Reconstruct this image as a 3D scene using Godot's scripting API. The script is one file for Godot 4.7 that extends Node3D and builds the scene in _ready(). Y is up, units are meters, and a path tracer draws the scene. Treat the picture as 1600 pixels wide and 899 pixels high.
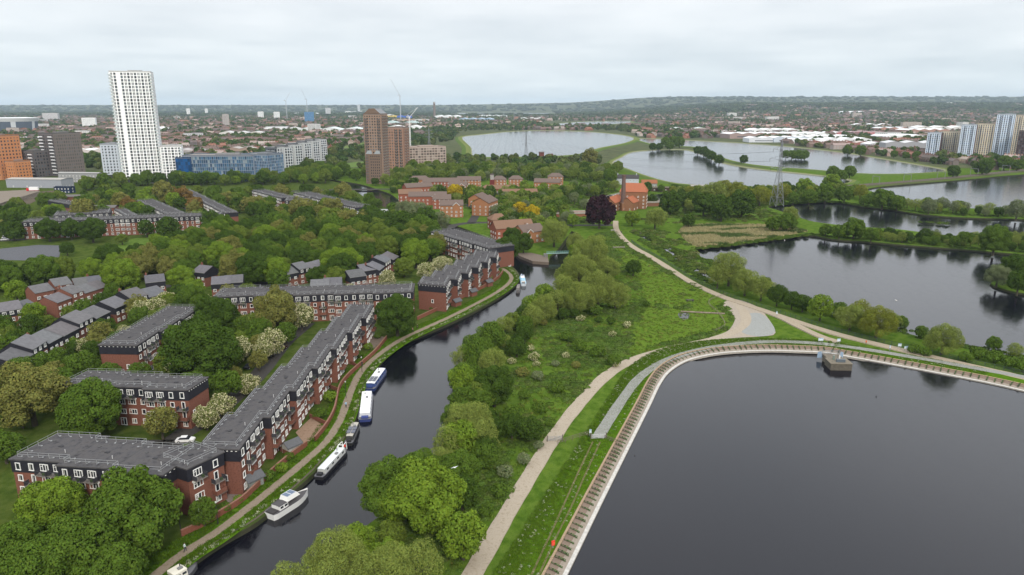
extends Node3D

var rng := RandomNumberGenerator.new()
var taken := {}
var M := {}
var blocked: Array = []      # ground polygons that trees keep clear of
var bounds: Array[Rect2] = []
var shared := {}             # meshes used more than once


func _ready() -> void:
	rng.seed = 20240517
	# camera
	var cam := Camera3D.new()
	cam.name = "camera"
	cam.position = Vector3(0, 80, 0)
	cam.rotation_degrees = Vector3(-14.34, 0, 0)
	cam.fov = 44.1
	cam.near = 1.0
	cam.far = 40000.0
	add_child(cam)
	cam.current = true
	# sky, air and exposure
	var env := Environment.new()
	env.background_mode = Environment.BG_SKY
	env.tonemap_mode = Environment.TONE_MAPPER_LINEAR
	env.tonemap_exposure = 1.5
	env.sdfgi_enabled = true
	env.ssao_enabled = true
	env.ssil_enabled = true
	env.fog_enabled = true
	env.fog_density = 0.000045
	env.fog_light_color = Color(0.80, 0.87, 0.93)
	env.sky = Sky.new()
	env.sky.sky_material = make_sky()
	var we := WorldEnvironment.new()
	we.name = "world_environment"
	we.environment = env
	add_child(we)
	# the sun behind thin cloud, high and behind the camera
	var sun := DirectionalLight3D.new()
	sun.name = "sun"
	sun.rotation_degrees = Vector3(-36, 16, 0)
	sun.light_energy = 0.5
	sun.light_color = Color(1.0, 0.96, 0.9)
	sun.light_angular_distance = 10.0
	sun.shadow_enabled = true
	add_child(sun)
	make_materials()
	build_land()
	build_estate()
	build_towers()
	build_houses()
	build_far_city()
	build_waterside()
	build_boats()
	build_trees()
	build_street()


func make_sky() -> PanoramaSkyMaterial:
	var w := 2048
	var h := 1024
	var n := FastNoiseLite.new()
	n.seed = 5
	n.frequency = 1.0
	n.fractal_octaves = 5
	n.fractal_gain = 0.55
	var img := Image.create(w, h, false, Image.FORMAT_RGBF)
	img.fill(Color(0.30, 0.33, 0.30))
	for y in range(0, h / 2 + 2, 2):
		var el := (0.5 - (y + 1.0) / h) * PI
		var lift := clampf(el / 0.16, 0.0, 1.0)
		var base := Color(0.50, 0.565, 0.592).lerp(Color(0.625, 0.65, 0.68), lift)
		# cloud is brighter overhead than near the horizon, as an overcast sky is
		base *= 1.0 + 0.55 * smoothstep(0.14, 0.42, el)
		for x in range(0, w, 2):
			var az := x * TAU / w
			# a flat layer of cloud seen from below, so that it thins to streaks at the horizon
			var t := 1.0 / (maxf(sin(el), 0.0) + 0.055)
			var q := Vector3(cos(az) * cos(el) * t, sin(az) * cos(el) * t, 3.0)
			var c := n.get_noise_3d(q.x * 0.55, q.y * 0.55, 3.0)
			var d := n.get_noise_3d(q.x * 0.16, q.y * 0.16, 9.0)
			var k := 1.0 + 0.17 * c + 0.12 * d
			var col := Color(base.r * k, base.g * (1.0 + (k - 1.0) * 0.85), base.b * (1.0 + (k - 1.0) * 0.72))
			img.fill_rect(Rect2i(x, y, 2, 2), col)
	var sky := PanoramaSkyMaterial.new()
	sky.panorama = ImageTexture.create_from_image(img)
	return sky


# ---------------------------------------------------------------- helpers

class MB:
	var v := PackedVector3Array()
	var c := PackedColorArray()
	var i := PackedInt32Array()

	func tri(a: Vector3, b: Vector3, d: Vector3, col: Color) -> void:
		var n := v.size()
		v.append(a); v.append(b); v.append(d)
		c.append(col); c.append(col); c.append(col)
		i.append(n); i.append(n + 1); i.append(n + 2)

	func quad(a: Vector3, b: Vector3, d: Vector3, e: Vector3, col: Color) -> void:
		var n := v.size()
		v.append(a); v.append(b); v.append(d); v.append(e)
		c.append(col); c.append(col); c.append(col); c.append(col)
		i.append(n); i.append(n + 1); i.append(n + 2)
		i.append(n); i.append(n + 2); i.append(n + 3)

	func box(t: Transform3D, s: Vector3, col: Color) -> void:
		var h := s * 0.5
		var p: Array[Vector3] = []
		for k in 8:
			p.append(t * Vector3(h.x if k & 1 else -h.x, h.y if k & 2 else -h.y, h.z if k & 4 else -h.z))
		quad(p[4], p[6], p[7], p[5], col)
		quad(p[1], p[3], p[2], p[0], col)
		quad(p[5], p[7], p[3], p[1], col)
		quad(p[0], p[2], p[6], p[4], col)
		quad(p[6], p[2], p[3], p[7], col)
		quad(p[0], p[4], p[5], p[1], col)

	func at(x: float, y: float, z: float, sx: float, sy: float, sz: float, col: Color) -> void:
		box(Transform3D(Basis(), Vector3(x, y, z)), Vector3(sx, sy, sz), col)

	func bar(a: Vector3, b: Vector3, w: float, col: Color, w2 := -1.0) -> void:
		var d := b - a
		var l := d.length()
		if l < 0.001:
			return
		var up := Vector3.UP if absf(d.y) < 0.95 * l else Vector3.RIGHT
		var bs := Basis.looking_at(d / l, up)
		box(Transform3D(bs, (a + b) * 0.5), Vector3(w, w if w2 < 0 else w2, l), col)

	func tube(a: Vector3, b: Vector3, r0: float, r1: float, k: int, col: Color) -> void:
		var d := (b - a).normalized()
		var up := Vector3.UP if absf(d.y) < 0.95 else Vector3.RIGHT
		var bs := Basis.looking_at(d, up)
		for n in k:
			var s0 := bs * Vector3(cos(TAU * n / k), sin(TAU * n / k), 0)
			var s1 := bs * Vector3(cos(TAU * (n + 1) / k), sin(TAU * (n + 1) / k), 0)
			quad(a + s0 * r0, b + s0 * r1, b + s1 * r1, a + s1 * r0, col)
			tri(b, b + s1 * r1, b + s0 * r1, col)

	func prism(poly: PackedVector2Array, y0: float, y1: float, col: Color, top := true, bottom := false) -> void:
		var n := poly.size()
		for k in n:
			var p := poly[k]
			var q := poly[(k + 1) % n]
			quad(Vector3(p.x, y0, p.y), Vector3(p.x, y1, p.y), Vector3(q.x, y1, q.y), Vector3(q.x, y0, q.y), col)
		if top:
			cap(poly, y1, col)
		if bottom:
			cap(poly, y0, col)

	func cap(poly: PackedVector2Array, y: float, col: Color) -> void:
		var t := Geometry2D.triangulate_polygon(poly)
		if t.is_empty():
			print("triangulation failed for a polygon of ", poly.size(), " at ", poly[0])
		for k in range(0, t.size(), 3):
			var a := poly[t[k]]
			var b := poly[t[k + 1]]
			var d := poly[t[k + 2]]
			var p := Vector3(a.x, y, a.y)
			var q := Vector3(b.x, y, b.y)
			var r := Vector3(d.x, y, d.y)
			if (b - a).cross(d - a) > 0:
				tri(p, q, r, col)
			else:
				tri(p, r, q, col)

	func mesh(m: Material) -> ArrayMesh:
		var am := ArrayMesh.new()
		if v.is_empty():
			return am
		var arr := []
		arr.resize(Mesh.ARRAY_MAX)
		arr[Mesh.ARRAY_VERTEX] = v
		arr[Mesh.ARRAY_COLOR] = c
		arr[Mesh.ARRAY_INDEX] = i
		am.add_surface_from_arrays(Mesh.PRIMITIVE_TRIANGLES, arr)
		am.surface_set_material(0, m)
		return am


func pts(a: Array) -> PackedVector2Array:
	var r := PackedVector2Array()
	for k in range(0, a.size(), 2):
		r.append(Vector2(a[k], a[k + 1]))
	return r


func smooth(p: PackedVector2Array, n: int, closed := false) -> PackedVector2Array:
	var r := PackedVector2Array()
	var s := p.size()
	for k in (s if closed else s - 1):
		var a := p[(k - 1 + s) % s] if closed else p[maxi(k - 1, 0)]
		var b := p[k]
		var c := p[(k + 1) % s]
		var d := p[(k + 2) % s] if closed else p[mini(k + 2, s - 1)]
		for j in n:
			r.append(b.cubic_interpolate(c, a, d, float(j) / n))
	if not closed:
		r.append(p[s - 1])
	return r


func normals2(p: PackedVector2Array, closed := false) -> PackedVector2Array:
	# at every point the unit vector to the right-hand side of the way the line runs, stretched at corners
	var r := PackedVector2Array()
	var s := p.size()
	for k in s:
		var a := p[(k - 1 + s) % s] if closed or k > 0 else p[k]
		var b := p[(k + 1) % s] if closed or k < s - 1 else p[k]
		var d := (b - a).normalized()
		r.append(Vector2(-d.y, d.x))
	return r


func sweep(p: PackedVector2Array, profile: Array, cols: Array, mb: MB, closed := false) -> void:
	var n := normals2(p, closed)
	var s := p.size()
	for k in (s if closed else s - 1):
		var e := (k + 1) % s
		for j in profile.size() - 1:
			var f0: Array = profile[j]
			var f1: Array = profile[j + 1]
			var a := p[k] + n[k] * float(f0[0])
			var b := p[k] + n[k] * float(f1[0])
			var c := p[e] + n[e] * float(f1[0])
			var d := p[e] + n[e] * float(f0[0])
			mb.quad(Vector3(a.x, f0[1], a.y), Vector3(d.x, f0[1], d.y), Vector3(c.x, f1[1], c.y), Vector3(b.x, f1[1], b.y), cols[j % cols.size()])


func numbered(called: String) -> String:
	var n: int = taken.get(called, 0)
	taken[called] = n + 1
	return called if n == 0 else "%s_%03d" % [called, n]


func tag(o: Node, label: String, category: String, group := "", kind := "") -> Node:
	if label: o.set_meta("label", label)
	if category: o.set_meta("category", category)
	if group: o.set_meta("group", group)
	if kind: o.set_meta("kind", kind)
	return o


func thing(called: String, label: String, category: String, where := Vector3.ZERO, turn := 0.0, group := "") -> Node3D:
	var o := Node3D.new()
	o.name = numbered(called)
	add_child(o)
	o.position = where
	o.rotation.y = turn
	tag(o, label, category, group)
	return o


func part(called: String, mb: MB, m: Material, parent: Node, kind := "") -> MeshInstance3D:
	return inst(called, mb.mesh(m), parent, kind)


func inst(called: String, mesh: Mesh, parent: Node, kind := "") -> MeshInstance3D:
	var o := MeshInstance3D.new()
	o.name = called if parent != self else numbered(called)
	o.mesh = mesh
	parent.add_child(o, true)
	if kind: o.set_meta("kind", kind)
	return o


func struct(called: String, mb: MB, m: Material) -> MeshInstance3D:
	return inst(called, mb.mesh(m), self, "structure")


func multi(called: String, mesh: Mesh, xf: Array, cols: Array, label: String, category: String) -> void:
	if xf.is_empty():
		return
	var mm := MultiMesh.new()
	mm.transform_format = MultiMesh.TRANSFORM_3D
	mm.use_colors = true
	mm.mesh = mesh
	mm.instance_count = xf.size()
	for k in xf.size():
		mm.set_instance_transform(k, xf[k])
		mm.set_instance_color(k, cols[k])
	var o := MultiMeshInstance3D.new()
	o.name = numbered(called)
	o.multimesh = mm
	add_child(o)
	tag(o, label, category, "", "stuff")


func jit(c: Color, a: float) -> Color:
	var k := 1.0 + rng.randf_range(-a, a)
	return Color(c.r * k * (1.0 + rng.randf_range(-a, a) * 0.3), c.g * k, c.b * k * (1.0 + rng.randf_range(-a, a) * 0.3))


func v3(p: Vector2, y: float) -> Vector3:
	return Vector3(p.x, y, p.y)


func inside(p: Vector2, poly: PackedVector2Array) -> bool:
	return Geometry2D.is_point_in_polygon(p, poly)


func block(poly: PackedVector2Array, margin: float) -> void:
	var r := Geometry2D.offset_polygon(poly, margin)
	blocked.append(r[0] if r.size() else poly)


func free_at(p: Vector2) -> bool:
	while bounds.size() < blocked.size():
		var poly: PackedVector2Array = blocked[bounds.size()]
		var box := Rect2(poly[0], Vector2.ZERO)
		for q in poly: box = box.expand(q)
		bounds.append(box)
	for k in bounds.size():
		if bounds[k].has_point(p) and inside(p, blocked[k]):
			return false
	return true


func noise_tex(sd: int, freq: float, ramp: Array, size := 512, octaves := 4, bump := false, raw := false) -> NoiseTexture2D:
	var n := FastNoiseLite.new()
	n.seed = sd
	n.frequency = freq
	n.fractal_octaves = octaves
	n.fractal_gain = 0.6
	var t := NoiseTexture2D.new()
	t.width = size
	t.height = size
	t.seamless = true
	t.noise = n
	if bump:
		t.as_normal_map = true
		t.bump_strength = 3.0
	elif ramp.size():
		var g := Gradient.new()
		var offs := PackedFloat32Array()
		var cols := PackedColorArray()
		for k in ramp.size():
			offs.append(float(k) / (ramp.size() - 1))
			cols.append((ramp[k] as Color).linear_to_srgb() if not raw else ramp[k])
		g.offsets = offs
		g.colors = cols
		t.color_ramp = g
	return t


func mat(called: String, rough: float, tex: Texture2D = null, scale := 1.0, detail: Texture2D = null, dscale := 1.0) -> StandardMaterial3D:
	var m := StandardMaterial3D.new()
	m.resource_name = called
	m.roughness = rough
	m.metallic_specular = 0.35
	m.vertex_color_use_as_albedo = true
	if tex:
		m.albedo_texture = tex
		m.uv1_triplanar = true
		m.uv1_world_triplanar = true
		m.uv1_scale = Vector3.ONE * scale
	if detail:
		m.detail_enabled = true
		m.detail_albedo = detail
		m.detail_blend_mode = BaseMaterial3D.BLEND_MODE_MUL
		m.detail_uv_layer = BaseMaterial3D.DETAIL_UV_2
		m.uv2_triplanar = true
		m.uv2_world_triplanar = true
		m.uv2_scale = Vector3.ONE * dscale
	M[called] = m
	return m


func make_materials() -> void:
	var grey := func(a: float, b: float) -> Array: return [Color(a, a, a), Color((a + b) / 2, (a + b) / 2, (a + b) / 2), Color(b, b, b)]
	var fine := noise_tex(3, 0.05, grey.call(0.55, 1.0))
	var soft := noise_tex(4, 0.012, grey.call(0.6, 1.0))
	mat("plain", 0.8)
	mat("metal", 0.45)
	mat("brick", 0.9, noise_tex(7, 0.03, [Color(0.55, 0.5, 0.5), Color(0.95, 0.95, 0.95), Color(1.0, 0.9, 0.85)]), 0.12, fine, 1.1)
	mat("slate", 0.75, fine, 0.6, soft, 0.1)
	mat("felt", 0.95, noise_tex(9, 0.014, [Color(0.42, 0.41, 0.42), Color(0.85, 0.85, 0.86), Color(1.0, 0.98, 0.95), Color(0.6, 0.58, 0.56)]), 0.06, fine, 0.7)
	mat("tiles", 0.9, noise_tex(10, 0.03, [Color(0.6, 0.58, 0.55), Color(1, 1, 1), Color(0.85, 0.8, 0.75)]), 0.1, fine, 1.5)
	mat("concrete", 0.9, soft, 0.15, fine, 0.9)
	mat("gravel", 0.95, noise_tex(11, 0.02, [Color(0.7, 0.66, 0.6), Color(1, 1, 1), Color(0.82, 0.8, 0.78)]), 0.08, noise_tex(12, 0.09, grey.call(0.6, 1.0)), 0.5)
	mat("grass", 0.95, noise_tex(13, 0.02, [Color(0.55, 0.75, 0.5), Color(0.8, 0.9, 0.7), Color(1, 1, 1), Color(1.15, 1.0, 0.8)]), 0.035, noise_tex(14, 0.07, [Color(0.45, 0.5, 0.45), Color(0.85, 0.9, 0.8), Color(1, 1, 1)]), 0.28)
	mat("meadow", 0.95, noise_tex(15, 0.018, [Color(0.40, 0.55, 0.38), Color(0.7, 0.8, 0.6), Color(1, 1, 1), Color(1.3, 1.05, 0.75)]), 0.022, noise_tex(16, 0.06, [Color(0.35, 0.42, 0.35), Color(0.8, 0.85, 0.75), Color(1, 1, 1)]), 0.14)
	mat("land", 0.95, noise_tex(17, 0.02, [Color(0.5, 0.55, 0.5), Color(0.9, 0.9, 0.85), Color(1.2, 1.0, 0.9)]), 0.004, noise_tex(18, 0.05, grey.call(0.4, 1.0)), 0.02)
	for k in ["grass", "meadow", "gravel", "land", "felt", "brick", "tiles"]: (M[k] as StandardMaterial3D).specular_mode = BaseMaterial3D.SPECULAR_DISABLED
	var glass := mat("glass", 0.08)
	glass.metallic_specular = 0.6
	var lf := mat("leaf", 0.65)
	lf.specular_mode = BaseMaterial3D.SPECULAR_DISABLED
	lf.backlight_enabled = true
	lf.backlight = Color(0.45, 0.5, 0.3)
	mat("bark", 0.95, fine, 0.8)
	for w in [["canal", Color(0.004, 0.004, 0.007), 0.08, 0.37, 0.09, 0.09], ["reservoir", Color(0.004, 0.004, 0.008), 0.11, 0.37, 0.07, 0.10]]:
		var m := mat(w[0], w[2])
		m.vertex_color_use_as_albedo = false
		m.albedo_color = (w[1] as Color).linear_to_srgb()
		m.metallic_specular = w[3]
		m.normal_enabled = true
		m.normal_texture = noise_tex(30, 0.03, [], 512, 4, true)
		m.normal_scale = w[5]
		# wind roughens the water in patches
		m.roughness = 1.0
		var ro: float = w[2]
		m.roughness_texture = noise_tex(41, 0.008, [Color(1, 1, 1) * ro * 0.35, Color(1, 1, 1) * ro, Color(1, 1, 1) * ro * 1.9], 512, 4, false, true)
		m.uv1_triplanar = true
		m.uv1_world_triplanar = true
		m.uv1_scale = Vector3.ONE * float(w[4])


# ---------------------------------------------------------------- land and water

const GRASS := Color(0.09, 0.16, 0.015)
const MEADOW := Color(0.11, 0.165, 0.028)
const GRAVEL := Color(0.44, 0.375, 0.29)
var west := PackedVector2Array()
var east := PackedVector2Array()
var left_bank := PackedVector2Array()
var coping := PackedVector2Array()
var main_path := PackedVector2Array()
var low_path := PackedVector2Array()
var apron: MeshInstance3D
var tow_path := PackedVector2Array()


func land(called: String, poly: PackedVector2Array, y: float, col: Color, m: Material, skirt := 1.5) -> void:
	var mb := MB.new()
	mb.cap(poly, y, col)
	struct(called, mb, m)
	if skirt <= 0:
		return
	var bank := MB.new()
	var p := poly
	if Geometry2D.is_polygon_clockwise(p):
		p.reverse()
	sweep(p, [[0.0, y], [-0.35, y - 0.35], [-0.9, -1.4]], [Color(0.07, 0.085, 0.035), Color(0.06, 0.055, 0.045)], bank, true)
	struct(called + "_edge", bank, M.meadow)


func ribbon(called: String, p: PackedVector2Array, w: float, y: float, col: Color, m: Material) -> void:
	var mb := MB.new()
	var rag := FastNoiseLite.new()
	rag.seed = 77
	rag.frequency = 0.09
	var n := normals2(p)
	for k in p.size() - 1:
		var w0 := w * 0.5 * (1.0 + 0.16 * rag.get_noise_1d(k * 3.1))
		var w1 := w * 0.5 * (1.0 + 0.16 * rag.get_noise_1d((k + 1) * 3.1))
		mb.quad(v3(p[k] - n[k] * w0, y), v3(p[k + 1] - n[k + 1] * w1, y), v3(p[k + 1] + n[k + 1] * w1, y), v3(p[k] + n[k] * w0, y), col)
		for s in [-1.0, 1.0]:
			mb.quad(v3(p[k] + n[k] * w0 * s, y), v3(p[k + 1] + n[k + 1] * w1 * s, y), v3(p[k + 1] + n[k + 1] * (w1 + 0.12) * s, y - 0.45), v3(p[k] + n[k] * (w0 + 0.12) * s, y - 0.45), col)
	struct(called, mb, m)


func hill(x: float, z: float) -> float:
	var d := -z
	var h := 1.0
	# the wooded ridge to the east and the low skyline to the north and west
	h += 94.0 * smoothstep(3400.0, 7200.0, d) * smoothstep(0.06 * d, 0.06 * d + 2000.0, x)
	h += 40.0 * smoothstep(8600.0, 10500.0, d) * smoothstep(-1500.0, 1500.0, x)
	h += 96.0 * smoothstep(8800.0, 12500.0, d)
	return h


func build_land() -> void:
	# bed under everything, out to the horizon
	var bed := MB.new()
	bed.quad(Vector3(-16000, -4, 400), Vector3(-16000, -4, -16000), Vector3(16000, -4, -16000), Vector3(16000, -4, 400), Color(0.05, 0.06, 0.035))
	struct("ground", bed, M.land)
	# rising land north of the reservoirs
	var far := MB.new()
	var cell := 200.0
	for i in range(-65, 65):
		for j in range(0, 64):
			var x0 := i * cell
			var z0 := -900.0 - j * cell
			far.quad(Vector3(x0, hill(x0, z0), z0), Vector3(x0, hill(x0, z0 - cell), z0 - cell), Vector3(x0 + cell, hill(x0 + cell, z0 - cell), z0 - cell), Vector3(x0 + cell, hill(x0 + cell, z0), z0), Color(0.135, 0.155, 0.085))
	struct("hills", far, M.land)

	left_bank = smooth(pts([-60.5, -95, -59.1, -104.9, -57.2, -111.7, -54.3, -117.7, -50.4, -123.9, -47.5, -132.7, -44.6, -142.5, -42.9, -151.7, -41, -159.9, -41.2, -172.8, -42.6, -187.7, -43.2, -201.4, -42.3, -212.4, -40.1, -227.6, -36.7, -234.3, -29.8, -245.8, -22.2, -258.4, -14.1, -274, -6.8, -290.5, -1.1, -306.6, 2.4, -318.3, 3.4, -328.3, 2.5, -340.3, 0, -351.7, -4.7, -366.9, -12.5, -388.7, -25.1, -421.2, -41.9, -459.3, -64.2, -504.6, -86, -542.2, -103.2, -570.3, -121.1, -609.7, -143.6, -664.5, -165.8, -723.8, -194.3, -773.8, -245.5, -831.1, -277.8, -862.9]), 4)
	west = left_bank.duplicate()
	west.append_array(pts([-700, -930, -1700, -930, -1700, 120, -60, 120]))
	land("west_bank", west, 1.2, Color(0.09, 0.11, 0.03), M.meadow)

	var right_bank := smooth(pts([-33.3, -95, -35.8, -108.5, -29.4, -119.8, -23.2, -131, -18.7, -144.2, -16.1, -163.4, -16, -187.7, -15.7, -210.6, -12.1, -232.3, 0, -258.4, 11.9, -282.5, 20.6, -306.6, 25, -337.6, 29.3, -370.1, 34.6, -405.3, 42.9, -447.5]), 4)
	var north_bank := smooth(pts([38.8, -456.9, 30.9, -421.2, 25.4, -394.1, 20.5, -376.7]), 3)
	var lock_bank := pts([19.1, -363.8, 10.8, -366.9, 4.2, -380])
	var upper_bank := smooth(pts([-0.7, -395.9, -9.6, -419.2, -22.6, -449.8, -44.6, -490.5, -70.8, -538.8, -82.6, -570.3, -99.3, -618.2, -112.9, -659.5, -131.4, -695.6, -161.1, -748, -217.3, -808.7, -283.1, -879.7]), 3)
	var pond_c := smooth(pts([1179.6, -1104.8, 860.1, -964.1, 611.6, -854.7, 494, -787.4, 396.3, -735.7, 350.5, -701.1, 341.1, -664.5, 334.6, -597.3, 359, -566.6, 400.4, -552.4, 480.1, -529.1]), 4)
	var pond_b := smooth(pts([443.9, -487.7, 369, -507.6, 328.4, -516.6, 309, -532.3, 300.3, -552.4, 285.6, -574, 271.6, -601.4, 229.1, -589.3, 207.7, -574, 207.7, -552.4, 210, -525.9, 210.8, -501.7, 217.5, -487.7, 233.5, -474.4, 254.1, -464.3, 264.2, -452.1, 273.9, -440.6, 295.2, -436.2, 319.1, -436.2, 377, -411.1]), 3)
	var pond_a := smooth(pts([331.6, -359.1, 281.1, -381.8, 255.8, -397.8, 232.7, -409.2, 212.2, -421.2, 196.6, -429.6, 187, -442.9, 155.8, -425.4, 127.6, -409.2, 105.3, -399.6, 102.1, -385.2, 102, -362.2, 104, -340.3, 107.3, -320.8, 112.3, -301, 119.8, -271.3, 128, -255.9, 139.2, -245, 145.5, -235.7, 152.5, -228.9, 165.1, -215.8, 186, -192.4]), 3)
	coping = smooth(pts([172.2, -144, 162.6, -165.9, 146.8, -189.8, 128.2, -205.5, 107.5, -220, 103.3, -222.5, 93.8, -223.8, 85.5, -224.4, 74.4, -223.2, 65.7, -220.6, 56.6, -215.2, 49, -206.1, 43.7, -195.6, 37.8, -180.3, 28.6, -156.8, 18.5, -131, 10.8, -111, 5.1, -96.3]), 5)
	east = right_bank.duplicate()
	east.append_array(north_bank)
	east.append_array(lock_bank)
	east.append_array(upper_bank)
	east.append_array(pts([-380, -940, 1300, -940, 1300, 120, 0, 120]))
	var shore := PackedVector2Array()
	var cn := normals2(coping)
	for k in coping.size():
		shore.append(coping[k] + cn[k] * 3.4)
	shore.append_array(pts([20, 200, 1500, 200, 1500, -60]))
	pond_a.append_array(pts([1500, -180, 1500, -330]))
	pond_b.append_array(pts([1600, -400, 1600, -440]))
	pond_c.append_array(pts([1700, -480, 1700, -900]))
	for pond in [shore, pond_a, pond_b, pond_c]:
		var cut := Geometry2D.clip_polygons(east, pond)
		var best := 0.0
		for c in cut:
			var box := Rect2(c[0], Vector2.ZERO)
			for q in c: box = box.expand(q)
			if box.get_area() > best:
				best = box.get_area()
				east = c
	land("east_bank", east, 1.2, MEADOW, M.meadow)

	land("islet", smooth(pts([220.6, -317.1, 230, -323.3, 240.2, -323.3, 255.4, -319.5, 250.6, -305.5, 227.2, -296.7, 219.2, -305.5]), 3, true), 1.1, MEADOW, M.meadow)

	# water sheets
	var mb := MB.new()
	mb.quad(Vector3(-420, 0, 60), Vector3(-420, 0, -900), Vector3(25, 0, -900), Vector3(25, 0, 60), Color.WHITE)
	struct("canal_water", mb, M.canal)
	mb = MB.new()
	mb.quad(Vector3(-6, 0.6, 60), Vector3(-6, 0.6, -215), Vector3(420, 0.6, -215), Vector3(420, 0.6, 60), Color.WHITE)
	struct("reservoir_water", mb, M.reservoir)
	mb = MB.new()
	mb.quad(Vector3(60, 0.1, -216), Vector3(60, 0.1, -925), Vector3(1600, 0.1, -925), Vector3(1600, 0.1, -216), Color.WHITE)
	struct("pond_water", mb, M.reservoir)

	# far reservoirs, each inside its raised bank
	var basins := [
		[141.5, -1011.7, 174.4, -1140.7, 214.1, -1269.7, 270.4, -1325.8, 319.8, -1325.8, 312, -1170.5, 298.4, -1047.3, 302.1, -967.8, 321.3, -899.4, 348.8, -847.8, 367.5, -773.6, 312.3, -716.9, 261.9, -711.1, 212.5, -716.9, 172.9, -741.1, 157.1, -816.5, 150.1, -908.5],
		[318.1, -1800.8, 442.5, -1668.3, 532, -1502.3, 571.3, -1287.8, 567.9, -1140.7, 558.9, -1011.7, 547.6, -908.5, 514.8, -872.8, 454.9, -847.8, 413.3, -856, 385.6, -899.4, 341.6, -957.4, 326.3, -1023.3, 330.5, -1126.4, 351.9, -1287.8, 362, -1408.6, 334.8, -1453.9, 297.5, -1527.6],
		[-129.1, -1875.1, -90.1, -2043.5, 0, -2301.5, 105.4, -2392, 223.1, -2301.5, 295, -2090.4, 308.3, -1837.2, 246.2, -1581, 165.9, -1386.9, 115.7, -1218.1, 61.6, -1155.4, 0, -1140.7, -55.8, -1140.7, -69.1, -1234.8, -82.4, -1430.9],
		[173.4, -3182.1, 340.7, -3694.5, 604.1, -3931.6, 577.3, -3551.6, 385, -3127.8, 261.7, -2975.5],
		[-574.7, -7718.6, -535.7, -8740.6, 0, -9266.3, 436.8, -8909.1, 318.5, -6858.7, 0, -6170.8, -363.7, -6384.3]]
	for b in basins.size():
		var p := smooth(pts(basins[b]), 3, true)
		if Geometry2D.is_polygon_clockwise(p):
			p.reverse()
		mb = MB.new()
		mb.cap(p, 1.5, Color.WHITE)
		struct("reservoir_water", mb, M.reservoir)
		if b < 5:
			mb = MB.new()
			var w := 0.6 if b < 2 else 1.1
			sweep(p, [[1.5, 1.3], [-1.0, 2.3], [-3.0 * w, 2.6], [-9.0 * w, 2.5], [-16.0 * w, 1.1]], [Color(0.30, 0.27, 0.22), Color(0.17, 0.19, 0.075), Color(0.19, 0.20, 0.08), Color(0.11, 0.15, 0.05)], mb, true)
			struct("reservoir_bank", mb, M.grass)

	# the reservoir's edge: white coping, sloping stone apron, brick lip and the grass crest behind
	mb = MB.new()
	sweep(coping, [[-0.25, 0.3], [-0.2, 0.93], [0.55, 0.98]], [Color(0.5, 0.46, 0.4), Color(0.74, 0.71, 0.66)], mb)
	struct("coping", mb, M.concrete)
	mb = MB.new()
	sweep(coping, [[0.55, 0.95], [1.7, 1.26], [3.2, 1.62]], [Color(0.36, 0.31, 0.26), Color(0.25, 0.19, 0.15)], mb)
	apron = struct("stone_apron", mb, M.gravel)
	mb = MB.new()
	sweep(coping, [[3.18, 1.5], [3.2, 1.78], [3.65, 1.8], [3.7, 1.5]], [Color(0.33, 0.24, 0.16), Color(0.45, 0.34, 0.23)], mb)
	struct("brick_lip", mb, M.brick)
	mb = MB.new()
	sweep(coping, [[3.6, 1.56], [9.0, 1.5], [11.5, 1.18]], [GRASS, GRASS], mb)
	struct("embankment", mb, M.grass)

	# paths
	main_path = smooth(pts([73.2, -497.1, 69, -464.8, 67.9, -431.8, 69.9, -401.1, 74.4, -376, 78.5, -346.4, 82.5, -317.2, 89, -293.3, 97.8, -274.5, 106.5, -256.9, 114.6, -242.1, 121.6, -232.8, 128.4, -224.9, 141.3, -210.9, 152.7, -198.4, 171.6, -176.3]), 5)
	ribbon("gravel_path", main_path, 3.6, 1.55, GRAVEL, M.gravel)
	low_path = smooth(pts([-10.9, -93.5, -6.9, -106.9, -1.3, -124.9, 5.5, -145.8, 10.8, -161, 16.8, -176.3, 27.1, -198.4, 37.7, -213.2, 51.2, -224.2, 66.3, -232.8, 77.7, -241.4, 87.6, -254.5, 91.8, -271.7, 91.6, -288.1]), 6)
	ribbon("gravel_path", low_path, 3.7, 1.36, GRAVEL.lerp(Color.WHITE, 0.03), M.gravel)
	ribbon("embankment_path", smooth(pts([20.9, -158.8, 30.3, -181.8, 38.3, -198.9, 47.5, -211.5, 57.8, -220.5, 71.4, -227.6, 88, -231.7, 102.8, -230.3, 115.6, -225, 128.3, -216.9, 139.9, -208.7, 153, -198.9, 175.2, -180.5]), 5), 2.9, 1.6, Color(0.33, 0.335, 0.31), M.gravel)
	ribbon("gravel_path", smooth(pts([99.4, -271.7, 103.2, -261.1, 105.8, -248.9, 108.4, -238.5, 112.1, -231.5]), 5), 3.2, 1.58, GRAVEL, M.gravel)
	mb = MB.new()
	mb.cap(smooth(pts([85.9, -279.8, 94.1, -287.8, 98.9, -277.9, 98.7, -265.1, 94.5, -242.5, 88, -238.2, 78.5, -236.7, 70.8, -234.6, 79.1, -246.3, 85.9, -262.5]), 3, true), 1.33, GRAVEL.lerp(Color(0.4, 0.4, 0.4), 0.2))
	struct("gravel_yard", mb, M.gravel)
	mb = MB.new()
	mb.cap(smooth(pts([90.9, -265.1, 97.3, -266.9, 97, -253.4, 93.8, -241.8, 86.9, -238.2, 82.6, -242.5, 85.5, -253.4]), 3, true), 1.345, Color(0.36, 0.37, 0.36))
	struct("gravel_patch", mb, M.gravel)
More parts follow.
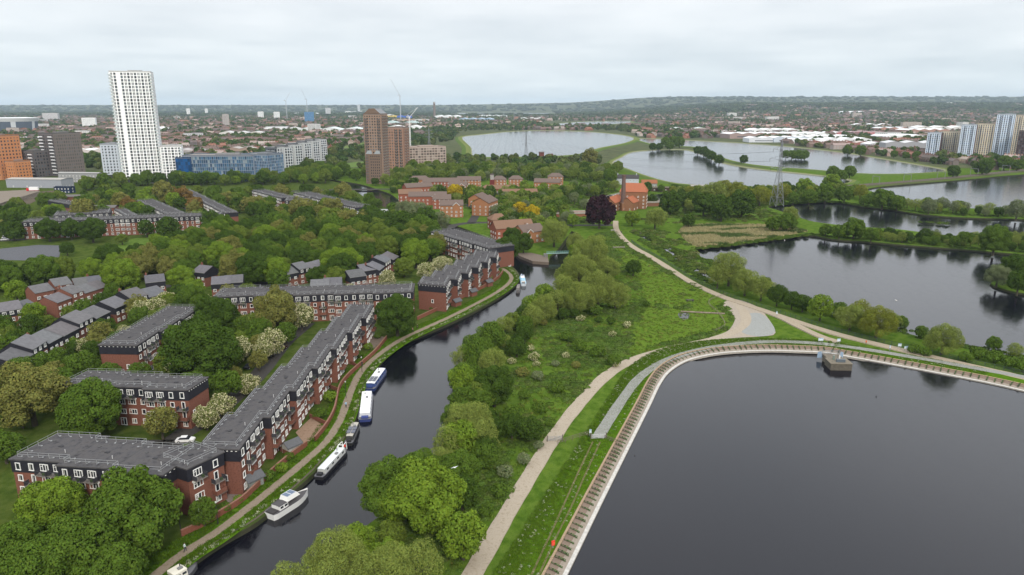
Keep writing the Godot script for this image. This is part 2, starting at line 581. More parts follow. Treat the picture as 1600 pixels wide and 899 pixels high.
	# narrow stream beside the main path
	ribbon("stream", smooth(pts([78.8, -454.9, 83.7, -431.8, 87.4, -414.9, 88.6, -393.6, 88.9, -374.3, 90.2, -355.3, 91.9, -335.2, 92, -319.6]), 4), 6.0, 1.24, Color.WHITE, M.canal)
	# reed bed
	mb = MB.new()
	mb.cap(smooth(pts([108.7, -454.9, 116.8, -475.1, 136.3, -483.1, 166.2, -480.4, 188.4, -469.9, 191.7, -454.9, 157.2, -429.6, 128.6, -412.9, 107.5, -401.1, 105.1, -425.3]), 3, true), 1.28, Color(0.30, 0.27, 0.13))
	struct("reed_bed", mb, M.meadow)
	# mown and worn grass
	mb = MB.new()
	mb.cap(smooth(pts([59.2, -431.8, 63, -399.2, 70, -361.4, 78, -323.4, 84.4, -302, 89.5, -290.2, 82.9, -276.4, 83.1, -261.1, 77.6, -248.9, 63.4, -239.2, 50.3, -230.1, 39.4, -223.6, 43.7, -242.9, 54.4, -276.4, 59.4, -319.6, 58.3, -361.4]), 3, true), 1.25, Color(0.125, 0.18, 0.028))
	struct("mown_grass", mb, M.grass)
	# wheel ruts in the crest below the gate
	for a in [[19.5, -156.7, 14.9, -142.7, 10.4, -128.4, 6.6, -116.4, 3.3, -106.3, 1.3, -99.6], [21.3, -156.7, 16.2, -141.3, 12.1, -128.4, 8.1, -117, 4.6, -106.3, 2.3, -98.9]]:
		ribbon("wheel_rut", smooth(pts(a), 4), 0.38, 1.57, Color(0.19, 0.17, 0.085), M.gravel)

	# towpath and its verge
	tow_path = smooth(pts([-63.7, -99.4, -61.5, -107.9, -59.6, -113.4, -56.3, -119.9, -52.6, -130.3, -50, -138.7, -47.3, -147.9, -45, -157.5, -44.5, -168.3, -45.1, -178.4, -46.1, -191.9, -46.2, -204.7, -43.8, -218.6, -38.9, -234.2, -32.6, -246.6, -24.6, -261.1, -15.7, -279.2, -7, -298.7, -1.5, -316, -0.3, -327.2, -1.6, -336.6, -4.8, -346.4]), 4)
	var verge := MB.new()
	sweep(tow_path, [[-4.4, 1.235], [-1.0, 1.25], [1.0, 1.25], [3.4, 1.24], [3.8, 1.1]], [GRASS, GRASS, Color(0.085, 0.15, 0.014)], verge)
	struct("towpath_verge", verge, M.grass)
	ribbon("towpath", tow_path, 2.0, 1.29, Color(0.30, 0.245, 0.185), M.gravel)
	var wall := MB.new()
	var lb := left_bank.slice(4, 92)
	sweep(lb, [[0.15, -1.0], [0.15, 1.0], [-0.2, 1.28], [-0.5, 1.27]], [Color(0.12, 0.095, 0.075), Color(0.16, 0.13, 0.1)], wall)
	struct("canal_wall", wall, M.concrete)
	# quay at the lock
	mb = MB.new()
	mb.prism(pts([2.1, -384.6, 10.6, -384.6, 19.3, -374.3, 19.1, -359.9, 10.7, -363, 4.2, -376]), -0.5, 1.5, Color(0.24, 0.19, 0.15))
	struct("lock_quay", mb, M.concrete)
	# streets and yards of the estate
	for a in [[[-68.5, -136.6, -81.9, -154.2, -79, -172.2, -76.7, -199.4, -78.3, -228.8, -76.8, -254.5], 6.0], [[-177.5, -216.2, -149, -210.3, -156.2, -242.9, -160.5, -286.1, -148.4, -319.6, -104.9, -313.5], 5.0], [[-103.6, -154.2, -81.9, -154.2], 8.0], [[-322.3, -419, -292.2, -431.8, -262.4, -480.4, -212.4, -497.1, -168, -485.8], 6.0], [[-249.9, -500, -272.9, -592.4, -382.7, -762.2], 7.0], [[-56.8, -386.4, -43, -472.4, -17.9, -491.4, 26.2, -480.4, 70, -480.4], 7.0], [[-28.7, -485.8, -27.3, -547.5, -38.5, -592.4, -32.7, -659.4, 0, -701.6, 65.6, -730.7], 6.0], [[-224.6, -674.6, -150.2, -696, -62.1, -690.5, -24.3, -674.6], 9.0]]:
		ribbon("road", smooth(pts(a[0]), 4), a[1], 1.27, Color(0.085, 0.08, 0.078), M.gravel)
	# sports court, playing field, railway yard
	for a in [["sports_court", [-294.1, -395.5, -277.4, -408.9, -262.7, -406.9, -240.9, -369.4, -248.7, -364.6, -277.9, -367.8], Color(0.15, 0.155, 0.17)], ["playing_field", [-234, -419, -231, -431.8, -217.2, -431.8, -207.4, -421.1, -212.7, -410.9, -215.7, -384.6, -220.6, -374.3], Color(0.12, 0.17, 0.04)],
			["railway_yard", [-390.8, -500, -411.9, -576.7, -426.4, -644.9, -463, -696, -514.3, -664.4], Color(0.28, 0.24, 0.2)], ["railway_ballast", [-360.6, -459.8, -384.5, -544.1, -421.2, -644.9, -431.7, -696, -449.2, -674.6, -416.6, -547.5], Color(0.14, 0.115, 0.09)], ["car_park", [57.3, -604.7, 95, -659.4, 115.7, -696, 127.5, -674.6, 103.1, -617.5, 73.9, -584.4], Color(0.26, 0.24, 0.2)],
			["mill_pool", [112.3, -613.2, 123.2, -644.9, 139.5, -659.4, 143.2, -635.5, 131.9, -608.9, 116.6, -600.5], Color.WHITE], ["marsh_field", [-345.1, -1390.5, -322.3, -1736.5, -276.2, -1736.5, -203.3, -1642.4, -250.3, -1412.2], Color(0.17, 0.21, 0.09)], ["marsh_field", [-249.2, -980.9, -224.4, -1050, -189.1, -1062.4, -181.7, -970.3, -230.6, -939.7], Color(0.15, 0.2, 0.075)]]:
		mb = MB.new()
		mb.cap(pts(a[1]), 1.26, a[2])
		struct(a[0], mb, M.grass if "field" in a[0] else M.canal if a[0] == "mill_pool" else M.gravel)
		block(pts(a[1]), 2.0)
	for p in [main_path, tow_path]:
		var r := Geometry2D.offset_polyline(p, 3.5)
		blocked.append(r[0])
	blocked.append(Geometry2D.offset_polyline(low_path, 4.0)[0])


# ---------------------------------------------------------------- the estate: flat-roofed brick blocks with a dark slate-hung top storey

const BRICK := Color(0.265, 0.118, 0.09)
const SLATE := Color(0.028, 0.031, 0.042)
const FELT := Color(0.125, 0.121, 0.123)
const WHITE := Color(0.78, 0.78, 0.76)
const GLASS := Color(0.02, 0.024, 0.032)


func window_mesh(w: float, h: float, lights: int, band: float) -> Array:
	# a white frame with its mullions, and the panes behind them; the frame's back lies on the wall
	var key := "win_%.2f_%.2f_%d_%.1f" % [w, h, lights, band]
	if not shared.has(key):
		var f := MB.new()
		var t := 0.13
		f.at(0, h / 2 - t / 2, 0.06, w, t, 0.14, WHITE)
		f.at(0, -h / 2 + t / 2, 0.08, w + 0.1, t, 0.18, WHITE)
		for s in [-1, 1]:
			f.at(s * (w / 2 - t / 2), 0, 0.06, t, h - 2 * t, 0.14, WHITE)
		for k in range(1, lights):
			f.at(-w / 2 + w * k / lights, 0, 0.055, 0.11, h - 2 * t, 0.12, WHITE)
		if lights > 1:
			f.at(-w / 2 + w * 0.5 / lights, h * 0.16, 0.05, w / lights - 0.1, 0.08, 0.1, WHITE)
		if band > 0:
			f.at(0, h / 2 + 0.24, 0.1, w + band, 0.3, 0.24, WHITE)
		var p := MB.new()
		p.quad(Vector3(-w / 2 + 0.06, -h / 2 + 0.06, 0.025), Vector3(-w / 2 + 0.06, h / 2 - 0.06, 0.025), Vector3(w / 2 - 0.06, h / 2 - 0.06, 0.025), Vector3(w / 2 - 0.06, -h / 2 + 0.06, 0.025), GLASS)
		# net curtain behind part of the glass
		var q := MB.new()
		q.v = p.v.duplicate(); q.c = p.c.duplicate(); q.i = p.i.duplicate()
		q.quad(Vector3(-w / 2 + 0.1, -h / 2 + 0.1, 0.03), Vector3(-w / 2 + 0.1, h * 0.42, 0.03), Vector3(-w * 0.08, h * 0.42, 0.03), Vector3(-w * 0.08, -h / 2 + 0.1, 0.03), Color(0.35, 0.34, 0.32))
		shared[key] = [f.mesh(M.plain), p.mesh(M.glass), q.mesh(M.glass)]
	return shared[key]


func add_window(parent: Node3D, at: Vector3, turn: float, w: float, h: float, lights := 1, band := 0.0) -> void:
	var ms := window_mesh(w, h, lights, band)
	var o := inst("window", ms[0], parent)
	o.position = at
	o.rotation.y = turn
	inst("pane", ms[1 if rng.randf() < 0.6 else 2], o)


func balcony_mesh(w: float, brick: bool) -> Mesh:
	var key := "balc_%.1f_%s" % [w, brick]
	if not shared.has(key):
		var b := MB.new()
		var col := BRICK if brick else Color(0.05, 0.05, 0.055)
		b.at(0, 0.07, 0.65, w, 0.14, 1.3, Color(0.2, 0.18, 0.16))
		if brick:
			b.at(0, 0.6, 1.22, w, 0.92, 0.14, col)
			for s in [-1, 1]: b.at(s * (w / 2 - 0.07), 0.6, 0.62, 0.14, 0.92, 1.1, col)
		else:
			b.at(0, 1.08, 1.24, w, 0.06, 0.06, col)
			for k in int(w / 0.3) + 1: b.at(-w / 2 + 0.03 + k * 0.3, 0.6, 1.24, 0.05, 0.95, 0.05, col)
			for s in [-1, 1]: b.at(s * (w / 2 - 0.04), 0.6, 0.62, 0.06, 0.95, 1.2, col)
		b.at(w * 0.2, 0.42, 0.8, 0.5, 0.5, 0.4, Color(0.06, 0.1, 0.03))
		b.at(-w * 0.25, 0.35, 0.6, 0.3, 0.4, 0.3, Color(0.3, 0.28, 0.27))
		shared[key] = b.mesh(M.brick if brick else M.plain)
	return shared[key]


func face_windows(t: Node3D, a: Vector2, b: Vector2, n: Vector2, floors: int, y0: float, fh: float, k0: int, balconies := true) -> void:
	var l := a.distance_to(b)
	var cols := maxi(1, int(l / 2.75))
	var turn := atan2(n.x, n.y)
	for k in cols:
		var p := a.lerp(b, (k + 0.5) / cols)
		var kind := (k + k0) % 4
		for f in floors:
			var yc := y0 + f * fh + 1.35
			var q := p + n * (0.16 if f == floors - 1 else 0.01)
			var at := v3(q, yc)
			if f == floors - 1:
				if kind < 2: add_window(t, at, turn, 1.15, 1.6, 1)
				else: add_window(t, at, turn, 1.95, 1.55, 3)
			elif f == 0:
				if kind == 2: add_window(t, at - Vector3(0, 0.15, 0), turn, 1.6, 2.0, 2)
				else: add_window(t, at, turn, 1.25, 1.35, 2)
			else:
				if kind >= 2: add_window(t, at, turn, 2.15, 1.35, 3, 0.5 if f == floors - 2 else 0.0)
				elif kind == 1: add_window(t, at - Vector3(0, 0.1, 0), turn, 1.0, 1.9, 1)
				else: add_window(t, at, turn, 1.15, 1.4, 1)
			if balconies and f > 0 and ((kind == 1 and f < floors - 1) or (kind >= 2 and f == floors - 1)):
				var o := inst("balcony", balcony_mesh(2.6, kind == 1 and f % 2 == 1), t)
				o.position = v3(p + n * (0.17 if f == floors - 1 else 0.02), y0 + f * fh + 0.02)
				o.rotation.y = turn


func flats(label: String, a: Vector2, b: Vector2, back: Vector2, sections: int, step: float, floors := 4, opts := {}) -> Node3D:
	# a, b: the front of the block on the ground; back: a point on its rear side; sections step forward like saw teeth
	var d := (b - a).normalized()
	var n := Vector2(-d.y, d.x)
	if n.dot(back - a) > 0: n = -n
	var depth := absf((back - a).dot(n))
	var l := a.distance_to(b) / sections
	var fh := 2.6
	var y0 := 1.15
	var top: float = y0 + fh * floors + float(opts.get("lift", 0.0))
	var front := PackedVector2Array()
	var rear := PackedVector2Array()
	for k in sections:
		front.append(a + d * (l * k) + n * step)
		front.append(a + d * (l * (k + 1)))
	for k in front.size():
		rear.append(front[k] - n * depth)
	rear.reverse()
	var poly := front.duplicate()
	poly.append_array(rear)
	var mid := (a + b) * 0.5 - n * depth * 0.5
	var t := thing("block_of_flats", label, "flats", Vector3.ZERO, 0.0, "flat-roofed brick and slate blocks of the canal estate")
	block(poly, 3.5)
	var w := MB.new()
	w.prism(poly, y0 - 0.3, top - fh, Color(BRICK.r, BRICK.g, BRICK.b), false)
	part("brick_wall", w, M.brick, t)
	var out: PackedVector2Array = Geometry2D.offset_polygon(poly, 0.14, Geometry2D.JOIN_MITER)[0]
	w = MB.new()
	w.prism(out, top - fh - 0.05, top, SLATE, false, true)
	part("slate_cladding", w, M.slate, t)
	var lip: PackedVector2Array = Geometry2D.offset_polygon(poly, 0.32, Geometry2D.JOIN_MITER)[0]
	w = MB.new()
	w.prism(lip, top, top + 0.28, FELT, true, true)
	part("roof", w, M.felt, t)
	# flashing strips across the roof and a few vents and hatches
	var det := MB.new()
	for k in sections:
		var p := a + d * (l * (k + 0.5)) - n * depth * 0.45
		det.box(Transform3D(Basis(Vector3.UP, -d.angle()), v3(p, top + 0.36)), Vector3(0.9, 0.16, 0.6), Color(0.04, 0.04, 0.045))
		det.box(Transform3D(Basis(Vector3.UP, -d.angle()), v3(a + d * (l * (k + 0.2)) - n * depth * 0.6, top + 0.34)), Vector3(0.5, 0.12, 0.5), Color(0.07, 0.07, 0.07))
		if k > 0:
			var e := a + d * (l * k)
			det.bar(v3(e - n * 0.3, top + 0.285), v3(e - n * (depth - 0.6), top + 0.285), 0.16, Color(0.06, 0.06, 0.06), 0.05)
		det.tube(v3(p + d * 3.0 + n * 2.0, top + 0.2), v3(p + d * 3.0 + n * 2.0, top + 1.0), 0.07, 0.07, 5, Color(0.5, 0.5, 0.5))
	part("roof_vent", det, M.plain, t, "stuff")
	# guard rail round the roof
	var inn: PackedVector2Array = Geometry2D.offset_polygon(poly, -0.75, Geometry2D.JOIN_MITER)[0]
	var rail := MB.new()
	var steel := Color(0.27, 0.275, 0.28)
	for k in inn.size():
		var p := inn[k]
		var q := inn[(k + 1) % inn.size()]
		for y in [0.55, 1.05]:
			rail.bar(v3(p, top + 0.28 + y), v3(q, top + 0.28 + y), 0.05, steel)
		var m := maxi(1, int(p.distance_to(q) / 2.2))
		for j in m:
			var s := p.lerp(q, float(j) / m)
			rail.bar(v3(s, top + 0.27), v3(s, top + 1.34), 0.06, steel)
			var g := s.move_toward(mid, 0.75)
			rail.bar(v3(s, top + 0.34), v3(g, top + 0.3), 0.06, steel)
			rail.box(Transform3D(Basis(), v3(g, top + 0.33)), Vector3(0.3, 0.1, 0.3), steel)
	part("guard_rail", rail, M.metal, t)
	# drip studs under the roof edge on the blank slate ends
	for k in sections:
		face_windows(t, front[2 * k], front[2 * k + 1], n, floors, y0, fh, k + int(opts.get("k", 0)), opts.get("balconies", true))
	if opts.get("rear", false):
		for k in sections:
			face_windows(t, front[2 * k] - n * depth, front[2 * k + 1] - n * depth, -n, floors, y0, fh, k, false)
	if opts.has("end"):
		var e: float = opts.end     # 0: the end at a, 1: the end at b
		var c := a if e < 0.5 else b
		var dn := -d if e < 0.5 else d
		var turn := atan2(dn.x, dn.y)
		var studs := MB.new()
		for k in 9:
			var p := c + dn * (0.16 if e > 0.5 else 0.16) - n * (depth * (k + 0.5) / 9.0) + (n * step if e < 0.5 else Vector2.ZERO)
			studs.box(Transform3D(Basis(Vector3.UP, turn), v3(p, top - 0.3)), Vector3(0.35, 0.14, 0.1), WHITE)
		part("cladding_stud", studs, M.plain, t, "stuff")
		var pe := c - n * depth * 0.2 + dn * 0.02
		add_window(t, v3(pe, y0 + fh * 1.5), turn, 1.0, 1.4, 1)
	return t


func build_estate() -> void:
	flats("long flat-roofed block beside the towpath, sawtooth front of balconies above walled gardens", Vector2(-57.9, -133.2), Vector2(-49.2, -241.9), Vector2(-66.1, -136.9), 7, 1.7, 4, {"end": 0})
	flats("flat-roofed block half hidden by the largest tree crowns, yellow container at its rear", Vector2(-99.7, -130.2), Vector2(-66.8, -122.5), Vector2(-98.6, -141.5), 3, 1.4, 4, {"end": 1, "lift": 0.06})
	flats("short slate and brick block with terraces, joining the long canal block to its neighbour", Vector2(-59.4, -131.8), Vector2(-63.1, -124.7), Vector2(-64.7, -139.9), 1, 0.6, 4, {"end": 0, "k": 1, "lift": 0.12})
	flats("free-standing four-storey block with white car parked at its end and walled yards in front", Vector2(-113.7, -169.8), Vector2(-80.6, -164.4), Vector2(-122.4, -179.9), 3, 1.2, 4, {"end": 1})
	flats("flat-roofed block with a windowless slate end wall, beside cream-blossomed trees", Vector2(-111.6, -198.3), Vector2(-109.5, -239.4), Vector2(-122.9, -198.9), 3, 1.0, 4, {"end": 0})
	flats("wide block facing the court, standing across the far end of the long canal block", Vector2(-110.3, -254.1), Vector2(-37.7, -260.6), Vector2(-115.4, -266.5), 5, 1.5, 4, {"end": 1})
	flats("stepped block at the bend of the towpath with deep brick bays and lean-to porches", Vector2(-29.2, -270.5), Vector2(-6.8, -335.9), Vector2(-39.2, -277.9), 6, 3.4, 4, {"end": 0})
	flats("dark slate-fronted block behind the canal bend, set at an angle to the stepped block", Vector2(-10.8, -345.4), Vector2(-45.2, -393.3), Vector2(-37.2, -408.4), 4, 0.8, 4, {})
	flats("long distant block with rows of white windows between tree crowns, beyond the playing field", Vector2(-297.2, -427.2), Vector2(-188.1, -455.8), Vector2(-305.6, -439.7), 6, 0.6, 4, {"balconies": false})
	flats("low grey-roofed block among olive trees near the canal arm", Vector2(-175.8, -548.6), Vector2(-157.5, -552.5), Vector2(-181.9, -568.5), 1, 0.4, 3, {"balconies": false})
	for r in [[Vector2(-183.2, -598.6), Vector2(-112.9, -509.4), Vector2(-177.4, -612.6), "stepped grey-roofed terrace running beside the canal arm"], [Vector2(-289.8, -548.7), Vector2(-232.5, -476.2), Vector2(-287.6, -564.2), "grey-roofed terrace with skylights by the street of brown trees"], [Vector2(-286.7, -616.4), Vector2(-195.8, -482), Vector2(-286.5, -631), "grey-roofed terrace with skylights opposite the street of brown trees"]]:
		var t := flats(r[3], r[0], r[1], r[2], 5, 0.8, 3, {"balconies": false, "rear": false})
	for r in [[Vector2(-305.8, -470.5), Vector2(-276.2, -484.9), Vector2(-316.7, -487.9), "low grey-roofed range behind the long distant block"], [Vector2(-330.1, -526.9), Vector2(-324.8, -534), Vector2(-350.3, -560.3), "small grey-roofed block among trees by the railway"], [Vector2(-224.6, -616.4), Vector2(-183.2, -564.2), Vector2(-225.8, -635.9), "grey-roofed terrace below the scaffolded block"], [Vector2(-280.9, -500.3), Vector2(-247, -456.8), Vector2(-282.4, -513.3), "short grey-roofed terrace by the bronze trees"]]:
		flats(r[3], r[0], r[1], r[2], 3, 0.6, 3, {"balconies": false})
	# white-roofed school hall
	var hall := thing("school_hall", "long low hall with white flat roof between the trees", "hall")
	var q := pts([-140.3, -477, -89.1, -507.2, -92.3, -520.4, -145.3, -491.7])
	block(q, 3.0)
	var mb := MB.new()
	mb.prism(q, 1.0, 6.0, Color(0.2, 0.17, 0.16), false)
	part("wall", mb, M.brick, hall)
	mb = MB.new()
	mb.prism(Geometry2D.offset_polygon(q, 0.8)[0], 6.0, 6.6, Color(0.55, 0.56, 0.56), true, true)
	part("roof", mb, M.concrete, hall)
	mb = MB.new()
	for k in 14: mb.bar(v3(q[0].lerp(q[1], (k + 0.2) / 14.0), 4.2) + Vector3(0, 0, 0.1), v3(q[0].lerp(q[1], (k + 0.8) / 14.0), 4.2) + Vector3(0, 0, 0.1), 0.1, GLASS, 1.6)
	part("window_strip", mb, M.glass, hall)

	# terraced houses with grey sloping roofs
	var rows := [
		[[-144.8, -199.2, -146.3, -208.4, -147, -217.2, -146.9, -225.3, -147.3, -234.8, -147.3, -245, -147.2, -257.8, -144.7, -266.1, -141, -272.9], 9.0, "terraced house in the long slate-roofed row behind the blossoming trees", 1],
		[[-173.5, -265, -172.6, -272.7, -171, -278.7, -169.8, -285], 8.0, "brick house with a grey roof in the short row below the dark wood", 0],
		[[-189.7, -278.7, -185.7, -285, -180.8, -289.4, -176.8, -292.7], 8.0, "brick house with a grey roof at the edge of the dark wood", 0],
		[[-187.9, -245.8, -181.6, -247.4, -179.6, -254.2], 8.0, "house of brick and slate by the bright green tree at the car court", 1],
		[[-98.9, -310.5, -94.6, -315.6, -91.4, -320.9, -88.3, -326.3], 8.0, "narrow house with dark gable in the row hidden by round trees", 1],
		[[-60.5, -320.9, -59.4, -331.9, -57.6, -343.7], 9.0, "grey-roofed house in the cluster beside white-blossomed trees", 1]]
	for r in rows:
		var p := pts(r[0])
		for k in p.size():
			var d := (p[mini(k + 1, p.size() - 1)] - p[maxi(k - 1, 0)]).normalized()
			var w := clampf(p[k].distance_to(p[k + 1 if k + 1 < p.size() else k - 1]) * 0.98, 4.5, 9.0)
			var words: String = r[2]
			if p.size() > 6: words = ["end", "second", "third", "fourth", "fifth", "sixth", "seventh", "eighth", "last"][k] + " house of the long slate-roofed row, counting from the broad olive tree"
			house(p[k], -d.angle(), w, r[1], 6.0 + (1.2 if k % 3 == 1 else 0.0), r[3] == 1, words, "terraced houses of the estate")
	for r in [[Vector2(-151.5, -292.7), 0.5], [Vector2(-122.4, -289.4), 0.3], [Vector2(-117.9, -291.6), 0.3], [Vector2(-140.9, -310.5), -0.4], [Vector2(-64.7, -314.8), 0.7], [Vector2(-67.4, -302.5), 0.6], [Vector2(-79.3, -283.6), 0.2], [Vector2(-74.8, -286.8), 0.2]]:
		house(r[0], r[1], 7.5, 8.0, 6.5, true, "square grey-roofed house with dark slate walls among the round trees", "terraced houses of the estate")


func house(front: Vector2, turn: float, w: float, d: float, eaves: float, clad: bool, label: String, group: String, wall := BRICK, roof := Color(0.19, 0.185, 0.195)) -> Node3D:
	# front: the middle of the front eaves on the ground; the house runs back from it
	var t := thing("terraced_house", label, "house", v3(front, 1.15), turn, group)
	var hw := w / 2
	var rise := d * 0.26
	var ridge := -d * 0.62
	var c := MB.new()
	var gable := func(mb: MB, x: float, y0: float, y1: float, col: Color) -> void:
		mb.quad(Vector3(x, y0, 0), Vector3(x, y1, 0), Vector3(x, y1, -d), Vector3(x, y0, -d), col)
	var split := eaves - 2.4 if clad else eaves
	for x in [-hw, hw]: gable.call(c, x, -0.3, split, wall)
	c.quad(Vector3(-hw, -0.3, 0), Vector3(-hw, split, 0), Vector3(hw, split, 0), Vector3(hw, -0.3, 0), wall)
	c.quad(Vector3(-hw, -0.3, -d), Vector3(-hw, split, -d), Vector3(hw, split, -d), Vector3(hw, -0.3, -d), wall)
	if not clad:
		for x in [-hw, hw]: c.tri(Vector3(x, eaves, 0), Vector3(x, eaves + rise, ridge), Vector3(x, eaves, -d), wall)
	part("brick_wall", c, M.brick, t)
	if clad:
		c = MB.new()
		var o := hw + 0.08
		for x in [-o, o]:
			c.quad(Vector3(x, split, 0.08), Vector3(x, eaves, 0.08), Vector3(x, eaves, -d - 0.08), Vector3(x, split, -d - 0.08), SLATE)
			c.tri(Vector3(x, eaves, 0.08), Vector3(x, eaves + rise, ridge), Vector3(x, eaves, -d - 0.08), SLATE)
		for z in [0.08, -d - 0.08]:
			c.quad(Vector3(-o, split, z), Vector3(-o, eaves, z), Vector3(o, eaves, z), Vector3(o, split, z), SLATE)
		part("slate_cladding", c, M.slate, t)
	c = MB.new()
	var e := hw + 0.12
	var col := jit(roof, 0.18)
	for th in [0.0, -0.16]:
		c.quad(Vector3(-e, eaves + 0.05 + th, 0.35), Vector3(-e, eaves + rise + 0.18 + th, ridge), Vector3(e, eaves + rise + 0.18 + th, ridge), Vector3(e, eaves + 0.05 + th, 0.35), col)
		c.quad(Vector3(-e, eaves + 0.05 + th, -d - 0.3), Vector3(-e, eaves + rise + 0.18 + th, ridge), Vector3(e, eaves + rise + 0.18 + th, ridge), Vector3(e, eaves + 0.05 + th, -d - 0.3), col)
	c.at(0, eaves - 0.05, 0.36, 2 * e, 0.2, 0.06, Color(0.3, 0.3, 0.3))
	part("roof", c, M.slate, t)
	var n := maxi(1, int(w / 2.3))
	for f in int(eaves / 2.4):
		for k in n:
			add_window(t, Vector3(-hw + w * (k + 0.5) / n, 1.3 + f * 2.45, 0.1), 0.0, 1.25 if f > 0 else 1.4, 1.2, 2)
	c = MB.new()
	c.at(-hw + 0.6, eaves + rise + 0.3, ridge - 0.6, 0.7, 1.3, 0.7, wall)
	c.at(-hw + 0.6, eaves + rise + 1.1, ridge - 0.6, 0.25, 0.4, 0.25, Color(0.3, 0.15, 0.1))
	if rng.randf() < 0.35: part("chimney", c, M.brick, t)
	var bs := Basis(Vector3.UP, turn)
	var foot := PackedVector2Array()
	for q in [Vector3(-hw, 0, 1), Vector3(hw, 0, 1), Vector3(hw, 0, -d), Vector3(-hw, 0, -d)]:
		var g := bs * (q as Vector3)
		foot.append(front + Vector2(g.x, g.z))
	block(foot, 2.5)
	return t


# ---------------------------------------------------------------- towers

func facade(fr: MB, pn: MB, o: Vector3, u: Vector3, n: Vector3, w: float, h: float, cols: int, floors: int, pier: float, band: float, proud: float, wall: Color, panes: Array, blank := {}, slim := 0.0) -> void:
	# panes set back between piers and floor bands; o is the lower left corner seen from outside
	var cw := w / cols
	var fh := h / floors
	var y := Vector3.UP
	pn.quad(o, o + y * h, o + u * w + y * h, o + u * w, wall)
	var bs := Basis(u, y, n)
	for k in cols + 1:
		var pw := pier if k > 0 and k < cols else pier * 0.8
		fr.box(Transform3D(bs, o + u * clampf(k * cw, pw / 2, w - pw / 2) + y * h / 2 + n * proud / 2), Vector3(pw, h, proud), wall)
	for f in floors + 1:
		fr.box(Transform3D(bs, o + u * w / 2 + y * clampf(f * fh, band / 2, h - band / 2) + n * proud * 0.44), Vector3(w, band, proud * 0.88), wall)
	for k in cols:
		if blank.has(k):
			fr.box(Transform3D(bs, o + u * (k + 0.5) * cw + y * h / 2 + n * proud * 0.4), Vector3(cw, h, proud * 0.8), wall)
			continue
		for f in floors:
			var a := o + u * (k * cw + pier / 2) + y * (f * fh + band / 2) + n * 0.06
			var du := u * (cw - pier)
			var dy := y * (fh - band)
			pn.quad(a, a + dy, a + du + dy, a + du, panes[rng.randi() % panes.size()])
			if slim > 0 and k % 2 == 0:
				fr.box(Transform3D(bs, a + du * 0.5 + dy * 0.5), Vector3(slim, fh - band, 0.12), wall)


func grid_tower(called: String, label: String, category: String, c: Vector2, turn: float, w: float, d: float, h: float, floors: int, cw: int, cd: int, pier: float, band: float, wall: Color, panes: Array, opts := {}) -> Node3D:
	var t := thing(called, label, category, v3(c, 1.0 + float(opts.get("y", 0.0))), turn, opts.get("group", ""))
	var fr := MB.new()
	var pn := MB.new()
	var y0: float = opts.get("base", 0.0)
	var hh := h - y0
	var pr: float = opts.get("proud", 0.35)
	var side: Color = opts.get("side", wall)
	facade(fr, pn, Vector3(-w / 2, y0, d / 2), Vector3.RIGHT, Vector3.BACK, w, hh, cw, floors, pier, band, pr, wall, panes, opts.get("blank", {}), opts.get("slim", 0.0))
	facade(fr, pn, Vector3(w / 2, y0, -d / 2), Vector3.LEFT, Vector3.FORWARD, w, hh, cw, floors, pier, band, pr, wall, panes)
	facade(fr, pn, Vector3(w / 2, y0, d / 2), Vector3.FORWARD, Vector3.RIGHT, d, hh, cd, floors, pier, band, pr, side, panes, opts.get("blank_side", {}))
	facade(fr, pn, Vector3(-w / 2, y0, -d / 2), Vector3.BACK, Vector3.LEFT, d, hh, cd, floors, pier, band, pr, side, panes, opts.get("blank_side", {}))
	part("facade_frame", fr, M.plain, t)
	part("window_grid", pn, M.glass, t, "stuff")
	var rf := MB.new()
	var rc: Color = opts.get("roof", Color(0.3, 0.3, 0.3))
	rf.at(0, h + 0.2, 0, w + 0.5, 0.4, d + 0.5, rc)
	for s in [-1, 1]:
		rf.at(0, h + 0.8, s * (d / 2), w + 0.5, 0.9, 0.4, wall)
		rf.at(s * (w / 2), h + 0.8, 0, 0.4, 0.9, d - 0.5, side)
	rf.at(w * 0.1, h + 1.3, 0, w * 0.35, 2.0, d * 0.4, rc.lerp(wall, 0.4))
	part("roof", rf, M.concrete, t)
	if y0 > 0:
		var b := MB.new()
		b.at(0, y0 / 2, 0, w - 0.6, y0, d - 0.6, opts.get("base_col", Color(0.05, 0.05, 0.05)))
		part("ground_floor", b, M.glass, t)
	var bal: Array = opts.get("balc", [])
	if bal.size():
		# [face, from, to, step]: slabs with glass or metal fronts
		var bm := MB.new()
		for e in bal:
			var f0 := 1
			var fhh := hh / floors
			for f in range(f0, floors):
				for s in e[1]:
					var yy: float = y0 + f * fhh
					var col: Color = e[3]
					if e[0] == 0:
						bm.at(-w / 2 + w * float(s), yy + 0.1, d / 2 + 0.75, e[2], 0.2, 1.5, WHITE.lerp(col, 0.4))
						bm.at(-w / 2 + w * float(s), yy + 0.7, d / 2 + 1.45, e[2], 1.05, 0.08, col)
					else:
						var sx := 1.0 if e[0] == 1 else -1.0
						bm.at(sx * (w / 2 + 0.75), yy + 0.1, d / 2 - d * float(s), 1.5, 0.2, e[2], WHITE.lerp(col, 0.4))
						bm.at(sx * (w / 2 + 1.45), yy + 0.7, d / 2 - d * float(s), 0.08, 1.05, e[2], col)
		part("balcony_stack", bm, M.plain, t, "stuff")
	var foot := PackedVector2Array()
	for q in [Vector2(-w, d), Vector2(w, d), Vector2(w, -d), Vector2(-w, -d)]:
		foot.append(c + (q * 0.5).rotated(-turn))
	block(foot, 4.0)
	return t


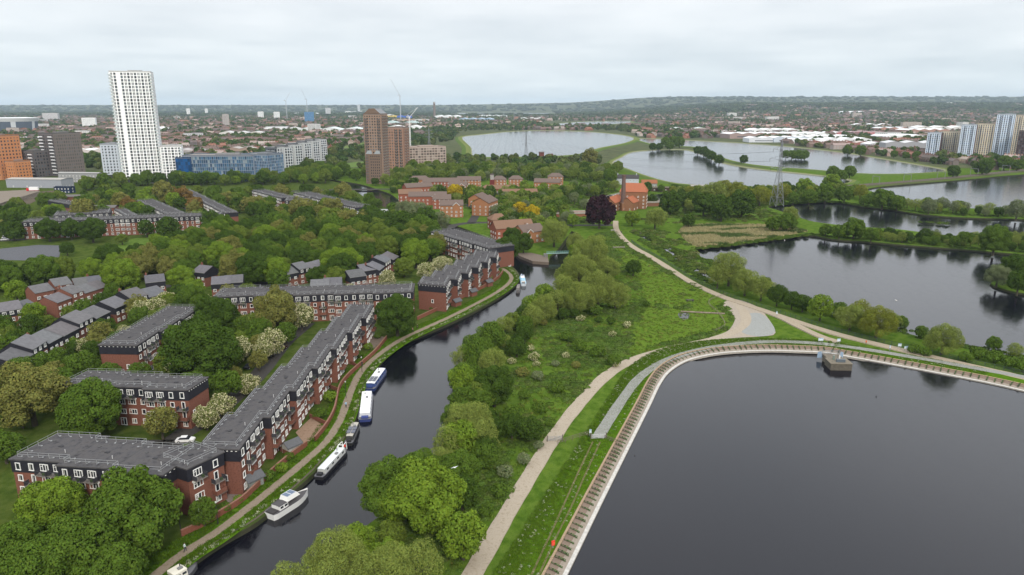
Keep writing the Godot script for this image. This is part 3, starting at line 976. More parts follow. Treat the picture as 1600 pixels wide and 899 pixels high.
func build_towers() -> void:
	var dark := [Color(0.02, 0.024, 0.032), Color(0.035, 0.04, 0.05), Color(0.05, 0.055, 0.065), Color(0.11, 0.13, 0.15)]
	var white := Color(0.86, 0.86, 0.86)
	# white tower with its lower wing
	var c := Vector2(-396.7, -764.1)
	grid_tower("white_tower", "tallest white tower of the skyline with a grid of dark windows and corner balconies", "tower", c + Vector2(-3, -14), 0.36, 38, 27, 113, 33, 12, 8, 1.1, 0.8, white, dark, {"proud": 0.5, "slim": 0.35, "blank": {2: 1}, "base": 4.0, "balc": [[0, [0.0, 0.99], 3.0, Color(0.5, 0.56, 0.58)], [2, [0.1, 0.5], 3.6, Color(0.5, 0.56, 0.58)]]})
	grid_tower("white_wing", "lower white wing standing against the tallest white tower", "tower", c + Vector2(29, -16), 0.36, 20, 24, 37, 11, 6, 6, 1.1, 0.8, white, dark, {"proud": 0.5, "slim": 0.35, "base": 4.0, "balc": [[0, [0.98], 2.6, Color(0.5, 0.56, 0.58)]]})
	grid_tower("grey_hotel", "pale grey mid-rise with dark attic beside the foot of the white tower", "building", Vector2(-453.9, -805.8) + Vector2(0, -14), 0.25, 17, 26, 37, 10, 5, 7, 1.7, 1.3, Color(0.5, 0.54, 0.6), dark, {"base": 4.0})
	var at := Vector2(-453.9, -805.8)
	# grey slab with white balcony fronts and its lower neighbour
	grid_tower("grey_slab_block", "dark grey brick tower with two stacks of white balcony fronts", "tower", Vector2(-522.6, -828.3) + Vector2(-4, -16), -0.45, 26, 32, 48, 13, 7, 12, 1.7, 1.6, Color(0.12, 0.105, 0.105), dark, {"side": Color(0.16, 0.135, 0.125), "balc": [[0, [0.17, 0.83], 7.5, Color(0.75, 0.76, 0.78)]]})
	grid_tower("grey_low_block", "lower dark brick block with white balcony fronts beside the grey tower", "building", Vector2(-547.5, -813.2) + Vector2(0, -12), -0.3, 24, 22, 29, 8, 7, 6, 1.7, 1.5, Color(0.12, 0.105, 0.105), dark, {"balc": [[0, [0.17, 0.85], 6.0, Color(0.75, 0.76, 0.78)]]})
	grid_tower("orange_tower", "bright orange tower with a grid of square windows at the edge of the station", "tower", Vector2(-563, -791.4) + Vector2(-14, -14), -0.35, 46, 26, 47, 13, 12, 7, 1.9, 1.8, Color(0.47, 0.2, 0.09), dark, {})
	grid_tower("orange_wing", "stepped orange wing in front of the orange tower", "building", Vector2(-545.5, -784.4) + Vector2(2, -6), -0.35, 14, 18, 20, 6, 4, 5, 1.9, 1.8, Color(0.48, 0.2, 0.085), dark, {})
	# building wrapped in blue netting
	var blues := [Color(0.05, 0.12, 0.22), Color(0.06, 0.16, 0.28), Color(0.10, 0.19, 0.27), Color(0.05, 0.10, 0.16), Color(0.28, 0.34, 0.38), Color(0.04, 0.08, 0.14)]
	grid_tower("scaffolded_block", "wide block wrapped in blue netting with scaffold floors", "building", Vector2(-314.4, -770.8) + Vector2(-2, -16), 0.06, 74, 30, 27, 7, 34, 12, 0.3, 0.5, Color(0.2, 0.25, 0.32), blues, {"proud": 0.8, "roof": Color(0.4, 0.36, 0.32)})
	grid_tower("netted_stair_tower", "deep blue netted corner of the scaffolded block", "building", Vector2(-353.6, -764.1) + Vector2(2, -15), 0.06, 15, 26, 25, 7, 6, 8, 0.12, 0.15, Color(0.015, 0.06, 0.16), [Color(0.012, 0.07, 0.2), Color(0.015, 0.09, 0.26), Color(0.01, 0.05, 0.13)], {})
	grid_tower("curved_end_block", "end bay of the scaffolded block with glazed ground floor", "building", Vector2(-270.9, -770.8) + Vector2(-2, -17), -0.35, 34, 26, 28, 7, 16, 10, 0.4, 0.6, Color(0.22, 0.27, 0.34), blues, {"base": 6.0})
	for k in 5:
		var p := Vector2(-278.5, -860.3).lerp(Vector2(-288.2, -1065.1), k / 4.0)
		var fin := grid_tower("stepped_apartments", "white-framed apartment block stepping back beside the marsh trees", "building", p + Vector2(-4, -14), -0.5, 19, 24, 30, 9, 5, 6, 0.9, 0.7, Color(0.09, 0.10, 0.115), dark, {"side": Color(0.6, 0.62, 0.64), "group": "stepped white-framed apartments", "balc": [[0, [0.3, 0.7], 6.0, Color(0.25, 0.27, 0.3)]]})
		var fo := Vector3(9, 0, 15).rotated(Vector3.UP, 0.5)
		var fm := MB.new()
		fm.at(fo.x, 15.8, fo.z, 3.6, 31.6, 3.0, Color(0.66, 0.67, 0.68))
		part("end_wall", fm, M.concrete, fin)
		fm = MB.new()
		for f in 9: fm.at(fo.x, 3.0 + f * 3.2, fo.z + 1.52, 1.0, 1.6, 0.05, GLASS)
		part("window_slot", fm, M.glass, fin)
	# brown tower with gabled top
	var brown := Color(0.27, 0.185, 0.14)
	var bc := Vector2(-141, -744.9)
	var bt := grid_tower("brown_brick_tower", "brown brick tower with gabled top and dark recessed balconies by the canal arm", "tower", bc + Vector2(-1, -14), -0.12, 25, 28, 82, 25, 7, 9, 1.75, 1.4, brown, dark, {"balc": [[1, [0.12, 0.37, 0.62, 0.87], 3.2, Color(0.03, 0.03, 0.035)]]})
	var g := MB.new()
	for s in [-12.7, 12.7]:
		pass
	var gp := [Vector3(-12.6, 82.4, 14.2), Vector3(-4.0, 89.0, 14.2), Vector3(4.0, 89.0, 14.2), Vector3(12.6, 82.4, 14.2)]
	var off := Vector3(0, 0, -28.4)
	g.quad(gp[0], gp[1], gp[2], gp[3], brown)
	g.quad(gp[0] + off, gp[1] + off, gp[2] + off, gp[3] + off, brown)
	for k in 3: g.quad(gp[k], gp[k + 1], gp[k + 1] + off, gp[k] + off, Color(0.34, 0.36, 0.38) if k == 2 else brown)
	part("gable", g, M.concrete, bt)
	g = MB.new()
	# stacked balconies: brick-coloured slabs with dark metal fronts
	for x in [-9.2, 9.0]:
		for f in 14:
			g.at(x, 33.2 + f * 3.28, 15.0, 3.8, 0.25, 1.5, brown)
			g.at(x, 33.95 + f * 3.28, 15.7, 3.8, 1.15, 0.08, Color(0.11, 0.105, 0.105))
	for f in 10:
		g.at(-9.0, 3.2 + f * 3.28, 17.3, 3.8, 0.25, 1.4, brown)
		g.at(-9.0, 3.95 + f * 3.28, 17.96, 3.8, 1.15, 0.08, Color(0.11, 0.105, 0.105))
	part("balcony_stack", g, M.plain, bt, "stuff")
	g = MB.new()
	for x in [-6.0, 6.0]:
		g.quad(Vector3(x - 5, 36, 17.0), Vector3(x - 2, 40, 16.0), Vector3(x + 3, 40, 16.0), Vector3(x + 4.5, 36, 17.0), Color(0.42, 0.45, 0.47))
	g.at(0, 18.0, 15.6, 22.0, 36.0, 2.2, brown)
	part("lower_bay", g, M.concrete, bt)
	var lw := MB.new()
	for f in 10:
		for k in 5: lw.at(-3.5 + k * 2.9, 3.0 + f * 3.35, 16.72, 1.1, 1.7, 0.06, GLASS)
	part("bay_window", lw, M.glass, bt, "stuff")
	bt.scale = Vector3(0.74, 0.86, 0.8)
	grid_tower("brown_mid_block", "brown brick block with grey roof behind the gabled tower", "tower", Vector2(-141.9, -877.3) + Vector2(1, -16), -0.12, 21, 26, 53, 16, 7, 8, 1.75, 1.4, Color(0.29, 0.17, 0.12), dark, {"roof": Color(0.4, 0.42, 0.44), "balc": [[0, [0.6, 0.85], 3.0, Color(0.03, 0.03, 0.035)], [1, [0.3, 0.7], 3.2, Color(0.03, 0.03, 0.035)]]})
	grid_tower("building_under_construction", "unfinished block with open pale floors below the tower crane", "building", Vector2(-124.8, -932.2) + Vector2(6, -14), 0.5, 58, 24, 27, 8, 15, 6, 0.5, 0.8, Color(0.46, 0.38, 0.33), [Color(0.2, 0.16, 0.14), Color(0.35, 0.3, 0.27), Color(0.12, 0.1, 0.09)], {"proud": 0.9, "roof": Color(0.55, 0.45, 0.38)})
	crane("luffing crane with raised white jib over the unfinished block", Vector2(-149.8, -1065.1), 62.0, 20.0, 0.7, Color(0.7, 0.7, 0.7))
	crane("distant tall crane leaning over the skyline near the far chimney", Vector2(-561.2, -3679.3), 130.0, 90.0, -0.5, Color(0.45, 0.47, 0.5))
	crane("distant crane with thin jib beside the blue tower block", Vector2(-1182.3, -4222.4), 115.0, 60.0, -0.4, Color(0.35, 0.38, 0.42))
	crane("distant crane behind the long terraces", Vector2(-1192.5, -3868.8), 105.0, 50.0, 0.5, Color(0.4, 0.42, 0.45))
	# towers by the eastern reservoir
	var bl := Color(0.60, 0.68, 0.78)
	var cr := Color(0.66, 0.58, 0.44)
	var bp := [Color(0.02, 0.03, 0.05), Color(0.03, 0.08, 0.18), Color(0.05, 0.06, 0.07), Color(0.1, 0.14, 0.2)]
	for r in [[Vector2(675.8, -1146.5), 15, 37.0, bl, "pale blue striped apartment tower, lowest of the reservoir group"], [Vector2(710.1, -1161.3), 22, 38.0, cr, "cream striped apartment block beside the lowest blue tower"], [Vector2(711, -1118.1), 16, 50.0, bl, "pale blue striped apartment tower of middle height by the reservoir"], [Vector2(748, -1132.1), 24, 51.0, cr, "cream striped apartment block of middle height by the reservoir"], [Vector2(765.7, -1118.1), 19, 66.0, bl, "tallest pale blue striped apartment tower by the reservoir"], [Vector2(817.4, -1146.5), 26, 64.0, cr, "cream striped apartment tower behind the dark brick block"]]:
		var p: Vector2 = r[0]
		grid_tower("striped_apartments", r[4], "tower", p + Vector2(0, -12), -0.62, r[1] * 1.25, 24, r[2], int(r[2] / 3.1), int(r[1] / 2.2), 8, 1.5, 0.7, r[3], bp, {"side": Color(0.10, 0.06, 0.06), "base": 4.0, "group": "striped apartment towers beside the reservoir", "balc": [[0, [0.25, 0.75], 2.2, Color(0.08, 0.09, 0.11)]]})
	grid_tower("dark_brick_block", "dark red-brown block with open floors beside the tallest blue tower", "building", Vector2(772.7, -1091) + Vector2(4, 2), -0.62, 26, 20, 42, 13, 9, 7, 0.9, 0.7, Color(0.09, 0.05, 0.05), dark, {})
	# slabs far off
	for r in [[Vector2(-2573.6, -5813.3), 24, 60, "slim white tower block, the nearer of a distant pair", white], [Vector2(-2778.2, -6646.7), 22, 56, "slim white tower block, the farther of a distant pair", white], [Vector2(-1102, -2808.2), 22, 48, "brown and white striped tower block above distant terraces", Color(0.45, 0.4, 0.38)], [Vector2(-1598.2, -4646.6), 34, 44, "short white slab above the distant roofs", white], [Vector2(-1425, -4424.4), 34, 44, "short white slab beside its twin above the distant roofs", white], [Vector2(-920.2, -3313.2), 40, 52, "blue-netted tower block far behind the terraces", Color(0.08, 0.22, 0.42)], [Vector2(-1560.1, -6202.2), 40, 62, "pale distant tower block behind the blue one", Color(0.6, 0.6, 0.62)], [Vector2(-1948.8, -9313.4), 30, 90, "pale slab on the far skyline beside the brown tower", Color(0.6, 0.62, 0.64)], [Vector2(-2442.8, -3868.8), 70, 42, "broad pale hospital slab far behind the station", Color(0.6, 0.58, 0.58)], [Vector2(-1580.4, -2725), 44, 36, "white round-cornered block behind the grey tower", white], [Vector2(13658, -23313.9), 60, 60, "pale twin slab on the wooded ridge", Color(0.62, 0.62, 0.6)], [Vector2(-15696.5, -23313.9), 120, 40, "low white building on the far western skyline", Color(0.7, 0.7, 0.7)]]:
		var p2: Vector2 = r[0]
		var y := hill(p2.x, p2.y) - 1.0
		grid_tower("tower_block", r[3], "tower", p2, 0.3, r[1], r[1] * 0.5, r[2], int(r[2] / 3.2), int(r[1] / 4.0), 4, 1.7, 1.6, r[4], dark, {"y": y, "group": "distant tower blocks"})
	var fr := RandomNumberGenerator.new()
	fr.seed = 44
	for k in 34:
		var z := -fr.randf_range(1500.0, 5200.0)
		var x := z * fr.randf_range(-0.62, 0.72)
		if x > -350 and x < 700 and z > -4200: continue
		var h2 := fr.randf_range(12.0, 26.0)
		var ww := fr.randf_range(26.0, 70.0)
		grid_tower("midrise_block", "pale mid-rise block standing among the far rows of houses", "building", Vector2(x, z), fr.randf_range(-0.6, 0.6), ww, fr.randf_range(14.0, 24.0), h2, int(h2 / 3.2), int(ww / 4.5), 4, 1.7, 1.6, [Color(0.66, 0.65, 0.63), Color(0.5, 0.42, 0.37), Color(0.6, 0.6, 0.62)][k % 3], dark, {"y": hill(x, z) - 1.0, "group": "mid-rise blocks of the far town"})
	# chimney stack with a pale top, and the stadium
	var st := thing("incinerator_chimney", "tall brown concrete chimney with pale tip on the skyline", "chimney", v3(Vector2(-493.3, -4646.6), 1.0))
	var cm := MB.new()
	cm.tube(Vector3(0, 0, 0), Vector3(0, 95, 0), 8.5, 7.0, 10, Color(0.26, 0.2, 0.17))
	part("shaft", cm, M.concrete, st)
	cm = MB.new()
	cm.tube(Vector3(0, 95, 0), Vector3(0, 105, 0), 7.4, 7.4, 10, Color(0.6, 0.6, 0.6))
	part("tip", cm, M.concrete, st)
	var sp := Vector2(-1647.5, -2373)
	var sd := thing("stadium", "white curved stadium bowl at the edge of the town", "stadium", v3(sp, 1.0))
	cm = MB.new()
	var bm2 := MB.new()
	for k in 40:
		var a0 := TAU * k / 40.0
		var a1 := TAU * (k + 1) / 40.0
		var e0 := Vector3(cos(a0) * 95, 0, sin(a0) * 75)
		var e1 := Vector3(cos(a1) * 95, 0, sin(a1) * 75)
		var up := Vector3(0, 44, 0)
		bm2.quad(e0 * 0.94, e0 * 0.98 + up * 0.72, e1 * 0.98 + up * 0.72, e1 * 0.94, Color(0.07, 0.09, 0.12) if k % 5 else Color(0.5, 0.52, 0.54))
		cm.quad(e0 * 0.98 + up * 0.7, e0 * 1.05 + up * 0.95, e1 * 1.05 + up * 0.95, e1 * 0.98 + up * 0.7, Color(0.66, 0.68, 0.7))
		cm.quad(e0 * 1.05 + up * 0.95, e0 * 0.55 + up, e1 * 0.55 + up, e1 * 1.05 + up * 0.95, Color(0.72, 0.73, 0.74))
	part("glazed_bowl", bm2, M.plain, sd)
	part("roof", cm, M.plain, sd)


func crane(label: String, p: Vector2, h: float, jib: float, lean: float, col: Color) -> void:
	var t := thing("tower_crane", label, "crane", v3(p, 1.0), 0.3)
	var thick := 0.45 if h < 100 else 1.1
	var m := MB.new()
	var w := thick * 3.0
	for sx in [-0.5, 0.5]:
		for sz in [-0.5, 0.5]:
			m.bar(Vector3(sx * w, 0, sz * w), Vector3(sx * w, h, sz * w), thick, col)
	var n := int(h / (w * 2))
	for k in n:
		var y0 := h * k / n
		var y1 := h * (k + 1) / n
		for sz in [-0.5, 0.5]: m.bar(Vector3(-0.5 * w, y0, sz * w), Vector3(0.5 * w, y1, sz * w), thick * 0.6, col)
	part("mast", m, M.metal, t)
	m = MB.new()
	m.at(0, h + 1, 0, w * 1.6, 2.0, w * 1.6, col)
	m.at(-w * 2.2, h + 2, 0, w * 2.0, 2.5, w, Color(0.4, 0.4, 0.4))
	part("cab", m, M.metal, t)
	m = MB.new()
	var tip := Vector3(sin(lean) * jib, h + cos(lean) * jib, 0)
	m.bar(Vector3(0, h + 1, -0.3 * w), tip, thick, col)
	m.bar(Vector3(0, h + 1, 0.3 * w), tip, thick, col)
	m.bar(Vector3(-w * 2.0, h + 5, 0), tip, thick * 0.4, col)
	m.bar(Vector3(-w * 2.0, h + 5, 0), Vector3(0, h + 1, 0), thick, col)
	part("jib", m, M.metal, t)


# ---------------------------------------------------------------- brick houses across the canal, engine house, inn

func gabled(called: String, label: String, category: String, c: Vector2, turn: float, w: float, d: float, eaves: float, rise: float, wall: Color, roof: Color, opts := {}) -> Node3D:
	if called == "brick_house":
		w *= 1.28
		d *= 1.2
		eaves *= 1.12
	# ridge along the width w; opts: hip, cols, floors, gable (a cross gable on the front), y
	var t := thing(called, label, category, v3(c, 1.1 + float(opts.get("y", 0.0))), turn, opts.get("group", ""))
	var hw := w / 2
	var hd := d / 2
	var hip: float = opts.get("hip", 0.0)
	var m := MB.new()
	m.prism(PackedVector2Array([Vector2(-hw, -hd), Vector2(hw, -hd), Vector2(hw, hd), Vector2(-hw, hd)]), -0.2, eaves, wall, false)
	if hip <= 0.0:
		for s in [-1, 1]: m.tri(Vector3(s * hw, eaves, hd), Vector3(s * hw, eaves + rise, 0), Vector3(s * hw, eaves, -hd), wall)
	part("wall", m, M.brick, t)
	m = MB.new()
	var e := 0.4
	for th in [0.05, -0.15]:
		var a := Vector3(-hw - e, eaves + th - 0.1, hd + e)
		var b := Vector3(hw + e, eaves + th - 0.1, hd + e)
		var c2 := Vector3(hw + e, eaves + th - 0.1, -hd - e)
		var d2 := Vector3(-hw - e, eaves + th - 0.1, -hd - e)
		var r0 := Vector3(-hw - (e if hip <= 0 else 0.0) + hip, eaves + rise + th + 0.12, 0)
		var r1 := Vector3(hw + (e if hip <= 0 else 0.0) - hip, eaves + rise + th + 0.12, 0)
		m.quad(a, r0, r1, b, roof)
		m.quad(c2, r1, r0, d2, roof)
		if hip > 0:
			m.tri(b, r1, c2, roof)
			m.tri(d2, r0, a, roof)
	part("roof", m, M.tiles, t)
	var gb: float = opts.get("gable", 0.0)
	if gb > 0:
		m = MB.new()
		var gx := w * float(opts.get("gx", 0.2))
		var gw := gb / 2
		var gz := hd + 0.9
		var gr := gb * 0.42
		m.quad(Vector3(gx - gw, -0.2, gz), Vector3(gx - gw, eaves, gz), Vector3(gx + gw, eaves, gz), Vector3(gx + gw, -0.2, gz), wall)
		m.tri(Vector3(gx - gw, eaves, gz), Vector3(gx, eaves + gr, gz), Vector3(gx + gw, eaves, gz), wall)
		for s in [-1, 1]:
			m.quad(Vector3(gx + s * gw, -0.2, gz), Vector3(gx + s * gw, eaves, gz), Vector3(gx + s * gw, eaves, hd), Vector3(gx + s * gw, -0.2, hd), wall)
		var fr := part("front_gable", m, M.brick, t)
		m = MB.new()
		for s in [-1, 1]:
			m.quad(Vector3(gx + s * (gw + 0.3), eaves - 0.2, gz + 0.3), Vector3(gx, eaves + gr + 0.15, gz + 0.3), Vector3(gx, eaves + gr + 0.15, -hd * 0.1), Vector3(gx + s * (gw + 0.3), eaves - 0.2, hd * 0.6), roof)
			m.bar(Vector3(gx + s * (gw + 0.3), eaves - 0.25, gz + 0.33), Vector3(gx, eaves + gr + 0.1, gz + 0.33), 0.12, WHITE, 0.35)
		part("gable_roof", m, M.tiles, fr)
		for f in int(opts.get("floors", 2)):
			add_window(t, Vector3(gx, 1.5 + f * 2.7, gz + 0.02), 0, 1.3, 1.3, 2)
	var cols: int = opts.get("cols", int(w / 3.2))
	var fl: int = opts.get("floors", int(eaves / 2.6))
	for f in fl:
		for k in cols:
			var x := -hw + w * (k + 0.5) / cols
			if gb > 0 and absf(x - w * float(opts.get("gx", 0.2))) < gb / 2 + 0.6: continue
			add_window(t, Vector3(x, 1.5 + f * 2.7, hd + 0.02), 0, 1.1, 1.25, 2)
		if opts.get("side", true):
			var dc := maxi(1, int(d / 4.0))
			for k in dc:
				for s in [-1, 1]:
					add_window(t, Vector3(s * (hw + 0.02), 1.5 + f * 2.7, -hd + d * (k + 0.5) / dc), s * PI / 2, 0.9, 1.2, 1)
	if opts.get("chimney", false):
		m = MB.new()
		for s in [-0.4, 0.4]: m.at(w * s, eaves + rise + 0.5, 0, 0.8, 1.8, 1.1, wall)
		part("chimney", m, M.brick, t)
	var foot := PackedVector2Array()
	for q in [Vector2(-w, d), Vector2(w, d), Vector2(w, -d), Vector2(-w, -d)]:
		foot.append(c + (q * 0.5).rotated(-turn))
	block(foot, 2.5)
	return t


func build_houses() -> void:
	var ob := Color(0.44, 0.215, 0.11)
	var rb := Color(0.36, 0.13, 0.085)
	var rt := Color(0.20, 0.155, 0.135)
	var ot := Color(0.27, 0.165, 0.115)
	var grp := "orange brick houses across the canal"
	# the pair with white gables by the lock
	gabled("brick_house", "orange brick house with white-edged gable by the golden tree at the lock", "house", Vector2(0, -432.9), 0.35, 19, 10, 6.4, 4.0, rb, ot, {"gable": 5.5, "gx": 0.3, "group": grp})
	gabled("brick_house", "orange brick house with dark tiled roof and small porch gable nearest the lock", "house", Vector2(10, -420.1), 0.6, 12, 10, 6.2, 3.6, ob, rt, {"gable": 4.0, "gx": -0.25, "group": grp})
	gabled("brick_house", "small orange house with pyramid roof tucked behind the lock houses", "house", Vector2(-9.3, -465.9), 0.3, 9, 9, 6.2, 3.2, rb, ot, {"hip": 3.5, "group": grp})
	gabled("brick_house", "three-storey orange house with plain gable end above the road of parked cars", "house", Vector2(-20.3, -532.1), 1.25, 16, 11, 8.8, 3.6, ob, rt, {"floors": 3, "group": grp})
	gabled("brick_house", "lower orange house joined behind the three-storey gable", "house", Vector2(-27.2, -578.1), 1.25, 14, 9, 6.4, 3.0, ob, rt, {"group": grp})
	var rows := [
		[Vector2(-44.5, -516.2), 0.1, 13, 9, 8.0, ob, rt, "three-storey orange house with two small gables beside the round dark tree"],
		[Vector2(-55.7, -559.5), 0.1, 11, 9, 7.0, rb, rt, "narrow red house above the grey willows"],
		[Vector2(-69.4, -582), 0.05, 24, 9, 6.6, rb, rt, "red brick terrace with a white window gable above the grey willows"],
		[Vector2(-87, -602), 0.2, 15, 10, 6.4, rb, ot, "brown-roofed house at the canal end of the red terrace"],
		[Vector2(-86.8, -651.3), 0.5, 20, 10, 6.6, rb, rt, "brown-roofed terrace behind the red terrace"],
		[Vector2(-68, -686.9), 0.05, 28, 10, 7.6, rb, rt, "plain red brick wall of flats behind the golden tree"],
		[Vector2(-49.6, -656.2), 0.0, 13, 9, 7.2, ob, rt, "orange house with round window beside the golden tree"],
		[Vector2(-42.7, -709), 0.0, 18, 9, 7.0, ob, rt, "orange flats behind the dark conifer"],
		[Vector2(-12.7, -709), 0.0, 11, 9, 7.4, ob, rt, "pyramid-roofed orange flats beside the old red tower"],
		[Vector2(3.8, -711.3), 0.0, 11, 9, 7.5, ob, rt, "pyramid-roofed orange flats, twin farther from the old red tower"],
		[Vector2(-11.9, -661.1), 0.0, 26, 7, 4.0, rb, ot, "low red terrace in front of the pyramid-roofed flats"],
		[Vector2(6.8, -628), 0.1, 24, 7, 4.0, rb, ot, "low red terrace with dormers beside the road"],
		[Vector2(35.1, -697.8), -0.2, 20, 9, 6.0, ob, rt, "orange house with brown roof among the woods"],
		[Vector2(45.1, -738.6), 0.0, 12, 10, 7.5, ob, rt, "orange house with pyramid roof among the woods"],
		[Vector2(-93.8, -720.6), 0.2, 16, 12, 6.5, ob, rt, "pyramid-roofed house near the brown tower"]]
	for r in rows:
		gabled("brick_house", r[7], "house", r[0] + Vector2(0, -4), r[1], r[2], r[3], r[4], 3.2, r[5], r[6], {"hip": 4.0 if "pyramid" in r[7] else 0.0, "gable": 4.5 if "gable" in r[7] or "round window" in r[7] else 0.0, "group": grp})
	# white works hall behind the houses
	gabled("works_hall", "long low hall with pale roof behind the orange houses", "building", Vector2(-70.2, -744.9), 0.0, 42, 14, 4.5, 1.2, Color(0.6, 0.62, 0.65), Color(0.5, 0.53, 0.56), {"group": ""})
	# small old red tower with white cupola
	var t := thing("clock_turret", "slim red brick turret with pale cupola beside the orange flats", "turret", v3(Vector2(-19.3, -692.3), 1.0))
	var m := MB.new()
	m.at(0, 5, 0, 4.5, 10, 4.5, Color(0.2, 0.05, 0.045))
	part("brick_shaft", m, M.brick, t)
	m = MB.new()
	m.at(0, 12.5, 0, 3.4, 5, 3.4, Color(0.5, 0.47, 0.44))
	m.at(0, 15.2, 0, 4.0, 0.5, 4.0, Color(0.12, 0.08, 0.08))
	part("cupola", m, M.concrete, t)

	# engine house with its chimney
	var ec := Vector2(95.2, -559.5)
	var eb := Color(0.34, 0.175, 0.10)
	var red := Color(0.46, 0.17, 0.095)
	gabled("engine_house", "tall brick engine house with hipped red roof and arched windows", "building", ec + Vector2(2, -8), -0.25, 21, 15, 13.5, 6.0, eb, red, {"hip": 3.0, "cols": 5, "floors": 4, "group": ""})
	gabled("boiler_house", "low brick wing with red gabled roof below the chimney", "building", ec + Vector2(-16, 5), 1.1, 22, 10, 7.0, 4.0, eb, red, {"cols": 3, "floors": 2, "group": ""})
	gabled("boiler_house", "red-roofed gable joined to the engine house beside the chimney", "building", ec + Vector2(-3, 5), 1.1, 15, 10, 6.5, 4.0, eb, red, {"cols": 2, "floors": 1, "group": ""})
	t = thing("brick_chimney", "tall tapering square brick chimney rising from the engine house", "chimney", v3(ec + Vector2(-9.0, 9), 1.0), 0.4)
	m = MB.new()
	m.at(0, 3.0, 0, 3.8, 6.0, 3.8, eb)
	m.at(0, 6.2, 0, 4.4, 0.5, 4.4, Color(0.4, 0.25, 0.17))
	part("plinth", m, M.brick, t)
	m = MB.new()
	var lo := 1.45
	var hi := 1.0
	for k in 4:
		var a := PI / 4 + k * PI / 2
		var b := a + PI / 2
		m.quad(Vector3(cos(a) * lo * 1.41, 6.4, sin(a) * lo * 1.41), Vector3(cos(a) * hi * 1.41, 27, sin(a) * hi * 1.41), Vector3(cos(b) * hi * 1.41, 27, sin(b) * hi * 1.41), Vector3(cos(b) * lo * 1.41, 6.4, sin(b) * lo * 1.41), Color(0.20, 0.14, 0.125))
	part("shaft", m, M.brick, t)
	m = MB.new()
	m.at(0, 27.2, 0, 2.6, 0.8, 2.6, Color(0.2, 0.13, 0.11))
	part("cap", m, M.brick, t)
	# inn and outbuildings
	gabled("white_inn", "long white inn with dark slate roof and chimneys behind the engine house", "inn", Vector2(122.6, -738.6) + Vector2(-3, -5), -0.15, 24, 9, 6.4, 3.4, Color(0.62, 0.68, 0.76), Color(0.09, 0.085, 0.09), {"chimney": true, "cols": 7, "floors": 2, "group": ""})
	gabled("tea_room", "small outbuilding with orange tiled roof beside the white inn", "building", Vector2(137, -709) + Vector2(0, -4), -0.1, 15, 9, 4.6, 3.0, Color(0.4, 0.42, 0.42), Color(0.36, 0.15, 0.08), {"cols": 3, "floors": 1, "group": ""})
	gabled("long_shed", "long dark low shed by the small pool", "shed", Vector2(149.1, -676.3) + Vector2(0, -4), -0.05, 32, 7, 3.6, 0.8, Color(0.12, 0.085, 0.07), Color(0.17, 0.15, 0.12), {"cols": 6, "floors": 1, "group": ""})
	gabled("pump_hut", "pale low hut near the reservoir bank", "hut", Vector2(181.9, -697.8), 0.0, 14, 6, 3.2, 1.0, Color(0.5, 0.48, 0.45), Color(0.4, 0.38, 0.35), {"cols": 2, "floors": 1, "group": ""})
	# road bridge with a pale parapet beside the engine house
	t = thing("road_bridge", "brick road bridge with pale parapet beside the engine house", "bridge", v3(Vector2(117.6, -578.1), 1.0), 0.12)
	m = MB.new()
	m.at(0, 1.6, 0, 36, 3.2, 8, Color(0.30, 0.16, 0.10))
	part("abutment", m, M.brick, t)
	m = MB.new()
	for z in [-4.2, 4.2]: m.at(0, 3.8, z, 37, 1.3, 0.5, Color(0.5, 0.47, 0.42))
	part("parapet", m, M.concrete, t)
	t = thing("road_bridge", "low brick bridge with pale parapet over the channel beside the copper beech", "bridge", v3(Vector2(46.9, -522.5), 1.0), 0.1)
	m = MB.new()
	m.at(0, 1.3, 0, 30, 2.6, 9, Color(0.34, 0.15, 0.09))
	part("abutment", m, M.brick, t)
	m = MB.new()
	for z in [-4.7, 4.7]: m.at(0, 3.0, z, 31, 1.1, 0.5, Color(0.52, 0.49, 0.44))
	part("parapet", m, M.concrete, t)
	# station shed and yard buildings in the west
	gabled("depot_shed", "wide grey depot shed with flat white roof beside the orange tower", "shed", Vector2(-474, -709) + Vector2(0, -8), -0.08, 58, 18, 8.5, 0.7, Color(0.42, 0.45, 0.5), Color(0.52, 0.5, 0.47), {"cols": 4, "floors": 1, "group": ""})
	gabled("footbridge_hall", "pale covered station bridge with sloping stairs", "station", Vector2(-460.5, -764.1), -0.1, 46, 8, 10.0, 0.6, Color(0.4, 0.41, 0.42), Color(0.5, 0.5, 0.49), {"cols": 12, "floors": 3, "group": ""})
	gabled("signal_box", "small dark blue building on posts by the railway", "building", Vector2(-418.5, -666.1), -0.1, 16, 7, 6.0, 0.4, Color(0.03, 0.05, 0.10), Color(0.05, 0.06, 0.09), {"cols": 5, "floors": 2, "group": ""})
	for r in [[Vector2(-372.4, -602), 20, "grey-roofed low house among the western trees by the railway"], [Vector2(-308.2, -535.4), 18, "flat grey roofed house beside the long distant block"]]:
		gabled("low_house", r[2], "house", r[0], 0.05, r[1], 8, 5.0, 1.2, BRICK, Color(0.2, 0.19, 0.185), {"group": ""})


# ---------------------------------------------------------------- warehouses and the town out to the ridge

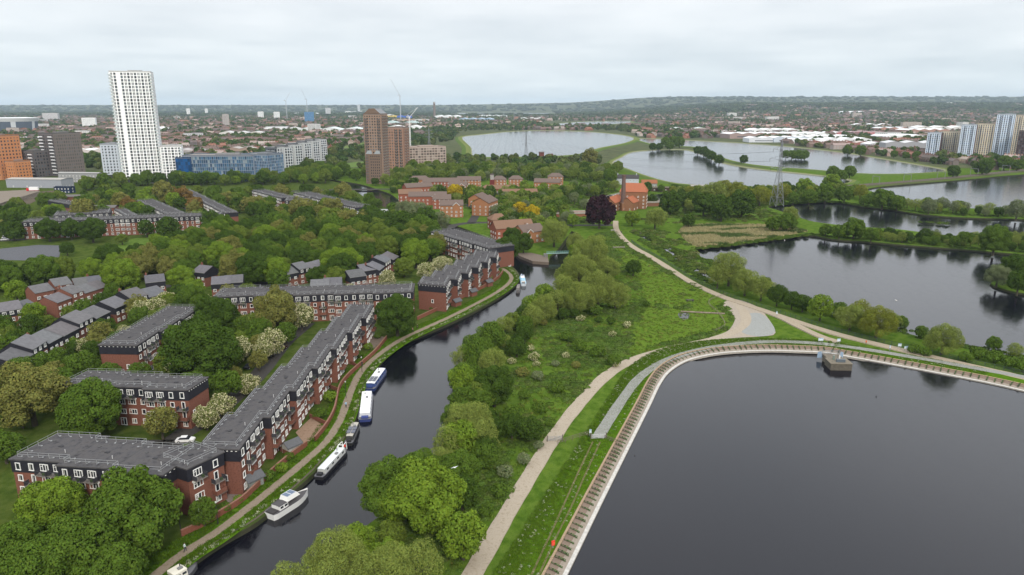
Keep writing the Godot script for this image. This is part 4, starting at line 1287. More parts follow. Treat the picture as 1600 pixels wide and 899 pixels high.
func shed(label: String, p: Vector2, turn: float, w: float, d: float, h: float, wall: Color, roof: Color, bays: int) -> void:
	var t := thing("warehouse", label, "warehouse", v3(p, hill(p.x, p.y)), turn, "warehouses between the reservoirs and the town")
	var m := MB.new()
	m.prism(PackedVector2Array([Vector2(-w, -d) / 2, Vector2(w, -d) / 2, Vector2(w, d) / 2, Vector2(-w, d) / 2]), -1, h, wall, false)
	m.at(0, h * 0.4, d / 2 + 0.15, w * 0.7, h * 0.18, 0.2, Color(0.07, 0.08, 0.1))
	part("wall", m, M.plain, t)
	m = MB.new()
	for k in bays:
		var x0 := -w / 2 + w * k / bays
		var x1 := x0 + w / bays
		var xm := (x0 + x1) / 2
		var r := (x1 - x0) * 0.11
		for s in [-1, 1]: m.tri(Vector3(x0, h, s * d / 2), Vector3(xm, h + r, s * d / 2), Vector3(x1, h, s * d / 2), wall)
		m.quad(Vector3(x0, h, d / 2 + 0.4), Vector3(x0, h, -d / 2 - 0.4), Vector3(xm, h + r, -d / 2 - 0.4), Vector3(xm, h + r, d / 2 + 0.4), roof)
		m.quad(Vector3(xm, h + r, d / 2 + 0.4), Vector3(xm, h + r, -d / 2 - 0.4), Vector3(x1, h, -d / 2 - 0.4), Vector3(x1, h, d / 2 + 0.4), roof)
	part("roof", m, M.plain, t)
	block(PackedVector2Array([p + Vector2(-w, -d) / 2, p + Vector2(w, -d) / 2, p + Vector2(w, d) / 2, p + Vector2(-w, d) / 2]), 6.0)


func terrace_mesh() -> Mesh:
	# a row of six small houses, 30 m by 9 m, pitched roof and back extensions; tinted by each copy
	var m := MB.new()
	m.prism(PackedVector2Array([Vector2(-15, -4.5), Vector2(15, -4.5), Vector2(15, 4.5), Vector2(-15, 4.5)]), -2, 5.6, Color(0.95, 0.82, 0.74), false)
	for s in [-1, 1]:
		m.tri(Vector3(s * 15, 5.6, 4.5), Vector3(s * 15, 8.6, 0), Vector3(s * 15, 5.6, -4.5), Color(0.8, 0.6, 0.5))
		m.quad(Vector3(-15.2, 5.5, s * 4.9), Vector3(-15.2, 8.7, 0), Vector3(15.2, 8.7, 0), Vector3(15.2, 5.5, s * 4.9), Color(0.8, 0.66, 0.6))
	for k in 6:
		var x := -12.5 + k * 5.0
		m.at(x + 2.3, 9.0, 0, 0.9, 1.4, 1.6, Color(0.75, 0.45, 0.35))
		m.at(x, 3.8, 4.6, 2.4, 1.6, 0.3, Color(1, 1, 1))
		m.at(x, 1.2, 4.6, 2.4, 1.6, 0.3, Color(1, 1, 0.95))
		m.at(x, 2.2, -6.2, 2.4, 4.4, 3.4, Color(0.85, 0.65, 0.55))
	return m.mesh(M.plain)


func blob_mesh(sd: int, n: int) -> Mesh:
	# a small far tree: leaf faces over a lumpy crown of radius 1, base at the origin
	var r := RandomNumberGenerator.new()
	r.seed = sd
	var m := MB.new()
	var lobes := []
	for k in 7: lobes.append([Vector3(r.randf_range(-0.55, 0.55), r.randf_range(0.55, 1.5), r.randf_range(-0.55, 0.55)), r.randf_range(0.4, 0.62)])
	for k in n:
		var lb: Array = lobes[k % 7]
		var d := Vector3(r.randfn(), r.randfn() * 0.8 + 0.25, r.randfn()).normalized()
		leaf_face(m, lb[0] + d * float(lb[1]) * r.randf_range(0.85, 1.08), d, 0.3, r, Color.WHITE * r.randf_range(0.6, 1.0))
	m.tube(Vector3(0, -0.2, 0), Vector3(0, 0.7, 0), 0.09, 0.06, 4, Color(0.5, 0.4, 0.3))
	return m.mesh(M.leaf)


func build_far_city() -> void:
	var pale := Color(0.74, 0.75, 0.76)
	var list := [
		[Vector2(603.4, -1846.5), 90, 40, 9, Color(0.3, 0.22, 0.2), pale, 3, "long brick-fronted works with pale roof beyond the upper reservoir"],
		[Vector2(723.9, -1884.6), 110, 60, 8, pale, Color(0.66, 0.67, 0.68), 4, "widest white-roofed warehouse beyond the upper reservoir"],
		[Vector2(739.9, -1708.3), 80, 50, 8, pale, Color(0.68, 0.68, 0.68), 3, "white warehouse with low gables beside the widest one"],
		[Vector2(626.1, -1646.5), 60, 24, 8, Color(0.5, 0.55, 0.62), pale, 2, "blue-grey warehouse close to the reservoir bank"],
		[Vector2(655, -1509.9), 70, 22, 6, Color(0.3, 0.14, 0.12), Color(0.6, 0.6, 0.6), 2, "brick-walled warehouse with white roof close to the reservoir bank"],
		[Vector2(957.2, -2008.9), 90, 50, 7, Color(0.5, 0.2, 0.2), Color(0.3, 0.2, 0.2), 5, "row of dark red gabled units in front of the terraces"],
		[Vector2(702.2, -1276.1), 62, 26, 13, Color(0.32, 0.32, 0.34), Color(0.55, 0.55, 0.56), 2, "tall blank grey warehouse beside the blue striped towers"],
		[Vector2(923.1, -1740.9), 70, 40, 8, pale, Color(0.68, 0.69, 0.7), 2, "white curved-roof unit behind the tall grey warehouse"],
		[Vector2(1186, -2101.1), 90, 40, 10, Color(0.34, 0.2, 0.16), pale, 3, "brown brick works with white plant on its roof"],
		[Vector2(1202.7, -2313.2), 70, 30, 9, Color(0.4, 0.22, 0.17), Color(0.6, 0.62, 0.65), 2, "brown and white works among the eastern terraces"],
		[Vector2(625.8, -2150.4), 120, 30, 7, pale, pale, 3, "long low pale shed behind reservoir trees"],
		[Vector2(560.6, -2313.2), 150, 30, 6, Color(0.5, 0.55, 0.52), Color(0.5, 0.56, 0.54), 1, "pale green long shed behind reservoir trees"],
		[Vector2(2274.5, -4892.2), 160, 50, 9, pale, pale, 2, "white shed far up the eastern slope"],
		[Vector2(4273.1, -7073.5), 160, 60, 12, pale, pale, 2, "white hall on the eastern ridge"],
		[Vector2(2527.8, -4646.6), 140, 40, 8, Color(0.6, 0.48, 0.3), Color(0.5, 0.42, 0.3), 1, "sand-coloured shed far up the eastern slope"],
		[Vector2(-556.9, -2256.3), 210, 60, 9, Color(0.66, 0.68, 0.69), Color(0.55, 0.62, 0.62), 2, "long white shed with teal roof edge beyond the marsh"],
		[Vector2(-396.7, -2502.4), 190, 45, 9, pale, pale, 2, "long white shed behind the brown towers"],
		[Vector2(-501.8, -3569.7), 170, 40, 14, Color(0.42, 0.3, 0.2), Color(0.45, 0.38, 0.3), 3, "brown retail shed beyond the brown towers"],
		[Vector2(-467.5, -3091), 170, 40, 10, Color(0.5, 0.62, 0.62), Color(0.5, 0.62, 0.62), 1, "pale teal retail shed in front of the brown one"],
		[Vector2(-652.3, -4424.4), 90, 20, 20, Color(0.04, 0.12, 0.5), Color(0.05, 0.13, 0.45), 1, "blue box shed behind the brown retail shed"],
		[Vector2(-774.6, -4646.6), 100, 30, 18, Color(0.6, 0.45, 0.1), Color(0.5, 0.42, 0.2), 1, "yellow-fronted shed behind the teal one"],
		[Vector2(-186.9, -3868.8), 180, 60, 14, Color(0.3, 0.42, 0.55), Color(0.4, 0.5, 0.6), 3, "blue-grey works by the far chimney"],
		[Vector2(-407.7, -4646.6), 160, 60, 18, pale, pale, 2, "white works at the foot of the far chimney"],
		[Vector2(-1007.3, -5470.2), 240, 60, 14, pale, pale, 3, "white distribution sheds far across the valley"],
		[Vector2(-1863.8, -6646.7), 260, 70, 12, pale, pale, 3, "long white sheds on the far western plain"],
		[Vector2(-1779.1, -8464.9), 300, 80, 16, pale, pale, 3, "white sheds low on the far horizon plain"],
		[Vector2(-135.9, -5165.2), 200, 60, 14, pale, Color(0.5, 0.58, 0.6), 3, "pale works beside the far northern water"],
		[Vector2(111.2, -4222.4), 140, 50, 10, pale, pale, 2, "white sheds beside the far water strip"],
		[Vector2(-752.7, -2373), 120, 40, 9, pale, Color(0.5, 0.5, 0.5), 2, "grey shed between marsh and terraces"],
		[Vector2(-717.6, -1224.3), 70, 40, 7, Color(0.55, 0.5, 0.48), Color(0.72, 0.72, 0.72), 2, "white retail shed between the grey tower and the white tower"],
		[Vector2(-540.1, -1192), 60, 30, 9, Color(0.42, 0.38, 0.37), Color(0.4, 0.38, 0.37), 2, "grey car park building behind the blue netting"],
		[Vector2(-440.8, -1241.1), 90, 30, 9, Color(0.3, 0.22, 0.18), Color(0.35, 0.32, 0.3), 3, "brown low block behind the stepped apartments"],
		[Vector2(-1077.5, -1646.5), 90, 30, 8, pale, pale, 2, "low white shed behind the grey towers"],
		[Vector2(-1191.7, -2373), 140, 40, 9, pale, pale, 2, "low white shed far behind the white tower"],
		[Vector2(-744.5, -2008.9), 120, 30, 8, Color(0.6, 0.58, 0.55), Color(0.5, 0.5, 0.5), 2, "pale shed behind the terraces of the western town"]]
	list.append_array([[Vector2(575.2, -1646.5), 60, 30, 7, Color(0.6, 0.62, 0.66), pale, 2, "white shed at the reservoir bank below the long works"], [Vector2(649.5, -1589.1), 55, 26, 7, pale, pale, 3, "sawtooth white shed close behind the reservoir bank"], [Vector2(731.1, -1589.1), 70, 24, 7, Color(0.66, 0.67, 0.69), pale, 2, "low white shed at the bend of the upper reservoir"], [Vector2(705.4, -1461.3), 60, 22, 6, Color(0.32, 0.14, 0.11), Color(0.5, 0.42, 0.38), 2, "red brick shed at the bend of the upper reservoir"], [Vector2(699.8, -1372.9), 44, 20, 8, Color(0.5, 0.5, 0.52), pale, 1, "grey shed beside the tall blank warehouse"], [Vector2(895.2, -2008.9), 120, 40, 8, pale, pale, 4, "long white distribution shed behind the reservoir works"], [Vector2(768, -2150.4), 100, 40, 9, pale, pale, 3, "tall white shed behind the long brick-fronted works"], [Vector2(1355.6, -2313.2), 110, 40, 10, Color(0.6, 0.58, 0.56), pale, 2, "pale hall behind the striped towers"], [Vector2(1383.7, -2808.2), 140, 40, 9, Color(0.6, 0.6, 0.62), pale, 2, "white sheds among the eastern terraces"]])
	for r in list:
		var big := 1.45 if (r[0] as Vector2).x > 450.0 and r[1] < 115 else 1.0
		shed(r[7], r[0], rng.randf_range(-0.2, 0.2), r[1] * big, r[2] * big, r[3] * (1.0 + (big - 1.0) * 0.6), r[4], r[5], r[6] + int(big))
	# raised road behind the blue block
	var vt := thing("viaduct", "pale concrete road viaduct curving behind the blue netted block", "bridge")
	var vp := smooth(pts([-505.5, -1057.3, -523.5, -1180.2, -507.3, -1272.4, -472.8, -1334.8, -427.5, -1379.9]), 6)
	var m := MB.new()
	sweep(vp, [[-6, 6.5], [-6, 9.4], [-5.6, 9.4], [-5.6, 8.6], [5.6, 8.6], [5.6, 9.4], [6, 9.4], [6, 6.5]], [Color(0.4, 0.37, 0.33)], m)
	part("deck", m, M.concrete, vt)
	for k in range(1, vp.size(), 3):
		m = MB.new()
		m.at(vp[k].x, 3.5, vp[k].y, 2.5, 7, 4, Color(0.38, 0.35, 0.31))
		part("pier", m, M.concrete, vt)
	# rows of houses and trees out to the ridge
	var tm := terrace_mesh()
	var xf := []
	var cols := []
	var tx := []
	var tc := []
	var zone := FastNoiseLite.new()
	zone.seed = 21
	zone.frequency = 0.0021
	var kinds := FastNoiseLite.new()
	kinds.seed = 33
	kinds.frequency = 0.0007
	var wet := []
	for o in get_children():
		if str(o.name).begins_with("reservoir_bank"):
			wet.append((o as MeshInstance3D).get_aabb().grow(12.0))
	var d := 930.0
	while d < 7600.0:
		var half := d * 0.76
		var stepz := 26.0 + d * 0.0115
		var x := -half
		while x < half:
			x += (30.0 + d * 0.006) * rng.randf_range(0.9, 1.3)
			var z := -d + rng.randf_range(-0.3, 0.3) * stepz
			var p := Vector2(x, z)
			var y := hill(x, z)
			var hit := false
			for w in wet:
				if (w as AABB).has_point(Vector3(x, 2.0, z)): hit = true
			if hit or not free_at(p): continue
			# the valley floor north of the houses is wooded marsh; the slopes are town
			var marsh := x > -330 and x < 260 and d < 2000
			if x > -170 and x < 330 and d < 1500: marsh = true
			if d > 2000 and x > -260 and x < 420 and d < 3200 and zone.get_noise_2d(x, z) > -0.25: marsh = true
			var town := zone.get_noise_2d(x * 0.8, z * 0.8) + 0.22 - (0.0 if d < 4500 else (d - 4500.0) / 4200.0)
			if not marsh and town > 0.0 and rng.randf() < 0.88:
				var turn := snappedf(kinds.get_noise_2d(x, z) * 5.0, PI / 4) + 0.2
				var s := 1.0 + d * 0.00007
				xf.append(Transform3D(Basis(Vector3.UP, turn).scaled(Vector3(s * rng.randf_range(0.7, 1.15), s * rng.randf_range(0.9, 1.25), s)), Vector3(x, y, z)))
				var k := rng.randf()
				var c := Color(0.185, 0.15, 0.135) if k < 0.45 else Color(0.155, 0.15, 0.15) if k < 0.8 else Color(0.42, 0.41, 0.40) if k < 0.93 else Color(0.27, 0.16, 0.12)
				cols.append(jit(c, 0.2))
			var many := 3 if marsh else 3 if town > 0.0 else 4
			for q in many:
				if rng.randf() > (0.72 if town > 0.0 and not marsh else 0.95): continue
				var tp := Vector3(x + rng.randf_range(-18, 18), 0, z + rng.randf_range(-14, 14))
				if not free_at(Vector2(tp.x, tp.z)): continue
				tp.y = hill(tp.x, tp.z) - 0.6
				var r := rng.randf_range(3.6, 6.4) * (1.0 + d * 0.00012)
				tx.append(Transform3D(Basis(Vector3.UP, rng.randf() * TAU).scaled(Vector3(r, r * rng.randf_range(0.8, 1.1), r)), tp))
				var g := Color(0.065, 0.11, 0.028) if rng.randf() < 0.6 else Color(0.11, 0.14, 0.04)
				tc.append(jit(g, 0.25))
		d += stepz
	print("town ", xf.size(), " trees ", tx.size())
	multi("town_rows", tm, xf, cols, "far-off rows of small brown houses spreading to the ridge", "town")
	var near_x := []
	var near_c := []
	var far_x := []
	var far_c := []
	for k in tx.size():
		if (tx[k] as Transform3D).origin.z > -1900.0:
			near_x.append(tx[k]); near_c.append(tc[k])
		else:
			far_x.append(tx[k]); far_c.append(tc[k])
	multi("woodland", blob_mesh(1, 420), near_x, near_c, "green belt of trees along the valley beyond the houses", "woodland")
	multi("woodland", blob_mesh(2, 130), far_x, far_c, "far trees scattered through the town and over the ridge", "woodland")
	# closed woodland on the ridge
	var rx := []
	var rc := []
	for k in 5200:
		var z := -rng.randf_range(5200.0, 11500.0)
		var x := rng.randf_range(-0.8, 0.8) * -z
		if zone.get_noise_2d(x * 0.5, z * 0.5) < -0.35: continue
		var r := rng.randf_range(14.0, 26.0)
		var hit := false
		for w in wet:
			if (w as AABB).grow(40).has_point(Vector3(x, 2.0, z)): hit = true
		if hit: continue
		rx.append(Transform3D(Basis(Vector3.UP, rng.randf() * TAU).scaled(Vector3(r * 1.6, r * 0.6, r * 1.6)), Vector3(x, hill(x, z) - 5.0, z)))
		rc.append(jit(Color(0.065, 0.10, 0.035), 0.25))
	multi("ridge_forest", blob_mesh(3, 160), rx, rc, "dark wooded ridge along the horizon", "forest")


# ---------------------------------------------------------------- trees

var protos := {}


func leaf_face(m: MB, p: Vector3, d: Vector3, s: float, r: RandomNumberGenerator, col: Color, wild := 0.42) -> void:
	var n := (d + Vector3(r.randfn(), r.randfn(), r.randfn()) * wild).normalized()
	var u := n.cross(Vector3(r.randfn(), r.randfn(), r.randfn())).normalized()
	var v := n.cross(u)
	var a := s * r.randf_range(0.7, 1.3)
	var b := a * r.randf_range(0.6, 0.95)
	m.quad(p - u * a, p + v * b, p + u * a, p - v * b, col)


func crown_mesh(style: String, sd: int, R: float, size: float, count: int, bloom: Color) -> Array:
	# returns [crown MB, trunk MB]; the base of the trunk is the origin, crown radius R
	var r := RandomNumberGenerator.new()
	r.seed = sd
	var m := MB.new()
	var fl := MB.new()
	var tr := MB.new()
	var cy := R * 0.98 + 0.5
	var flat := 0.95
	if style == "shrub":
		cy = R * 0.62
		flat = 0.8
	elif style == "column":
		cy = R * 2.2 + 1.0
		flat = 2.1
	var lobes := []
	var n := 58 if style == "round" else 46 if style == "willow" else 16 if style == "shrub" else 24
	if style == "loose": n = 48
	for k in n:
		var q := float(k) / n
		var yy := 1.0 - 1.8 * q if style != "shrub" else 1.0 - 1.25 * q
		var ring := sqrt(maxf(0.0, 1.0 - yy * yy))
		var a := k * 2.39996 + r.randf_range(-0.5, 0.5)
		var rad := R * r.randf_range(0.58, 0.84)
		var lr := R * (r.randf_range(0.17, 0.31) if style != "shrub" else r.randf_range(0.3, 0.45))
		if style == "loose": rad = R * r.randf_range(0.5, 0.9)
		if style == "shrub": rad = R * r.randf_range(0.45, 0.7)
		lobes.append([Vector3(cos(a) * ring * rad, cy + yy * rad * flat, sin(a) * ring * rad), lr, r.randf_range(0.86, 1.12)])
	lobes.append([Vector3(0, cy, 0), R * 0.6, 0.9])
	var total := 0.0
	for lb in lobes: total += lb[1] * lb[1]
	for lb in lobes:
		var c: Vector3 = lb[0]
		var lr: float = lb[1]
		var cnt := int(count * lr * lr / total)
		var next := lobes.filter(func(o): return o != lb and (o[0] as Vector3).distance_to(c) < lr * 1.1 + float(o[1]) * 0.71)
		for k in cnt:
			var d := Vector3(r.randfn(), r.randfn() + 0.2, r.randfn()).normalized()
			var p := c + d * lr * r.randf_range(0.78, 1.1) * Vector3(1, 0.86, 1)
			var deep := false
			for o in next:
				if (o[0] as Vector3).distance_squared_to(p) < float(o[1]) * float(o[1]) * 0.5:
					deep = true
					break
			if deep: continue
			if style == "willow":
				p.y -= absf(r.randfn()) * R * 0.05
			var k2: float = lb[2] * r.randf_range(0.88, 1.12)
			var col := Color(k2 * r.randf_range(0.93, 1.1), k2, k2 * r.randf_range(0.85, 1.1))
			col *= 0.72
			if bloom.a > 0.0 and r.randf() < bloom.a:
				leaf_face(fl, p + d * 0.08, d, size * 0.9, r, Color(bloom.r, bloom.g, bloom.b) * r.randf_range(0.75, 1.0), 0.6)
				continue
			if style == "willow":
				var nn := (d + Vector3(r.randfn(), r.randfn(), r.randfn()) * 0.5).normalized()
				var u := nn.cross(Vector3(r.randfn(), 0.6, r.randfn())).cross(nn).normalized()
				var v := nn.cross(u).normalized()
				var s := size * r.randf_range(0.8, 1.5)
				m.quad(p - u * s * 0.7, p + v * s * 0.34, p + u * s * 0.9, p - v * s * 0.34, col)
			else:
				leaf_face(m, p, d + Vector3(0, 0.25, 0), size, r, col)
	# trunk and limbs
	var bark := Color(0.09, 0.075, 0.055)
	if style != "shrub":
		var tw := R * 0.065
		tr.tube(Vector3(0, -0.4, 0), Vector3(0, cy * 0.5, 0), tw * 1.3, tw, 7, bark)
		tr.tube(Vector3(0, cy * 0.5, 0), Vector3(0, cy * 0.95, 0), tw, tw * 0.6, 6, bark)
		for k in 6:
			var a := k * TAU / 6 + r.randf_range(-0.4, 0.4)
			tr.tube(Vector3(0, cy * r.randf_range(0.42, 0.62), 0), Vector3(cos(a) * R * 0.6, cy * r.randf_range(0.85, 1.1), sin(a) * R * 0.6), tw * 0.55, tw * 0.2, 5, bark)
	else:
		for k in 5:
			var a := k * TAU / 5
			tr.tube(Vector3(0, -0.2, 0), Vector3(cos(a) * R * 0.45, R * 0.7, sin(a) * R * 0.45), 0.06, 0.03, 4, bark)
	return [m, tr, fl]


func leaf_mat(kind: String) -> StandardMaterial3D:
	var c: Color = KINDS[kind][0]
	var key := "leaf_" + kind
	if not M.has(key):
		var m: StandardMaterial3D = M.leaf.duplicate()
		m.resource_name = key
		m.albedo_color = Color(c.r * 1.35, c.g * 1.35, c.b * 1.35).linear_to_srgb()
		M[key] = m
	return M[key]


# colour, node name, words, bloom (alpha: share of faces that are flowers)
var KINDS := {
	"dark": [Color(0.048, 0.085, 0.014), "dark_leaved_tree", "dark green broad-crowned tree"],
	"mid": [Color(0.074, 0.125, 0.018), "green_tree", "mid green broad-crowned tree"],
	"leafy": [Color(0.108, 0.152, 0.025), "leafy_tree", "yellowish green broad-crowned tree"],
	"bright": [Color(0.125, 0.195, 0.022), "fresh_green_tree", "bright fresh-green round tree"],
	"willow": [Color(0.175, 0.22, 0.05), "willow_tree", "pale grey-green willow"],
	"grey": [Color(0.14, 0.17, 0.085), "willow_tree", "silvery grey willow"],
	"weeping": [Color(0.17, 0.195, 0.03), "weeping_willow", "yellow-green weeping willow"],
	"olive": [Color(0.16, 0.165, 0.045), "young_leaf_tree", "olive tree with thin young leaves"],
	"cream": [Color(0.12, 0.15, 0.035), "blossom_tree", "tree covered in cream blossom"],
	"brown": [Color(0.17, 0.11, 0.035), "bronze_tree", "bronze-brown leaved tree"],
	"copper": [Color(0.03, 0.014, 0.02), "copper_beech", "dark purple copper beech"],
	"gold": [Color(0.36, 0.27, 0.015), "golden_tree", "golden yellow tree"],
	"column": [Color(0.045, 0.072, 0.02), "poplar_tree", "slim dark upright poplar"]}


func tree(kind: String, x: float, z: float, R: float, where: String, group: String, shrub := false) -> void:
	var info: Array = KINDS[kind]
	var style := "round"
	if kind in ["willow", "grey", "weeping"]: style = "willow"
	elif kind == "column": style = "column"
	elif kind in ["olive", "brown"]: style = "loose"
	if shrub: style = "shrub"
	var base := 8.0 if R > 5.2 else 4.2
	if shrub: base = 2.2
	if style == "column": base = 2.2
	var near := z > -420.0
	var key := "%s_%s_%.1f_%s_%d" % ["bloom" if kind == "cream" else "leaf", style, base, near, rng.randi() % 3]
	if not protos.has(key):
		var bloom := Color(0, 0, 0, 0)
		if kind == "cream": bloom = Color(0.62, 0.58, 0.36, 0.45)
		var lf := 0.25 if near else 0.5
		if shrub: lf = 0.2 if near else 0.3
		if style == "willow": lf *= 0.9
		if base < 5.0 and not shrub: lf *= 0.8
		var cnt := int(base * base * (540.0 if near else 130.0))
		if shrub: cnt = 1500 if near else 600
		if style == "loose": cnt = int(cnt * 0.62)
		if style == "column": cnt = 2200
		var shape := crown_mesh(style, hash(key), base, lf, cnt, bloom)
		protos[key] = [(shape[0] as MB).mesh(M.leaf), (shape[1] as MB).mesh(M.bark), (shape[2] as MB).mesh(M.leaf)]
	var called: String = info[1]
	var words: String = info[2]
	if shrub:
		called = "shrub"
		words = words.replace("broad-crowned tree", "rounded shrub").replace("round tree", "rounded shrub").replace("tree covered in cream blossom", "shrub covered in pale blossom").replace("olive tree with thin young leaves", "olive brown shrub").replace("willow", "willow shrub").replace("bronze-brown leaved tree", "bronze-brown shrub")
	var grp := "" if group == "" else (words + "s ").replace("leavess", "leaves").replace("tree with", "trees with").replace("tree covered in cream blossoms", "trees in cream blossom") + group
	if group != "": words = ("small " if R < (4.6 if not shrub else 1.4) else "large " if R > (6.6 if not shrub else 2.2) else "") + words
	var o := thing(called, words + " " + where, "shrub" if shrub else "tree", Vector3(x, 1.2, z), rng.randf() * TAU, grp)
	var s := R / base
	var sy := s * rng.randf_range(0.9, 1.12)
	var cr := inst("crown", protos[key][0], o)
	var tk := inst("stem" if shrub else "trunk", protos[key][1], o)
	cr.material_override = leaf_mat(kind)
	cr.scale = Vector3(s, sy, s)
	tk.scale = Vector3(s, sy, s)
	if (protos[key][2] as Mesh).get_surface_count(): inst("blossom", protos[key][2], o).scale = Vector3(s, sy, s)


func trees(kind: String, list: Array, where: String, group: String, shrub := false) -> void:
	for k in range(0, list.size(), 3):
		tree(kind, list[k], list[k + 1], list[k + 2], where, group, shrub)


func fill(poly: PackedVector2Array, gap: float, kinds: Array, r0: float, r1: float, where: String, group: String, most: int) -> void:
	var box := Rect2(poly[0], Vector2.ZERO)
	for p in poly: box = box.expand(p)
	var n := 0
	var z := box.end.y
	while z > box.position.y and n < most:
		var x := box.position.x
		while x < box.end.x and n < most:
			var p := Vector2(x + rng.randf_range(-0.42, 0.42) * gap, z + rng.randf_range(-0.42, 0.42) * gap)
			x += gap
			if inside(p, poly) and free_at(p):
				tree(kinds[rng.randi() % kinds.size()], p.x, p.y, rng.randf_range(r0, r1), where, group)
				n += 1
		z -= gap
	print(where, " ", n)


func build_trees() -> void:
	# ---- the foot of the estate, nearest the camera
	var w := "at the foot of the estate by the towpath"
	trees("mid", [-67.9, -112.9, 8.2, -71.5, -101.8, 7.3, -83.3, -103.5, 6.2, -74.8, -97.2, 6.1, -65.4, -99.9, 5.6], w, "by the towpath")
	trees("bright", [-86.3, -118.6, 6], w, "by the towpath")
	trees("mid", [-59.4, -121.6, 2.7], "inside the garden wall of the short end block", "by the towpath")
	w = "between the flat-roofed blocks"
	trees("olive", [-121.4, -166.3, 9], w, "among the flats")
	trees("mid", [-101.7, -158.3, 7.7, -114.9, -146.5, 4.3, -142.6, -193.1, 4.1, -138.7, -199.1, 4.2], w, "among the flats")
	trees("dark", [-90.1, -194, 10.7, -102.3, -233.8, 7.9], w, "among the flats")
	trees("mid", [-109.6, -217.2, 5.8, -93.2, -235, 4], w, "among the flats")
	trees("cream", [-73.8, -185.9, 3.4, -75.3, -170.4, 3.6, -76.3, -163.5, 3.2, -77.5, -217.6, 4.5, -78.8, -213.1, 3.2], "along the court wall behind the long canal block", "along the court")
	trees("olive", [-83.2, -240.9, 8.1], "in front of the wide court-facing block", "along the court")
	trees("bright", [-78.5, -268.2, 4.5, -121.1, -203.5, 2.9, -146, -224.5, 2.1], "beside the grey roofs of the estate", "among the flats")
	trees("cream", [-83, -262.2, 4.9, -134.2, -258, 4.8, -137.3, -253, 4.3, -135.8, -269.9, 4, -138.4, -217.9, 3.1, -70.7, -341, 5.3, -68, -286.1, 3.7, -55.1, -304.3, 4, -33.3, -327.6, 5.4, -38.8, -317.3, 4.7], "beside the grey roofs of the estate", "among the flats")
	trees("dark", [-40.4, -238.5, 7.4], "where the towpath meets the stepped block", "among the flats")
	trees("bright", [-166.4, -294.2, 8.2, -177.1, -251.5, 4.7, -106.3, -310.6, 6.9, -145, -302.5, 6.2, -132, -283.4, 5.3, -203.9, -282.3, 4.7, -76.3, -324.1, 7.2, -86.9, -330.1, 4.9], "rising above the houses of the estate", "among the houses")
	trees("mid", [-169.4, -331.6, 6.1, -118, -309, 4.6, -171.5, -229.5, 3.9, -123.1, -263.3, 5.9, -111.4, -261.2, 4.4, -166.6, -286.1, 3.7], "rising above the houses of the estate", "among the houses")
	trees("gold", [-99.6, -358.5, 4.9], "among the dark trees of the estate", "")
	trees("gold", [-50.1, -619.1, 7.2], "beside the road of parked cars", "")
	trees("gold", [5.7, -521.9, 5.2, 14.4, -495, 5.8], "behind the lock houses", "behind the lock houses")
	trees("copper", [57.9, -466.2, 10.1], "at the start of the gravel path by the engine house", "")
	trees("copper", [-77.1, -405.2, 4.4, -64.9, -445.8, 4.9, -50.8, -450.3, 4.1, -71.5, -462.4, 3.4], "among the green crowns near the dark slate block", "near the dark slate block")
	trees("brown", [-264.8, -570.5, 7.7, -240.8, -538.4, 6.8, -295.9, -614.7, 6.6, -288.4, -531.8, 6.7], "along the street of grey-roofed terraces", "along the terrace street")
	trees("olive", [-285.6, -582.2, 9.4, -304, -552.4, 8, -297.2, -489.7, 8, -227.4, -566.7, 7.2, -192.2, -531.8, 6.7, -159.8, -463.2, 7.6, -144.8, -484.3, 8.8, -201.8, -538.4, 6.8, -199.1, -614.7, 6.6, -144.6, -606.3, 7.6, -131.4, -519.1, 7.5], "along the street of grey-roofed terraces", "along the terrace street")
	trees("column", [-331.1, -813.9, 3.6, -322.3, -837.1, 4.5, -302.2, -806.5, 4.3, -161.5, -1301.8, 4.6], "standing in front of the blue netted block", "in front of the blue netted block")
	trees("grey", [-60.6, -461.1, 10, -47.1, -450.9, 7.4, -75.3, -495.4, 8.1], "below the red brick terraces", "below the red brick terraces")
	trees("dark", [-277.4, -419.8, 7.3, -267.9, -425.9, 6.2, -249, -415.8, 8, -299.9, -421.7, 6.2, -226.4, -434.4, 5.1, -209.8, -428.3, 7.4, -194.6, -455.8, 7.5, -309.9, -452.9, 4.9, -241.3, -377.8, 3.8, -229.5, -313.7, 4.6, -217.8, -311.3, 4.6, -207.9, -312.4, 4.3], "between the long distant block and the sports court", "by the sports court")
	trees("leafy", [-186, -407.5, 6.3, -228.1, -409, 3.7, -209.6, -473.1, 6, -253.5, -472.8, 3.9], "between the long distant block and the sports court", "by the sports court")
	# ---- wooded estate further back
	var mix := ["dark", "mid", "leafy", "dark", "dark", "leafy", "bright", "olive", "mid"]
	fill(pts([-224.7, -286.1, -244, -312.4, -203.3, -317.2, -193.8, -343.5, -178.6, -414.9, -159.3, -459.8, -70.7, -485.8, -50.3, -440.7, -39.1, -386.4, -47.5, -319.6, -68.3, -305.4, -112.6, -302, -144.2, -310, -190, -319.6]), 10.5, mix, 5.0, 8.0, "in the wooded heart of the estate", "in the wooded estate", 200)
	fill(pts([-325.3, -423.2, -300.9, -445.4, -275.5, -480.4, -213.6, -500, -162.7, -469.9, -71.5, -491.4, -93.1, -540.7, -137.5, -635.5, -213.3, -743, -322.8, -718.7, -390, -617.5, -381.7, -500]), 17.0, mix, 3.4, 6.2, "between the long distant block and the terraces", "beyond the playing field", 130)
	fill(pts([-406.7, -674.6, -393.8, -718.7, -216.5, -730.7, -184.5, -762.2, -199.5, -858.2, -254.2, -949.6, -256.8, -796.5, -432.5, -718.7]), 15.0, ["dark", "mid", "leafy", "bright"], 5.0, 7.5, "at the foot of the white tower and its neighbours", "below the towers", 70)
